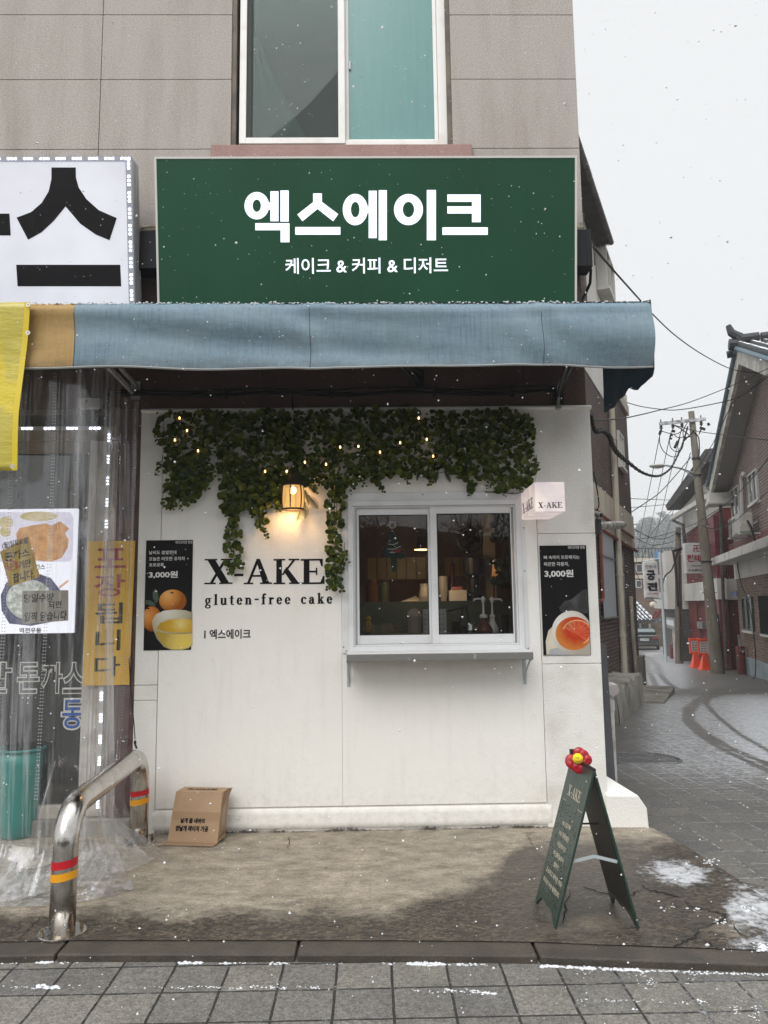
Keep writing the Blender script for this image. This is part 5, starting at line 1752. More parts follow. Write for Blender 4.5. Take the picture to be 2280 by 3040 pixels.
# ------------------------------------------------------------------ the eatery's posters, lights and strips
mbd = thing("menu_lightbox", "backlit menu picture of fried cutlet and noodles inside the left shop window", "menu board", P(100, 1700, .13))
x0, x1, z0, z1 = W4(-260, 1512, 225, 1882, .045)
ym = .045
mb = MB()
mb.box(x0, x1, ym, ym + .022, z0, z1)
mb.obj("lightbox_body", mat("lightbox_white", (0.6, 0.6, 0.62), 0.4, emit=(0.80, 0.82, 0.92), estr=0.62), mbd, bevel=.003)
def lm(name, a, b, e, sc=10):
    m, t, bb, o = nodes(name)
    c = ramp(t, noise(t, posn(t), sc, 5, .7), .35, .65, a, b)
    t.links.new(c, bb.inputs['Base Color'])
    t.links.new(c, bb.inputs['Emission Color'])
    bb.inputs['Emission Strength'].default_value = e
    return m
def picm(name, m, e, *shapes):
    mb = MB()
    for s_ in shapes:
        q = [P(a, b, ym - .0015 - e) for a, b in shapes[shapes.index(s_)]]
        mb.add(q, [tuple(range(len(q)))])
    return mb.obj(name, m, mbd)
D = lambda pts: [(a * k, 1400 + b * k) for a, b in pts]
picm("printed_plate", lm("plate_print", (0.62, 0.60, 0.74), (0.80, 0.78, 0.88), .45, 5), .0002, D([(-300, 262), (455, 262), (478, 300), (472, 560), (450, 585), (-300, 585)]))
picm("printed_garnish", lm("garnish_print", (0.45, 0.40, 0.16), (0.62, 0.52, 0.38), .45, 16), .0004, D(ell(40, 330, 46, 40)), D(ell(35, 390, 36, 34)), D(ell(250, 290, 120, 32)))
picm("printed_cutlet", lm("cutlet_print", (0.40, 0.19, 0.075), (0.60, 0.33, 0.13), .45, 16), .0006, D([(105, 400), (130, 365), (200, 350), (300, 335), (330, 350), (390, 322), (450, 370), (420, 400), (445, 440), (440, 490), (400, 560), (330, 585), (230, 575), (160, 520), (110, 450)]))
picm("printed_bowl", lm("dark_bowl_print", (0.045, 0.05, 0.10), (0.09, 0.09, 0.15), .45), .0004, D([(5, 800), (40, 720), (120, 680), (260, 665), (330, 690), (400, 780), (390, 900), (330, 975), (200, 1000), (60, 985), (10, 900)]))
picm("printed_noodles", lm("noodle_print", (0.18, 0.20, 0.16), (0.60, 0.62, 0.60), .45, 26), .0006, D(ell(190, 830, 150, 130)))
picm("printed_shrimp", lm("shrimp_print", (0.55, 0.28, 0.20), (0.70, 0.45, 0.36), .45), .0006, D([(380, 745), (420, 715), (445, 700), (445, 712), (420, 735), (385, 760)]))
mb = MB()
wall_text(mb, '역전우동', 57, 1400 + 1012 * k, 123, 1400 + 1046 * k, ym - .002, .03)
wall_text(mb, '까스', 104, 1400 + 600 * k, 134, 1400 + 636 * k, ym - .002, .02)
mb.obj("menu_text", M_LETTER, mbd)
def note(name, label, quad, col, lines, tilt):
    th = thing(name, label, "note", P(*quad[0], ym - .01))
    mb = MB()
    mb.prism([P(a, b, ym - .006) for a, b in quad], (0, -.0012, 0))
    mb.obj("note_paper", mat(name + "_paper", col, .8, col2=tuple(c * .85 for c in col), nscale=7), th)
    mb = MB()
    red = MB()
    for s_, cx, cy, w, h, isred in lines:
        x0, x1, z0, z1 = W4(cx - w / 2, cy - h / 2, cx + w / 2, cy + h / 2, ym - .009)
        vf = fit(text2d(s_, .02), x0, x1, z0, z1)
        c0, c1 = (x0 + x1) / 2, (z0 + z1) / 2
        ct, sn_ = math.cos(tilt), math.sin(tilt)
        put(red if isred else mb, vf, lambda x, z: (c0 + (x - c0) * ct - (z - c1) * sn_ + .1 * (z - c1), ym - .0085, c1 + (x - c0) * sn_ + (z - c1) * ct))
    mb.obj("handwriting", M_LETTER, th)
    if red.v:
        cx, cy = lines[2][1], lines[2][2]
        red.tube([P(cx + 19 * math.cos(a * .4), cy + 14 * math.sin(a * .4), ym - .0085) for a in range(17)], .003, 4)
        red.obj("red_handwriting", mat("red_marker", (0.55, 0.03, 0.02), .6), th)
note("yellow_note", "tilted yellow handwritten note stuck over the menu picture", [(0, 1638), (84, 1592), (119, 1712), (28, 1742)], (0.62, 0.42, 0.05), [('(월)일토요일', 44, 1613, 76, 22, 0), ('돈까스', 50, 1647, 74, 26, 0), ('50개', 35, 1679, 30, 20, 1), ('개만', 74, 1674, 36, 24, 0), ('팝니다.', 70, 1710, 64, 30, 0)], .22)
note("grey_note", "grey paper handwritten note at the foot of the menu picture", [(66, 1754), (203, 1752), (203, 1842), (66, 1853)], (0.42, 0.39, 0.33), [('당일수량', 115, 1775, 88, 26, 0), ('되면', 163, 1795, 38, 22, 0), ('일찍 닫습니다', 135, 1829, 126, 28, 0)], .03)
lb = thing("takeaway_banner", "tall yellow banner with red and black stacked Korean letters by the eatery door", "banner", P(325, 1820, -.01))
mb = MB()
q = [(260, 1607), (402, 1605), (384, 2033), (246, 2035)]
mb.prism([P(a, b, -.006) for a, b in q], (0, -.003, 0))
mb.obj("banner_sheet", mat("amber_banner", (0.74, 0.43, 0.018), .45, col2=(0.66, 0.37, 0.015), nscale=3), lb)
mr, mk = MB(), MB()
for s_, cy, mbx, w, h in (('포', 1657, mr, 92, 58), ('장', 1738, mr, 92, 66), ('됩', 1820, mk, 82, 62), ('니', 1900, mk, 74, 62), ('다', 1978, mk, 76, 60)):
    cx = 328 - (cy - 1657) * .030
    put(mbx, fit(text2d(s_, .012), *W4(cx - w / 2, cy - h / 2, cx + w / 2, cy + h / 2, -.011)), lambda x, z: (x, -.011, z))
mr.obj("red_letters", mat("dark_red_print", (0.36, 0.02, 0.035), .5), lb)
mk.obj("black_letters", M_LETTER, lb)
M_LED = lit_mat("cool_led", (0.9, .9, 1), (0.82, 0.86, 1.0), 7.0)
ls = thing("door_led_strip", "vertical run of white LED dots beside the eatery door", "LED strip", P(312, 1700, 0))
mb, ld_ = MB(), MB()
pts = [(324, 1280), (318, 1480), (312, 1700), (304, 1950), (297, 2200), (290, 2390)]
def at_y(py):
    return lerp_pts([(b, a) for a, b in pts], py)
y = 1290
while y < 2390:
    for j in range(3):
        c = P(at_y(y + j * 9.5), y + j * 9.5, .005)
        ld_.box(c.x - .008, c.x + .008, .003, .008, c.z - .0055, c.z + .0055)
    y += 64
for a, b in zip(pts, pts[1:]):
    mb.bar(P(*a, .012), P(*b, .012), .03, .006, (0, 1, 0))
mb.obj("led_tape", mat("led_tape", (0.5, .5, .5), .5), ls)
ld_.obj("led_dots", M_LED, ls)
ls = thing("lintel_led_strip", "horizontal run of white LED dots along the eatery lintel", "LED strip", P(180, 1272, 0))
mb, ld_ = MB(), MB()
x = -200
while x < 300:
    for j in range(3):
        c = P(x + j * 12, 1272 - (x - 60) * .004, .012)
        ld_.box(c.x - .008, c.x + .008, .008, .013, c.z - .006, c.z + .006)
    x += 67
a, b = P(-220, 1273, .017), P(305, 1271, .017)
mb.bar(a, b, .006, .03)
mb.obj("led_tape", mat("led_tape_grey", (0.45, .45, .46), .5), ls)
ld_.obj("led_dots", M_LED, ls)
eb = thing("junction_box", "small white electrical box on the brown granite above the eatery door", "electrical box", P(275, 1200, -.02))
mb = MB()
x0, x1, z0, z1 = W4(243, 1188, 305, 1216)
mb.box(x0, x1, -.06, .002, z0, z1)
mb.obj("box_cover", mat("dusty_white_plastic", (0.42, 0.40, 0.37), .6), eb, bevel=.004)
mb = MB()
mb.lathe([(.008, 0), (.008, .02)], (x0 + .06, -.07, (z0 + z1) / 2), 8)
mb.tube([(x1, -.03, z0), (x1 - .05, -.04, z0 - .05), (x0 - .02, -.03, z0 - .03), (x0 + .1, -.04, z0 - .07), (x1 + .06, -.03, z0 - .06)], .005, 5)
mb.obj("box_wiring", M_CABLE, eb)

# ------------------------------------------------------------------ steel rail on the pavement
fa, fb = G(184, 2768, 0, lambda x, y: 0.0), G(411, 2500, 0, lambda x, y: 0.0)
RR_ = .0635
zt = P(395, 2213, fb.y).z - RR_
ur = thing("steel_rail", "polished steel hoop rail with red and yellow bands bolted to the pavement", "guard rail", fa)
d = (fb - fa)
dn = d.normalized()
BR = .19
path = [fa + V((0, 0, .005)), fa + V((0, 0, zt * .4)), fa + V((0, 0, zt - BR))]
for i in range(1, 10):
    a = math.pi / 2 * i / 9
    path.append(fa + dn * BR * (1 - math.cos(a)) + V((0, 0, zt - BR + BR * math.sin(a))))
for i in range(1, 6):
    path.append(fa + dn * (BR + (d.length - 2 * BR) * i / 6) + V((0, 0, zt)))
for i in range(0, 10):
    a = math.pi / 2 * i / 9
    path.append(fb - dn * BR * (1 - math.sin(a)) + V((0, 0, zt - BR + BR * math.cos(a))))
path += [fb + V((0, 0, zt * .4)), fb + V((0, 0, .005))]
m_st, t, b, o = nodes("worn_stainless")
b.inputs['Metallic'].default_value = 1.0
v = posn(t)
t.links.new(mixc(t, ramp(t, noise(t, v, 9, 6, .7), .45, .75), (0.58, 0.56, 0.53), (0.36, 0.32, 0.27)), b.inputs['Base Color'])
t.links.new(mixc(t, ramp(t, noise(t, v, 24, 6, .7), .35, .7), (0.12,) * 3, (0.32,) * 3), b.inputs['Roughness'])
bumpn(t, b, math_(t, 'ADD', noise(t, v, 35, 4), math_(t, 'MULTIPLY', noise(t, v, 4, 2), 1.5)), .10, .008)
mb = MB()
mb.tube(path, RR_, 28)
mb.obj("hoop_pipe", m_st, ur, smooth=True)
for f in (fa, fb):
    mb = MB()
    mb.lathe([(.118, 0.0), (.118, .006), (.112, .008), (.07, .008)], f, 32)
    pl_ = mb.obj("base_plate", m_st, ur)
    for a in (.6, 2.2, 3.8, 5.4):
        mb = MB()
        c = f + V((.095 * math.cos(a), .095 * math.sin(a), 0))
        mb.lathe([(.011, .008), (.011, .020), (.006, .021), (.006, .040), (.0045, .042)], c, 6)
        mb.obj("bolt", mat("rusty_bolt", (0.22, 0.17, 0.11), .5, .7) if a == .6 and f is fa else bpy.data.materials["rusty_bolt"], pl_)
M_RED = mat("red_reflective_tape", (0.50, 0.008, 0.018), .35)
M_YTAPE = mat("yellow_reflective_tape", (0.78, 0.34, 0.008), .35)
def band(f, zc, h, m, nm):
    mb = MB()
    n = 40
    R = RR_ + .0012
    for i in range(n):
        a0, a1 = 2 * math.pi * i / n, 2 * math.pi * (i + 1) / n
        q = []
        for a, z in ((a0, 0), (a1, 0), (a1, h), (a0, h)):
            q.append(f + V((R * math.cos(a), R * math.sin(a), zc + z + .008 * math.cos(a))))
        mb.add(q, [(0, 1, 2, 3)])
    mb.obj(nm, m, ur, smooth=True, merge=True)
za = lambda py: P(184, py, fa.y - RR_).z
zb_ = lambda py: P(412, py, fb.y - RR_).z
band(fa, za(2584), za(2560) - za(2584), M_RED, "red_band")
band(fa, za(2620), za(2596) - za(2620), M_YTAPE, "yellow_band")
band(fb, zb_(2366), zb_(2350) - zb_(2366), M_RED, "red_band")
band(fb, zb_(2392), zb_(2375) - zb_(2392), M_YTAPE, "yellow_band")

# ------------------------------------------------------------------ teal bin and the pale disc behind the plastic
bp = G(52, 2482, 0, lambda x, y: 0.0)
bk = thing("waste_bin", "tall teal plastic bin standing behind the clear curtain", "bin", bp)
rb = (P(118, 2480, bp.y).x - P(-8, 2480, bp.y).x) / 2 * .82
rt_ = rb * 1.22
hz_ = P(60, 2222, bp.y).z
m_te, t, b, o = nodes("teal_translucent_plastic")
b.inputs['Base Color'].default_value = (0.012, 0.235, 0.205, 1)
b.inputs['Roughness'].default_value = .35
b.inputs['Transmission Weight'].default_value = 0.0
mb = MB()
prof = [(rb * .9, .004), (rb, .02)] + [(rb + (rt_ - rb) * i / 6, .02 + (hz_ - .03) * i / 6) for i in range(1, 7)] + [(rt_ - .006, hz_ - .01), (rb - .006, .03), (.01, .03)]
mb.lathe(prof, bp, 40)
mb.obj("bin_body", m_te, bk, smooth=True)
mb = MB()
mb.tube([bp + V((math.cos(i * math.pi / 20) * (rt_ + .006), math.sin(i * math.pi / 20) * (rt_ + .006), hz_)) for i in range(41)], .010, 8)
mb.obj("bin_rim", m_te, bk, smooth=True)
dp = G(105, 2566, 0, lambda x, y: 0.0)
dd = thing("pale_disc_base", "flat pale round stand base lying on the pavement behind the steel rail", "stand base", dp)
mb = MB()
mb.lathe([(.105, 0.002), (.108, .008), (.10, .016), (.03, .022), (.01, .024)], dp, 30)
mb.obj("disc", mat("cream_painted_disc", (0.46, 0.42, 0.34), .7, col2=(0.36, 0.32, 0.26), nscale=8), dd, smooth=True)
mb = MB()
mb.tube([dp + V((0.0, 0.0, .02)), dp + V((.01, 0.02, .30)), dp + V((.06, .1, .62))], [.020, .010, .007], 8)
mb.obj("twisted_stem", M_PLAS, dd, smooth=True)

# ------------------------------------------------------------------ cardboard box
cz = lambda x, y: 0.0
c0, c1 = G(497, 2503, 0, cz), G(645, 2508, 0, cz)
cbx = thing("cardboard_box", "brown cardboard box standing upside down against the white wall, printed flaps", "box", c0)
M_CARD = mat("kraft_cardboard", (0.40, 0.27, 0.165), .85, col2=(0.36, 0.24, 0.145), nscale=5, fine=(90, .06))
M_CARD2 = mat("kraft_cardboard_dark", (0.30, 0.195, 0.115), .85, fine=(90, .06))
ax = (c1 - c0)
W_ = ax.length
ax.normalize()
ay = V((-ax.y, ax.x, 0))
Ht = P(580, 2356, c0.y + .05).z
HS = P(580, 2427, c0.y + .02).z
Dp = .15
lean = .07
def cpt(u, v, w):      # u along the front, v depth, w height
    return c0 + ax * (u * W_ + .028 * w / Ht * (1 - u) * 1.1 + .012 * w / Ht * u) + ay * (v * Dp + lean * w / Ht * .8) + V((0, 0, .012 + w))
mb = MB()
def cbox(u0, u1, v0, v1, w0, w1):
    mb.hexa([cpt(u0, v0, w0), cpt(u1, v0, w0), cpt(u1, v1, w0), cpt(u0, v1, w0), cpt(u0, v0, w1), cpt(u1, v0, w1), cpt(u1, v1, w1), cpt(u0, v1, w1)])
t_ = .02
cbox(0, 1, 0, t_, 0, HS - .002)
cbox(0, 1, 0.002, t_, HS + .002, Ht)
cbox(0, 1, 1 - t_, 1, 0, Ht)
cbox(0, .012, t_ + .001, .979, 0, Ht)
cbox(.988, 1, t_ + .001, .979, 0, Ht)
cbox(.0, 1, .003, .997, Ht + .0005, Ht + .004)
mb.obj("box_walls", M_CARD, cbx)
mb = MB()
a0 = [cpt(0.0, -.0, -.004), cpt(1.0, 0, -.004), cpt(.99, -.42, -.006), cpt(-.02, -.42, -.008)]
mb.prism(a0, (0, 0, .004))
mb.obj("box_flap", M_CARD2, cbx)
mb = MB()
mb.prism([cpt(-.02, -.40, -.008), cpt(.01, -.40, -.008), cpt(-.06, -.58, -.009), cpt(-.12, -.55, -.009)], (0, 0, .004))
mb.obj("torn_corner", M_CARD2, cbx)
mb = MB()
a1 = [cpt(1.003, .1, 0.02), cpt(1.003, .95, .03), cpt(1.05, .98, .05), cpt(1.03, .12, .03)]
mb.prism(a1, (0, -.003, .003))
mb.obj("box_flap", M_CARD2, cbx)
mb = MB()
mb.prism([cpt(1.0, .02, Ht - .12), cpt(1.0, .95, Ht - .05), cpt(1.05, 1.0, Ht + .006), cpt(1.0, .3, Ht + .003)], (.003, -.002, .003))
mb.obj("box_flap", M_CARD2, cbx)
mb = MB()
for w0, w1, v in ((HS - .028, HS + .030, -.006),):
    mb.prism([cpt(0.002, v, w0), cpt(.998, v, w0), cpt(.998, v, w1), cpt(.002, v, w1)], ay * .0008)
mb.prism([cpt(1.002, .3, .05), cpt(1.002, .7, .05), cpt(1.002, .7, Ht - .02), cpt(1.002, .3, Ht - .02)], ax * .0008)
mb.obj("packing_tape", mat("brown_tape", (0.33, 0.215, 0.125), .3), cbx)
mb = MB()
def ftext(s_, u0, u1, w0, w1, bold):
    vf = fit(text2d(s_, bold), u0, u1, w0, w1)
    put(mb, vf, lambda u, w: cpt(u, -.008, w))
ftext('날개 몰 네바리', .20, .70, .118, .152, .05)
mb.obj("box_print", M_LETTER, cbx)
mb = MB()
ftext('양날개 레이저 가공', .12, .79, .066, .104, .05)
mb.obj("box_print", M_LETTER, cbx)
mb = MB()
vf = fit(text2d('양날개 레이저 가공', .05), .16, .80, .30, .62)
put(mb, vf, lambda u, v: cpt(.96 - u, .95 - v * .9, Ht + .005))
mb.obj("box_print", M_LETTER, cbx)

# ------------------------------------------------------------------ A-board with a plush flower
F1, F2, R1, R2 = G(1650, 2758, 0, cz), G(1588, 2678, 0, cz), G(1897, 2758, 0, cz), G(1820, 2678, 0, cz)
hx1 = P(1764, 2268, (F1.y + R1.y) / 2)
hx2 = P(1686, 2268, (F2.y + R2.y) / 2)
HZ = (hx1.z + hx2.z) / 2
_w = ((F2 - F1) + (R2 - R1)) / 2
_w.z = 0
F2, R2 = F1 + _w, R1 + _w
H1 = V((hx1.x, hx1.y, HZ))
H2 = H1 + _w
ab = thing("sandwich_board", "dark green folding A-board menu with cream writing standing on the wet pavement", "A-board", (F1 + F2 + R1 + R2) / 4)
M_GB = mat("dark_green_board", (0.016, 0.040, 0.030), .32, col2=(0.022, 0.050, 0.038), nscale=14, bump=.25, bscale=35)
M_GB2 = mat("board_inside_black_brown", (0.030, 0.027, 0.024), .5)
def panel(Fn, Ff, Hn, Hf, name, m):
    """near foot, far foot, near hinge, far hinge; swallow-tail cut between the feet"""
    def pt(s, h):
        return (Fn.lerp(Ff, s)).lerp(Hn.lerp(Hf, s), h)
    out = [(0, 0), (0, 1), (1, 1), (1, 0), (.93, .002), (.87, .030), (.80, .060), (.72, .072), (.60, .062), (.50, .058), (.40, .066), (.32, .064), (.24, .05), (.16, .026), (.10, .006)]
    nrm = (Hn - Fn).cross(Ff - Fn).normalized()
    mb = MB()
    o = len(mb.v)
    pts = [pt(s, h) for s, h in out]
    mb.prism([p - nrm * .006 for p in pts], nrm * .012)
    ob = mb.obj(name, m, ab, bevel=.002)
    return pt, nrm
ptL, nL = panel(F1, F2, H1, H2, "menu_panel", M_GB)
if nL.x > 0:
    nL = -nL
ptR, nR = panel(R1, R2, H1, H2, "rear_panel", M_GB)
if nR.x > 0:
    nR = -nR
mb = MB()
mb.prism([ptR(s, h) + nR * .0065 for s, h in ((.05, .10), (.05, .97), (.95, .97), (.95, .10))], nR * .002)
mb.obj("rear_lining", M_GB2, ab)
mb = MB()
mb.tube([H1 + V((0, 0, .004)), H2 + V((0, 0, .004))], .009, 8)
mb.obj("hinge", M_DARKMETAL, ab)
mb = MB()
mb.tube([ptL(.5, .60) - nL * .007, ptR(.5, .60)], .005, 6)
mb.obj("stay_bar", M_DARKMETAL, ab)
mid = (ptL(.06, .40) + ptR(.06, .40)) / 2 + V((0, 0, .035))
for a in (ptL(.05, .415) - nL * .007, ptR(.05, .415) + nR * .009):
    mb = MB()
    mb.bar(a, mid, .016, .003, (0, 1, 0))
    mb.obj("stay_strap", M_PALEMETAL, ab)
m_cr = mat("cream_print", (0.62, 0.56, 0.44), .6)
mb = MB()
def bt(s_, c, w, h0, h1, bold=.015):
    vf = fit(text2d(s_, bold, 2), 0, 1, 0, 1)
    put(mb, vf, lambda x, z: ptL(1 - (c - w / 2 + x * w), h0 + z * (h1 - h0)) + nL * .0075)
ps, w = serif('X-AKE', .04)
put_polys(mb, ps, lambda a, b, e: ptL(1 - (.24 + .56 * a / w), .765 + .07 * b) + nL * (.0075 + e))
mb.obj("menu_title", m_cr, ab)
for a0, a1 in ((.10, .26), (.78, .94)):
    mb = MB()
    mb.add([ptL(1 - x, h) + nL * .0075 for x, h in ((a0, .722), (a1, .722), (a1, .725), (a0, .725))], [(0, 1, 2, 3)])
    mb.obj("menu_rule", m_cr, ab)
for s_, c, w_, h in (('NO 밀가루', .52, .36, .570), ('NO 정제설탕', .52, .44, .500), ('저당케이크', .52, .38, .430), ('비건통밀쿠키', .50, .46, .362), ('쌀쿠키', .50, .22, .300), ('고소하고 묵직한 커피', .51, .74, .232), ('미각상 수상 블렌딩티', .50, .74, .165)):
    mb = MB()
    bt(s_, c, w_, h, h + .034)
    mb.obj("menu_line", m_cr, ab)
# rain drops on the panel
rd = MB()
rr = random.Random(3)
for _ in range(420):
    s_, h = rr.random(), rr.uniform(.1, .72)
    p = ptL(.03 + .94 * s_, h) + nL * .0066
    rd.ball(p, rr.uniform(.0012, .0028), 5, 3, (.7, 1, 1.2))
struct(rd.obj("water_drops", mat("water_drop", (0.008, 0.014, 0.012), .08), ab, smooth=True), None, 'stuff')

fc = P(1716, 2256, (H1.y * .45 + H2.y * .55) - .02)
pf = thing("plush_flower", "shiny red plush flower with a smiling yellow face on top of the A-board", "plush toy", fc)
M_PET = mat("glossy_red_vinyl", (0.36, 0.004, 0.016), .34, bump=.5, bscale=20)
fr_, fu = V((1, -.1, 0)).normalized(), V((.05, .25, 1)).normalized()
fn_ = fr_.cross(fu).normalized()
if fn_.y > 0:
    fn_ = -fn_
sc = (P(1755, 2256, fc.y).x - P(1680, 2256, fc.y).x) / 75
for a, L_, wd in ((78, 27, 14), (35, 27, 15), (0, 30, 14), (-35, 20, 10), (-88, 28, 17), (-165, 28, 17), (150, 15, 11)):
    d_ = fr_ * math.cos(rad(a)) + fu * math.sin(rad(a))
    s_ = fr_ * -math.sin(rad(a)) + fu * math.cos(rad(a))
    c = fc + d_ * L_ * .72 * sc
    mb = MB()
    mb.grid(lambda u, v: c + d_ * (math.cos(2 * math.pi * u) * math.sin(math.pi * v) * L_ * .66 * sc) + s_ * (math.sin(2 * math.pi * u) * math.sin(math.pi * v) * wd * 1.28 * sc) + fn_ * (-math.cos(math.pi * v) * 5.5 * sc + 1.0 * sc * math.sin(u * 12)), 16, 10)
    mb.obj("petal", M_PET, pf, smooth=True)
fcc = fc + fn_ * 9 * sc + fr_ * -2 * sc + fu * 3 * sc
mb = MB()
mb.ball(fcc, 15.5 * sc, 22, 14, (1, .75, 1))
face = mb.obj("face", mat("yellow_plush", (0.85, 0.66, 0.02), .9), pf, smooth=True)
mb = MB()
def on_face(a, b, e=.5):
    q = math.sqrt(max(0, 1 - (a * a + b * b) / 15.5 ** 2))
    return fcc + V((a * sc, -q * 15.5 * .75 * sc - e * sc, b * sc))
for ex in (-7, -1.5):
    mb.ball(on_face(ex, 4, .0), 1.9 * sc, 8, 6, (.8, .4, 1.15))
mb.obj("eye", mat("green_black_eye", (0.02, 0.05, 0.03), .3), face)
mb = MB()
mb.tube([on_face(-8 + 16 * i / 10, -3.5 - 3.2 * math.sin(math.pi * i / 10) + i * .12, .2) for i in range(11)], .7 * sc, 5)
mb.obj("mouth", mat("dark_red_stitch", (0.25, 0.03, 0.02), .6), face)
mb = MB()
mb.box(H2.x - .01, H2.x + .012, H2.y - .02, H2.y + .01, HZ - .03, HZ + .045)
mb.obj("clip", M_DARKMETAL, pf)

# ------------------------------------------------------------------ things inside the service window
IY = .45
led = P(1290, 1884, .3).z
mb = MB()
mb.box(ox0 - .2, ox1 + .1, .252, .75, led - .04, led)
mb.obj("inner_counter", mat("dark_counter", (0.03, 0.028, 0.027), .35), shop, bevel=.004)
mb = MB()
bcz = P(1290, 1785, 1.7).z
mb.box(ox0 - .3, ox1 + .5, 1.7, 2.3, 0, bcz)
mb.obj("back_counter", mat("dark_teal_counter", (0.045, 0.070, 0.070), .5), shop)
mb = MB()
x0, x1, z0, z1 = W4(1090, 1655, 1265, 1720, 2.98)
for i in range(6):
    mb.box(x0 + (x1 - x0) * i / 6 + .006, x0 + (x1 - x0) * (i + 1) / 6 - .006, 2.98, 2.9985, z0, z1)
x0, x1, z0, z1 = W4(1320, 1655, 1390, 1710, 2.98)
for i in range(3):
    mb.box(x0 + (x1 - x0) * i / 3 + .006, x0 + (x1 - x0) * (i + 1) / 3 - .006, 2.98, 2.9985, z0, z1)
mb.obj("yellow_tile", mat("mustard_tile", (0.26, 0.18, 0.02), .35), shop)
mb = MB()
x0, x1, z0, z1 = W4(1438, 1500, 1470, 1760, 1.9)
mb.box(x0, x1, 1.9, 2.0, z0 - .4, z1 + .3)
mb.obj("room_column", mat("cream_column", (0.30, 0.27, 0.22), .7), shop)
# pendant lamp
pc = P(1253, 1631, 1.3)
pd = thing("pendant_lamp", "flat glowing pendant lamp hanging inside the shop, seen through the left pane", "pendant lamp", pc)
rl = (P(1277, 1631, 1.3).x - P(1228, 1631, 1.3).x) / 2
mb = MB()
mb.lathe([(.02, .13), (.05, .11), (rl * .7, .05), (rl, .004), (rl * .96, .0)], pc, 28)
mb.obj("lamp_shade", mat("dark_lamp_shade", (0.05, 0.035, 0.025), .5), pd, smooth=True)
mb = MB()
mb.lathe([(rl * .95, -.004), (rl * .95, .0), (.01, .001)], pc, 28)
mb.obj("lamp_diffuser", lit_mat("warm_diffuser", (1, .8, .5), (1.0, 0.62, 0.22), 1.9), pd)
mb = MB()
mb.tube([pc + V((0, 0, .12)), V((pc.x, pc.y, 2.74))], .004, 6)
mb.obj("lamp_cord", M_CABLE, pd)
pli = bpy.data.lights.new("pendant_light", 'POINT')
pli.energy, pli.color, pli.shadow_soft_size = 6.0, (1.0, 0.66, 0.36), .1
pob = bpy.data.objects.new("pendant_light", pli)
COL.objects.link(pob)
pob.location = pc + V((0, 0, -.08))
pob.parent = pd
pob.matrix_parent_inverse = Matrix.Translation(-pd.location)
# felt tree ornament on a ring
oc = P(1160, 1640, .12)
ot = thing("felt_tree_ornament", "dark green felt tree ornament hanging by a pale ring behind the left pane", "ornament", oc)
def tri_tree(y):
    return [P(a, b, y) for a, b in ((1163, 1572), (1172, 1578), (1176, 1595), (1184, 1608), (1196, 1625), (1200, 1640), (1192, 1640), (1208, 1652), (1190, 1660), (1176, 1655), (1178, 1690), (1166, 1702), (1162, 1690), (1160, 1655), (1146, 1652), (1130, 1658), (1140, 1640), (1135, 1632), (1146, 1622), (1150, 1600), (1156, 1580))]
mb = MB()
mb.prism(tri_tree(.12), (0, .012, 0))
mb.obj("felt_body", mat("dark_green_felt", (0.010, 0.032, 0.028), .95, bump=.5, bscale=90), ot, bevel=.003)
mb = MB()
c = P(1165, 1559, .12)
rg_ = .024
mb.tube([c + V((math.cos(a * .3142) * rg_, 0, math.sin(a * .3142) * rg_)) for a in range(21)], .006, 8)
mb.obj("hanging_ring", mat("wooden_ring", (0.50, 0.46, 0.38), .7), ot, smooth=True)
mb = MB()
for a, b in (((1152, 1615), (1182, 1611)), ((1150, 1630), (1190, 1622)), ((1156, 1640), (1188, 1634))):
    mb.tube([P(*a, .113), P((a[0] + b[0]) / 2, (a[1] + b[1]) / 2 + 4, .112), P(*b, .113)], .0022, 4)
mb.obj("beaded_string", M_UPVC, ot)
mb = MB()
for q in ((1164, 1636), (1172, 1622), (1158, 1606), (1170, 1600), (1178, 1632)):
    mb.ball(P(*q, .112), .0045, 6, 4)
mb.obj("bead", mat("ornament_bead", (0.6, 0.55, 0.5), .4), ot)
mb = MB()
for a, b in (((1168, 1634), (1190, 1638)), ((1172, 1642), (1195, 1628)), ((1170, 1638), (1182, 1630))):
    mb.bar(P(*a, .110), P(*b, .110), .012, .004, (0, 1, 0))
mb.obj("red_bow", mat("red_felt_bow", (0.25, 0.04, 0.04), .9), ot)
# pump bottles
def bottle(px, pyb, pyt, y, col, name, label, wpx, spout):
    p = P(px, pyb, y)
    p.z = led
    th = thing(name, label, "bottle", p)
    h = P(px, pyt, y).z - led
    r = (P(px + wpx, pyb, y).x - P(px - wpx, pyb, y).x) / 2
    mb = MB()
    hb = h * .42
    mb.lathe([(r * .9, .001), (r, .01), (r * .98, hb * .35), (r * .62, hb * .62), (r * .40, hb * .85), (r * .38, hb)], p, 24)
    mb.obj("bottle_body", mat(name + "_glass", col, .25), th, smooth=True)
    mb = MB()
    mb.lathe([(r * .44, hb), (r * .44, hb + .02), (r * .30, hb + .028), (.008, hb + .03), (.008, h * .84), (.015, h * .85), (.015, h * .95), (.008, h)], p, 16)
    mb.tube([p + V((.02 * spout, 0, h * .93)), p + V((-.055 * spout, -.02, h * .935)), p + V((-.075 * spout, -.02, h * .915)), p + V((-.077 * spout, -.02, h * .87))], .007, 8)
    mb.obj("pump_head", mat("white_pump", (0.72, 0.72, 0.72), .35), th, smooth=True)
bottle(1437, 1882, 1770, .34, (0.085, 0.025, 0.012), "brown_pump_bottle", "brown syrup bottle with a white pump behind the right pane", 26, 1)
bottle(1463, 1876, 1772, .46, (0.62, 0.62, 0.62), "white_pump_bottle", "white syrup bottle with a white pump behind the brown one", 18, -1)
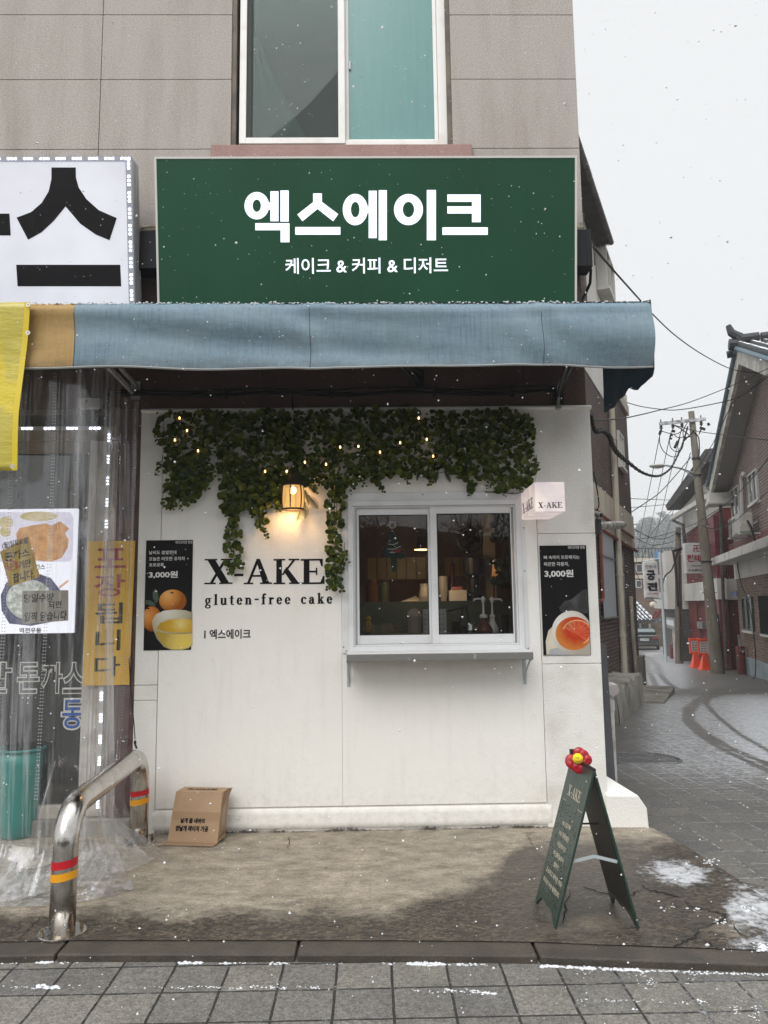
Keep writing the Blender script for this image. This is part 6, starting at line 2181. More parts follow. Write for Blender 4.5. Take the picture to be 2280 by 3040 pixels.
# pail with a red scoop
pp = P(1231, 1870, .5)
pp.z = led
pa = thing("scoop_pail", "pale pail with its lid up and a red scoop, inside the left pane", "pail", pp)
r = (P(1253, 1860, .5).x - P(1209, 1860, .5).x) / 2
hh = P(1231, 1832, .5).z - led
mb = MB()
mb.lathe([(r * .86, 0.001), (r * .9, .01), (r, hh), (r * 1.05, hh + .004), (r * 1.05, hh + .014), (r * .95, hh + .014), (r * .85, .02)], pp, 24)
mb.obj("pail_body", mat("pale_clay_plastic", (0.30, 0.24, 0.20), .5), pa, smooth=True)
mb = MB()
mb.prism([pp + V((r * .95 * math.cos(rad(a)), r * .5, hh + .016 + r * .9 * math.sin(rad(a)))) for a in range(0, 181, 15)], (0, .006, 0))
mb.obj("pail_lid", mat("pail_lid_clay", (0.34, 0.28, 0.23), .5), pa)
mb = MB()
mb.bar(pp + V((r * .25, -.01, hh * .9)), pp + V((r * .95, -.01, hh + .055)), .022, .008)
mb.obj("scoop", mat("red_plastic", (0.36, 0.015, 0.02), .4), pa)
# desk calendar
ck = P(1283, 1868, .55)
ck.z = led
cal = thing("desk_calendar", "white desk calendar standing behind the meeting rail of the service window", "calendar", ck)
x0, x1, z0, z1 = W4(1256, 1808, 1325, 1868, .55)
mb = MB()
mb.hexa([(x0, .53, led), (x1, .53, led), (x1, .60, led), (x0, .60, led), (x0, .565, z1), (x1, .565, z1), (x1, .568, z1), (x0, .568, z1)])
mb.obj("calendar_card", mat("calendar_white", (0.34, 0.34, 0.35), .7), cal)
mb = MB()
for i in range(6):
    for j in range(4):
        mb.box(x0 + .012 + i * (x1 - x0) / 6.3, x0 + .020 + i * (x1 - x0) / 6.3, .529 + .0088 * j, .5295 + .0088 * j, led + (z1 - led) * (.16 + .2 * j), led + (z1 - led) * (.2 + .2 * j))
mb.obj("date_grid", M_LETTER, cal)
# more clutter on the two counters
def jar(name, label, cat, px, y, zb, prof, m, n=18):
    p = P(px, 1800, y)
    th = thing(name, label, cat, (p.x, y, zb))
    mb = MB()
    mb.lathe(prof, (p.x, y, zb + .001), n)
    mb.obj("vessel", m, th, smooth=False)
    return th, p
M_JW = mat("shop_white_ceramic", (0.40, 0.39, 0.37), .4)
M_JB = mat("shop_black_plastic", (0.012, 0.012, 0.013), .35)
for nm, lab, cat, px, y, zb, prof, m in (
    ("paper_cups", "stack of white paper cups on the far counter near the carton", "cups", 1318, 1.80, bcz, [(.03, 0), (.042, .10), (.044, .10), (.045, .16), (.046, .24), (.03, .245)], M_JW),
    ("coffee_grinder", "black coffee grinder with a hopper on the far counter, right pane", "grinder", 1408, 1.85, bcz, [(.09, 0), (.09, .06), (.06, .08), (.06, .22), (.10, .26), (.11, .42), (.07, .44)], M_JB),
    ("glass_jar", "brown glass jar on the far counter at the left pane's left side", "jar", 1105, 1.85, bcz, [(.06, 0), (.065, .02), (.065, .15), (.045, .18), (.05, .2), (.05, .22)], mat("amber_jar", (0.10, 0.045, 0.015), .15)),
    ("tea_tin", "dull green tea tin on the far counter, left pane", "tin", 1140, 1.95, bcz, [(.055, 0), (.055, .17), (.045, .175), (.045, .2)], mat("dull_green_tin", (0.07, 0.09, 0.05), .4)),
    ("milk_jug", "white milk jug beside the paper in the left pane", "jug", 1262, 1.75, bcz, [(.05, 0), (.06, .05), (.045, .14), (.05, .17)], M_JW),
    ("yellow_ball_toy", "small yellow round toy behind the toy fence in the left pane", "toy", 1092, .42, led, [(.01, 0), (.035, .02), (.042, .05), (.03, .085), (.02, .11), (.026, .13), (.01, .15)], mat("dull_yellow_toy", (0.35, 0.22, 0.02), .5)),
    ("steel_pitcher", "small steel pitcher on the near counter by the pump bottles", "pitcher", 1395, .38, led, [(.03, 0), (.036, .03), (.028, .075), (.032, .09)], mat("pitcher_steel", (0.5, .5, .5), .2, 1.0)),
    ("black_tumbler", "black tumbler with a lid at the right end of the near counter", "tumbler", 1497, .42, led, [(.034, 0), (.04, .13), (.042, .14), (.03, .15)], M_JB)):
    jar(nm, lab, cat, px, y, zb, prof, m)
# wall fan
fcn = P(1396, 1603, 1.2)
wf = thing("wall_fan", "round black caged fan hanging inside behind the right pane", "fan", fcn)
rf = (P(1433, 1603, 1.2).x - P(1360, 1603, 1.2).x) / 2
mb = MB()
for r in (1, .8, .6, .4, .2):
    mb.tube([fcn + V((math.cos(a * .2618) * rf * r, -.05 * (1 - r), math.sin(a * .2618) * rf * r)) for a in range(25)], .004 if r < 1 else .008, 5)
for a in range(24):
    mb.tube([fcn + V((math.cos(a * .2618) * rf * r, -.05 * (1 - r), math.sin(a * .2618) * rf * r)) for r in (.15, .5, 1)], .0025, 4)
mb.obj("fan_cage", M_CABLE, wf)
mb = MB()
for a in range(3):
    t0 = a * 2.094
    mb.add([fcn + V((math.cos(t0 + e) * rf * r, .03 + .03 * e, math.sin(t0 + e) * rf * r)) for r, e in ((.15, 0), (.85, -.3), (.9, .5), (.2, .6))], [(0, 1, 2, 3)])
mb.obj("fan_blade", M_BLACK, wf, solid=.004)
mb = MB()
mb.tube([fcn + V((0, .03, 0)), fcn + V((0, .16, 0)), fcn + V((.03, .18, .3)), V((fcn.x + .03, fcn.y + .18, 2.74))], .02, 8)
mb.obj("fan_mount", M_BLACK, wf)
# table lamp and plant
tl = P(1483, 1760, 1.4)
tlz = P(1483, 1735, 1.4).z
tb = thing("table_lamp", "small lamp with a warm pleated shade deep inside behind the right pane", "table lamp", (tl.x, 1.4, led))
rs = (P(1502, 1700, 1.4).x - P(1458, 1700, 1.4).x) / 2
zt_, zb2 = P(1480, 1662, 1.4).z, P(1480, 1710, 1.4).z
mb = MB()
mb.lathe([(rs, zb2), (rs * .78, zt_)], (tl.x, 1.4, 0), 24)
mb.obj("lamp_shade", mat("orange_shade", (0.40, 0.19, 0.07), .7, emit=(0.9, 0.38, 0.12), estr=.16), tb, smooth=True)
mb = MB()
mb.lathe([(.07, bcz + .002), (.07, bcz + .02), (.015, bcz + .03), (.015, zb2 + .03)], (tl.x, 1.4 + .36, 0), 16)
mb.tube([(tl.x, 1.76, zb2 + .02), (tl.x, 1.4, zb2 + .06)], .012, 6)
mb.obj("lamp_stem", mat("wood_stem", (0.12, 0.06, 0.03), .6), tb)
iv2 = thing("indoor_plant", "leafy potted plant inside the right edge of the service window", "plant", P(1500, 1760, .8))
mb = MB()
rp = random.Random(5)
for _ in range(70):
    q = (rp.gauss(1492, 13), rp.choice((rp.uniform(1520, 1610), rp.uniform(1660, 1740))))
    leaf(mb, P(*q, rp.uniform(.7, .95)), rp.uniform(.022, .04), V((rp.gauss(0, .5), -1, rp.gauss(0, .5))), rp.uniform(0, 6))
mb.obj("leaves", mat("indoor_leaf", (0.025, 0.045, 0.015), .5), iv2)
mb = MB()
x_, y_, z_ = P(1497, 1600, .85)
mb.tube([(x_, y_, 2.7), (x_ + .01, y_, z_), (x_ - .01, y_, P(1497, 1740, .85).z)], .005, 5)
mb.obj("stem", mat("indoor_stem", (0.05, 0.04, 0.02), .7), iv2)
# coffee tools, little fence, dried grass
ct = thing("coffee_tools", "dark portafilter and coffee gear standing behind the right pane", "coffee tools", P(1370, 1880, .5))
mb = MB()
a = P(1372, 1812, .5)
mb.tube([P(1328, 1812, .5), P(1350, 1808, .5), P(1390, 1800, .5)], [.012, .014, .010], 8)
mb.tube([P(1375, 1805, .52), P(1366, 1840, .52), P(1360, 1880, .52)], .008, 6)
mb.tube([P(1384, 1805, .52), P(1392, 1840, .52), P(1394, 1880, .52)], .008, 6)
mb.lathe([(.05, .0), (.05, .05), (.04, .055)], (a.x, .5, led + .001), 18)
mb.lathe([(.03, .0), (.032, .06), (.02, .09)], (a.x + .06, .47, led + .001), 14)
mb.box(a.x - .09, a.x - .03, .5, .56, led + .001, led + .10)
mb.obj("tool_body", mat("black_brown_metal", (0.018, 0.014, 0.012), .3, .5), ct)
mb = MB()
mb.lathe([(.028, 0), (.03, .05), (.022, .055)], (a.x + .13, .42, led + .001), 14)
mb.obj("steel_cup", mat("bright_steel", (0.6, 0.6, 0.6), .2, 1.0), ct, smooth=True)
lf = thing("toy_fence", "low wooden toy fence standing on the counter at the left pane's foot", "toy fence", P(1120, 1875, .25))
mb = MB()
for q in (1083, 1110, 1141, 1160):
    c = P(q, 1870, .25)
    mb.box(c.x - .006, c.x + .006, .258, .268, led + .001, led + .085)
a, b = P(1080, 1870, .25).x, P(1168, 1870, .25).x
for zz in (.025, .045, .066):
    mb.box(a, b, .2535, .258, led + zz, led + zz + .008)
mb.obj("fence_slats", mat("old_wood_slat", (0.16, 0.12, 0.08), .8), lf)
dg_ = thing("dried_grass", "bunch of dried straw grass lying on the counter beside the toy fence", "dried grass", P(1165, 1878, .4))
mb = MB()
for _ in range(60):
    c = P(1140 + rp.gauss(0, 4), 1882, .4)
    c.z = led + .008
    e = c + V((rp.uniform(-.01, .16), rp.uniform(-.03, .03), rp.uniform(.0, .09)))
    mb.tube([c, (c + e) / 2 + V((0, 0, .012)), e], .0016, 3, False)
mb.obj("straw", mat("straw", (0.24, 0.18, 0.10), .9), dg_)
pap = thing("paper_sheet", "white sheet of paper lying on the far counter inside the left pane", "paper", P(1220, 1780, 1.9))
mb = MB()
mb.prism([V((P(1190, 1780, 1.75).x, 1.75, bcz + .002)), V((P(1250, 1780, 1.75).x, 1.72, bcz + .002)), V((P(1240, 1770, 1.75).x, 2.1, bcz + .06)), V((P(1200, 1770, 1.75).x, 2.1, bcz + .002))], (0, 0, .002))
mb.obj("sheet", M_UPVC, pap)
rt = thing("red_tool_stand", "dark red bottle on the far counter inside the right pane", "bottle", P(1345, 1740, 1.8))
x_ = P(1347, 1740, 1.8).x
mb = MB()
mb.lathe([(.07, bcz + .001), (.075, bcz + .03), (.06, bcz + .16), (.025, bcz + .22), (.03, bcz + .36), (.015, bcz + .38)], (x_, 1.9, 0), 18)
mb.obj("bottle_body", mat("wine_red_glass", (0.05, 0.008, 0.012), .3), rt, smooth=True)
rw = thing("counter_boxes", "pale low carton with pink tops on the far counter, right pane", "carton", P(1350, 1765, 1.75))
mb = MB()
x0, x1, z0, z1 = W4(1334, 1752, 1385, 1778, 1.75)
mb.box(x0, x1, 1.72, 1.84, bcz + .001, z1)
mb.obj("carton_body", M_UPVC, rw, bevel=.004)
mb = MB()
for i in range(4):
    mb.ball((x0 + .05 + (x1 - x0 - .1) * i / 3, 1.77, z1 + .015), .022, 8, 6)
mb.obj("pink_top", mat("pink_candy", (0.45, 0.16, 0.17), .6), rw, smooth=True)

# ------------------------------------------------------------------ alley: houses set on slanting street lines
class Line:
    """street line X = a + s*d, d = metres in front of the camera; n points into the alley"""
    def __init__(s, a, sl, side):
        s.a, s.s = a, sl
        k = math.sqrt(1 + sl * sl)
        s.u = V((sl / k, 1 / k, 0))
        s.n = V((-1 / k, sl / k, 0)) if side > 0 else V((1 / k, -sl / k, 0))
        s.rot = -math.atan2(1, sl)
    def p(s, d, n, z):
        return V((s.a + s.s * d, d + C0.y, z)) + s.n * n
    def hit(s, px, py, n=0.0):
        r = ray(px, py)
        o = s.p(0, n, 0)
        t = (o - C0).dot(s.n) / r.dot(s.n)
        q = C0 + r * t
        q -= s.n * n
        return q.y - C0.y, q.z
    def box(s, mb, d0, d1, n0, n1, z0, z1):
        mb.hexa([s.p(d0, n0, z0), s.p(d1, n0, z0), s.p(d1, n1, z0), s.p(d0, n1, z0), s.p(d0, n0, z1), s.p(d1, n0, z1), s.p(d1, n1, z1), s.p(d0, n1, z1)])
    def rect(s, px0, py0, px1, py1, n=0.0):
        c = [s.hit(*q, n) for q in ((px0, py0), (px1, py0), (px0, py1), (px1, py1))]
        ds = sorted(((c[0][0] + c[2][0]) / 2, (c[1][0] + c[3][0]) / 2))
        return ds[0], ds[1], (c[2][1] + c[3][1]) / 2, (c[0][1] + c[1][1]) / 2

# --- left: brick house behind the shop
LC = Line(-2.5, .468, -1)
bh = thing("brick_house", "dark brown brick house on the alley's left side, with beige band and white top storey", "house", LC.p(14, 0, 0))
M_BRC = brick_mat("brown_brick_left", (0.160, 0.104, 0.082), (0.090, 0.058, 0.047), (0.030, 0.026, 0.022), LC.rot, .22, .075, .014)
M_BEIGE = mat("stained_beige_band", (0.46, 0.41, 0.33), .85, col2=(0.24, 0.21, 0.17), nscale=2, thr=(.45, .8), stretch=(1, 1, .25), bump=.2)
M_OLDWHITE = mat("old_white_render", (0.58, 0.56, 0.52), .85, col2=(0.36, 0.33, 0.29), nscale=1.5, thr=(.5, .85), stretch=(1, 1, .4), bump=.2)
DS = 16.6
zbt, zbb = 3.88, 2.98
mb = MB()
LC.box(mb, 9.4, DS, -5.5, 0, -1.2, 6.0)
LC.box(mb, DS + .001, 20.0, -5.5, 0, -1.4, 6.85)
mb.obj("wall", M_BRC, bh)
mb = MB()
LC.box(mb, 9.4, DS - .005, -5.5, .012, 6.001, 9.3)
LC.box(mb, DS + .02, 20.05, -5.4, .03, 6.851, 7.15)
mb.obj("white_storey", M_OLDWHITE, bh)
mb = MB()
LC.box(mb, 9.3, 20.02, .0005, .035, zbb, zbt)
LC.box(mb, DS - .1, 20.06, .0005, .06, 6.6, 6.849)
mb.obj("beige_band", M_BEIGE, bh)
M_EAVE = mat("dark_eave_sheet", (0.055, 0.046, 0.042), .7, col2=(0.10, 0.088, 0.08), nscale=6, stretch=(1, 1, 1))
mb = MB()
LC.box(mb, 9.2, DS - .8, -5.6, .33, 9.305, 9.36)
for i in range(9):
    LC.box(mb, 9.2, DS - .8, .06 + i * .03, .075 + i * .03, 9.26 + .012 * (i % 2), 9.304)
mb.hexa([LC.p(9.2, .33, 9.361), LC.p(DS - .75, .33, 9.361), LC.p(DS - .75, -2.5, 9.361), LC.p(9.2, -2.5, 9.361), LC.p(9.2, .30, 9.56), LC.p(DS - .75, .30, 9.56), LC.p(DS - .75, -2.4, 10.6), LC.p(9.2, -2.4, 10.6)])
mb.obj("roof", M_EAVE, bh)
mb = MB()
mb.tube([LC.p(9.2, .37, 9.32), LC.p(DS - .8, .37, 9.32)], .06, 8)
mb.obj("gutter", M_EAVE, bh)
M_PIPE = mat("beige_downpipe", (0.42, 0.38, 0.31), .6, col2=(0.25, 0.22, 0.18), nscale=4, stretch=(1, 1, .3))
mb = MB()
mb.tube([LC.p(DS, .09, 8.7), LC.p(DS, .09, gz(DS + C0.y) + .05)], .07, 10)
for z in (7.6, 5.2, 2.2, .9):
    mb.tube([LC.p(DS, .09, z), LC.p(DS, .09, z + .06)], .085, 10)
mb.obj("downpipe", M_PIPE, bh, smooth=False)
d_, z_ = LC.hit(1745, 600)
mb = MB()
mb.tube([LC.p(13.6, .14, 8.85), LC.p(13.6, .12, 8.5), LC.p(13.6, .12, 6.2)], .06, 8)
mb.obj("downpipe", M_EAVE, bh)
def win(line, parent, px0, py0, px1, py1, n0, mframe, mglass, bars=1, grille=False, depth=.06):
    d0, d1, z0, z1 = line.rect(px0, py0, px1, py1, n0)
    mb = MB()
    w = .05
    line.box(mb, d0, d0 + w, n0 + .002, n0 + depth, z0, z1)
    line.box(mb, d1 - w, d1, n0 + .002, n0 + depth, z0, z1)
    line.box(mb, d0 + w, d1 - w, n0 + .002, n0 + depth - .001, z1 - w, z1)
    line.box(mb, d0 + w, d1 - w, n0 + .002, n0 + depth - .001, z0, z0 + w)
    for b in range(bars):
        c = d0 + (d1 - d0) * (b + 1) / (bars + 1)
        line.box(mb, c - w / 2, c + w / 2, n0 + .002, n0 + depth - .002, z0 + w, z1 - w)
    f = mb.obj("window", mframe, parent)
    mb = MB()
    line.box(mb, d0 + w, d1 - w, n0 + .003, n0 + .02, z0 + w, z1 - w)
    mb.obj("pane", mglass, f)
    if grille:
        mb = MB()
        k = max(4, int((d1 - d0) / .10))
        for i in range(k + 1):
            c = d0 + (d1 - d0) * i / k
            line.box(mb, c - .009, c + .009, n0 + depth + .01, n0 + depth + .028, z0 - .02, z1 + .02)
        mb.obj("window_grille", M_CABLE, f)
    mb = MB()
    line.box(mb, d0 - .04, d1 + .04, n0 + .0025, n0 + depth + .04, z0 - .07, z0 - .002)
    mb.obj("sill", M_OLDWHITE, f)
    return f
M_DGLASS = mat("dark_window_glass", (0.030, 0.034, 0.036), .08)
win(LC, bh, 1772, 776, 1796, 880, .02, M_OLDWHITE, M_DGLASS, 1, depth=.22)
win(LC, bh, 1833, 1292, 1847, 1385, 0.0, M_OLDWHITE, M_DGLASS, 1)
win(LC, bh, 1738, 500, 1752, 560, .02, M_OLDWHITE, mat("teal_glass", (0.03, 0.25, 0.22), .15), 0, depth=.05)
mb = MB()                                                     # corrugated sheet over the window
d0, d1, z0, z1 = LC.rect(1786, 1590, 1822, 1832, .05)
n = 26
pts = []
for i in range(n + 1):
    pts.append((d0 + (d1 - d0) * i / n, .06 + (.016 if i % 2 else 0)))
o = len(mb.v)
for z in (z0, z1):
    for d, nn in pts:
        mb.v.append(tuple(LC.p(d, nn, z)))
mb.f += [(o + i, o + i + 1, o + n + 2 + i, o + n + 1 + i) for i in range(n)]
mb.obj("corrugated_panel", mat("pale_corrugated_sheet", (0.34, 0.36, 0.38), .5, .3), bh, solid=.006)
mb = MB()
LC.box(mb, d0 - .05, d1 + .05, .04, .10, z0 - .03, z0)
zm = LC.hit(1800, 1660)[1]
LC.box(mb, d0, d1, .077, .10, zm, zm + .03)
mb.obj("panel_rail", M_GREYMETAL, bh)
M_RPIPE = mat("rust_red_pipe", (0.16, 0.038, 0.026), .6)
def line_tube(line, pts, r, n=.08, nm="conduit", m=None, parent=bh):
    mb = MB()
    q = []
    for a, b in pts:
        d, z = line.hit(a, b, n)
        q.append(line.p(d, n, z))
    mb.tube(q, r, 6)
    return mb.obj(nm, m or M_RPIPE, parent)
line_tube(LC, [(1770, 1515), (1800, 1540), (1840, 1568), (1880, 1596)], .035)
line_tube(LC, [(1782, 1570), (1815, 1590), (1850, 1612), (1890, 1637)], .04)
line_tube(LC, [(1783, 1572), (1784, 1640), (1790, 1775), (1786, 1786), (1778, 1784)], .035, .12)
line_tube(LC, [(1848, 1640), (1853, 1800), (1866, 2000)], .03, .05, "conduit", M_GREYMETAL)
line_tube(LC, [(1872, 1770), (1880, 1900), (1890, 2010)], .05, .05, "conduit", M_PIPE)
for d in (10.8, 19.45):
    mb = MB()
    LC.box(mb, d, d + .6, 0.001, .14, gz(d + C0.y) - .2, gz(d + C0.y) + .75)
    mb.obj("wall_base", mat("grimy_base", (0.15, 0.135, 0.115), .9, bump=.4), bh)
# concrete planter and step at its foot
pt = thing("concrete_planter", "rough broken concrete planter block against the left brick wall of the alley", "planter", LC.p(14, .4, -.3))
mb = MB()
dA, dB = 12.3, 15.6
gA, gB = gz(dA + C0.y), gz(dB + C0.y)
zt1 = P(1830, 2000, 9.0).z
top = []
N_ = 14
def blockgrid(u, v):
    d = dA + (dB - dA) * u
    zt = zt1 - .05 * u + .05 * math.sin(u * 17) * (1 - u)
    gzz = gz(d + C0.y) - .1
    if v < .5:
        return LC.p(d, .58 - .05 * v + .012 * math.sin(u * 23 + v * 9), gzz + (zt - gzz) * v * 2)
    return LC.p(d, .55 - (v - .5) * 1.1, zt + .03 * math.sin(u * 31 + v * 8))
mb.grid(blockgrid, 30, 12)
a_, b_ = LC.p(dB, .0, gB - .1), LC.p(dB, .58, gB - .1)
mb.add([LC.p(dB, 0, gB - .1), LC.p(dB, .58, gB - .1), LC.p(dB, .55, zt1 - .05), LC.p(dB, 0, zt1 - .05)], [(0, 1, 2, 3)])
mb.add([LC.p(dA, 0, gA - .1), LC.p(dA, .58, gA - .1), LC.p(dA, .55, zt1), LC.p(dA, 0, zt1)], [(0, 1, 2, 3)])
M_CONC = mat("stained_concrete", (0.24, 0.225, 0.195), .9, col2=(0.10, 0.092, 0.078), nscale=2.2, thr=(.42, .7), bump=.6, bscale=30)
mb.obj("planter_block", M_CONC, pt, smooth=False)
stp = thing("concrete_step", "low dark concrete step at the far end of the planter in the alley", "step", LC.p(16.5, .5, -.3))
mb = MB()
g2 = gz(17 + C0.y)
LC.box(mb, dB + .02, 18.2, .001, .95, g2 - .2, P(1905, 2062, LC.p(16.5, .6, 0).y).z)
mb.obj("step_block", M_CONC, stp, bevel=.03)
# silver duct, camera, meter box, boards and vent pipe beside the shop corner
du = thing("vent_duct", "ribbed silver exhaust duct sticking out from the shop's side into the alley", "duct", P(1770, 1562, 4.2))
mb = MB()
q0, q1 = P(1740, 1563, 3.6), P(1852, 1558, 5.4)
L_ = (q1 - q0).length
pts, rs = [], []
for i in range(61):
    pts.append(q0.lerp(q1, i / 60))
    rs.append(.052 + (.006 if i % 3 == 0 and i > 30 else 0))
rs[-1] = .03
mb.tube(pts, rs, 12)
mb.obj("duct_pipe", mat("dull_silver", (0.48, 0.48, 0.46), .4, .7, col2=(0.2, .19, .17), nscale=9), du, smooth=False)
mb = MB()
mb.bar(P(1748, 1540, 3.4), P(1748, 1585, 3.4), .3, .02)
mb.bar(P(1748, 1563, 3.4), P(1700, 1563, 2.9), .04, .04)
mb.obj("duct_bracket", M_DARKMETAL, du)
cc = thing("security_camera", "small grey security camera on the side of the shop above the silver duct", "camera", P(1774, 1527, 2.2))
mb = MB()
a, b = P(1760, 1523, 2.0), P(1782, 1529, 1.9)
mb.tube([a, b], .028, 12)
mb.tube([b, b + (b - a) * .12], [.03, .03], 12)
mb.obj("camera_body", mat("camera_grey", (0.32, 0.31, 0.30), .4), cc)
mb = MB()
mb.tube([b + (b - a) * .121, b + (b - a) * .14], .022, 12)
mb.obj("lens", M_BLACK, cc)
mb = MB()
mb.tube([a, P(1762, 1510, 2.1), P(1745, 1505, 2.1)], .012, 6)
mb.obj("camera_mount", M_DARKMETAL, cc)
me_ = thing("meter_cabinet", "cream narrow meter cabinet on the shop's alley side under the awning corner", "meter box", P(1757, 1330, .5))
mb = MB()
x0 = XC - .011
mb.box(x0 - .0, x0 + .045, .30, .9, P(1762, 1370, .3).z, P(1758, 1250, .3).z)
mb.obj("cabinet_body", mat("cream_cabinet", (0.50, 0.47, 0.38), .6, col2=(0.30, .26, .2), nscale=5), me_, bevel=.004)
mb = MB()
mb.box(x0 + .0455, x0 + .05, .33, .87, P(1762, 1362, .3).z, P(1758, 1258, .3).z)
mb.obj("cabinet_door", M_BEIGE, me_)
gb = thing("leaning_board", "thin dark grey board standing against the shop corner in the alley", "board", P(1795, 2150, .6))
mb = MB()
p0, p1 = P(1786, 1905, .5), P(1799, 1912, .5)
gg = gz(.5)
mb.hexa([(p0.x - .03, .5, gg), (p1.x + .03, .5, gg), (p1.x + .03, .56, gg), (p0.x - .03, .56, gg), (p0.x - .05, .5, p0.z), (p1.x, .5, p1.z), (p1.x, .56, p1.z), (p0.x - .05, .56, p0.z)])
mb.obj("board_sheet", mat("dark_grey_sheet", (0.09, 0.092, 0.10), .6), gb)
vp = thing("vent_pipe", "white PVC pipe with an elbow top coming out of the ground by the shop corner", "pipe", P(1812, 2150, 1.4))
mb = MB()
c = P(1811, 2150, 1.35)
gg = gz(1.35)
zt2 = P(1811, 2062, 1.35).z
mb.tube([V((c.x, 1.35, gg - .05)), V((c.x, 1.35, zt2 - .02))], .042, 14)
mb.tube([V((c.x, 1.35, zt2 - .14)), V((c.x, 1.35, zt2 - .05))], .050, 14)
mb.obj("pipe_riser", mat("dirty_white_pvc", (0.55, 0.54, 0.52), .5, col2=(0.36, .34, .31), nscale=8), vp, smooth=False)
mb = MB()
mb.tube(smooth_path([V((c.x, 1.35, zt2 - .021)), V((c.x, 1.35, zt2 + .03)), V((c.x + .01, 1.32, zt2 + .065)), V((c.x + .015, 1.24, zt2 + .05))], 4), .052, 14)
mb.obj("pipe_elbow", mat("pinkish_pvc", (0.60, 0.55, 0.55), .5), vp, smooth=False)

# --- right: gable house, red house, low house
M_BRR = None
def tile_roof(line, parent, dap, zap, pitch, de, n0, n1, name, msheet, snow=True, side=1, dn=None, th=.14):
    """one slope of a tiled roof: ridge at dap, falling towards de"""
    mb = MB()
    zz = lambda d: zap - pitch * abs(d - dap)
    mb.hexa([line.p(dap, n0, zz(dap)), line.p(de, n0, zz(de)), line.p(de, n1, zz(de)), line.p(dap, n1, zz(dap)), line.p(dap, n0, zz(dap) + th), line.p(de, n0, zz(de) + th), line.p(de, n1, zz(de) + th), line.p(dap, n1, zz(dap) + th)])
    k = int(abs(n1 - n0) / .30)
    for i in range(k + 1):
        nn = n1 - .06 - i * .30
        mb.tube([line.p(dap, nn, zz(dap) + th + .02), line.p(de, nn, zz(de) + th + .02)], .065, 6)
    r = mb.obj(name, msheet, parent)
    return r
def tile_mat(name):
    m, t, b, o = nodes(name)
    v = posn(t)
    nrm = N(t, 'ShaderNodeNewGeometry')
    s = N(t, 'ShaderNodeSeparateXYZ', {0: nrm.outputs['Normal']})
    sf = math_(t, 'MULTIPLY', ramp(t, s.outputs[2], .55, .85), ramp(t, noise(t, v, 3.5, 6, .75), .40, .55))
    t.links.new(mixc(t, sf, (0.030, 0.032, 0.034), (0.72, .74, .77)), b.inputs['Base Color'])
    b.inputs['Roughness'].default_value = .7
    return m
M_TILE = tile_mat("snowy_black_tile")
L1 = Line(4.6, .292, 1)
r1 = thing("gable_house", "large brown brick gable house with white verge and black tiled roof, at right", "house", L1.p(22, 0, 0))
M_BR1 = brick_mat("plum_brown_brick", (0.200, 0.125, 0.108), (0.130, 0.080, 0.070), (0.30, 0.25, 0.225), L1.rot, .24, .085, .016, dirt=(.10, .07, .065), damount=.4)
M_BR1B = brick_mat("warm_brown_brick", (0.260, 0.140, 0.090), (0.130, 0.072, 0.050), (0.20, 0.17, 0.145), L1.rot, .24, .085, .014, damount=.3)
DAP, ZAP, PIT = 19.05, 8.15, .415
zv = lambda d: ZAP - PIT * abs(d - DAP)
zc1, zc2 = 2.35, 3.25
mb = MB()
pent = [(13.8, zc2), (25.1, zc2), (25.1, zv(25.1) - .02), (DAP, ZAP - .02), (13.8, zv(13.8) - .02)]
mb.prism([L1.p(d, 0, z) for d, z in pent], L1.n * -8)
mb.obj("wall", M_BR1, r1)
mb = MB()
L1.box(mb, 13.8, 24.9, -8, .02, -1.5, zc1)
mb.obj("lower_wall", M_BR1B, r1)
mb = MB()
L1.box(mb, 13.7, 25.05, -8, .05, zc1 + .001, zc2 - .001)
mb.obj("concrete_band", M_OLDWHITE, r1)
mb = MB()
L1.box(mb, 13.5, 24.9, .051, .75, zc2 - .42, zc2 - .26)
L1.box(mb, 13.5, 24.9, .66, .76, zc2 - .44, zc2 - .20)
mb.obj("canopy_slab", mat("chipped_white_concrete", (0.60, 0.585, 0.55), .85, col2=(0.34, .31, .27), nscale=4, thr=(.5, .75), bump=.4), r1, bevel=.02)
for de in (25.35, 13.4):
    tile_roof(L1, r1, DAP, ZAP, PIT, de, -8, .62, "roof", M_TILE)
mb = MB()
for de in (25.3, 13.4):
    for n0, n1, z0, z1, in ((.50, .60, -.40, -.02),):
        mb.hexa([L1.p(DAP, n0, ZAP + z0), L1.p(de, n0, zv(de) + z0), L1.p(de, n1, zv(de) + z0), L1.p(DAP, n1, ZAP + z0), L1.p(DAP, n0, ZAP + z1), L1.p(de, n0, zv(de) + z1), L1.p(de, n1, zv(de) + z1), L1.p(DAP, n1, ZAP + z1)])
mb.obj("verge_board", mat("cream_verge", (0.62, 0.60, 0.53), .7, col2=(0.42, .4, .36), nscale=3), r1)
mb = MB()
for de in (25.3, 13.4):
    mb.hexa([L1.p(DAP, .002, ZAP - .32), L1.p(de, .002, zv(de) - .32), L1.p(de, .495, zv(de) - .32), L1.p(DAP, .495, ZAP - .32), L1.p(DAP, .002, ZAP - .27), L1.p(de, .002, zv(de) - .27), L1.p(de, .495, zv(de) - .27), L1.p(DAP, .495, ZAP - .27)])
mb.obj("soffit", mat("grey_soffit", (0.30, 0.285, 0.265), .8), r1)
mb = MB()
for de in (25.35, 13.4):
    mb.tube([L1.p(DAP, .64, ZAP + .03), L1.p(de, .64, zv(de) + .03)], .06, 6)
mb.obj("verge_gutter", mat("blue_grey_gutter", (0.09, 0.15, 0.19), .5), r1)
mb = MB()
L1.box(mb, 24.7, 25.45, -.3, .70, zv(25.35) - .62, zv(25.35) - .34)
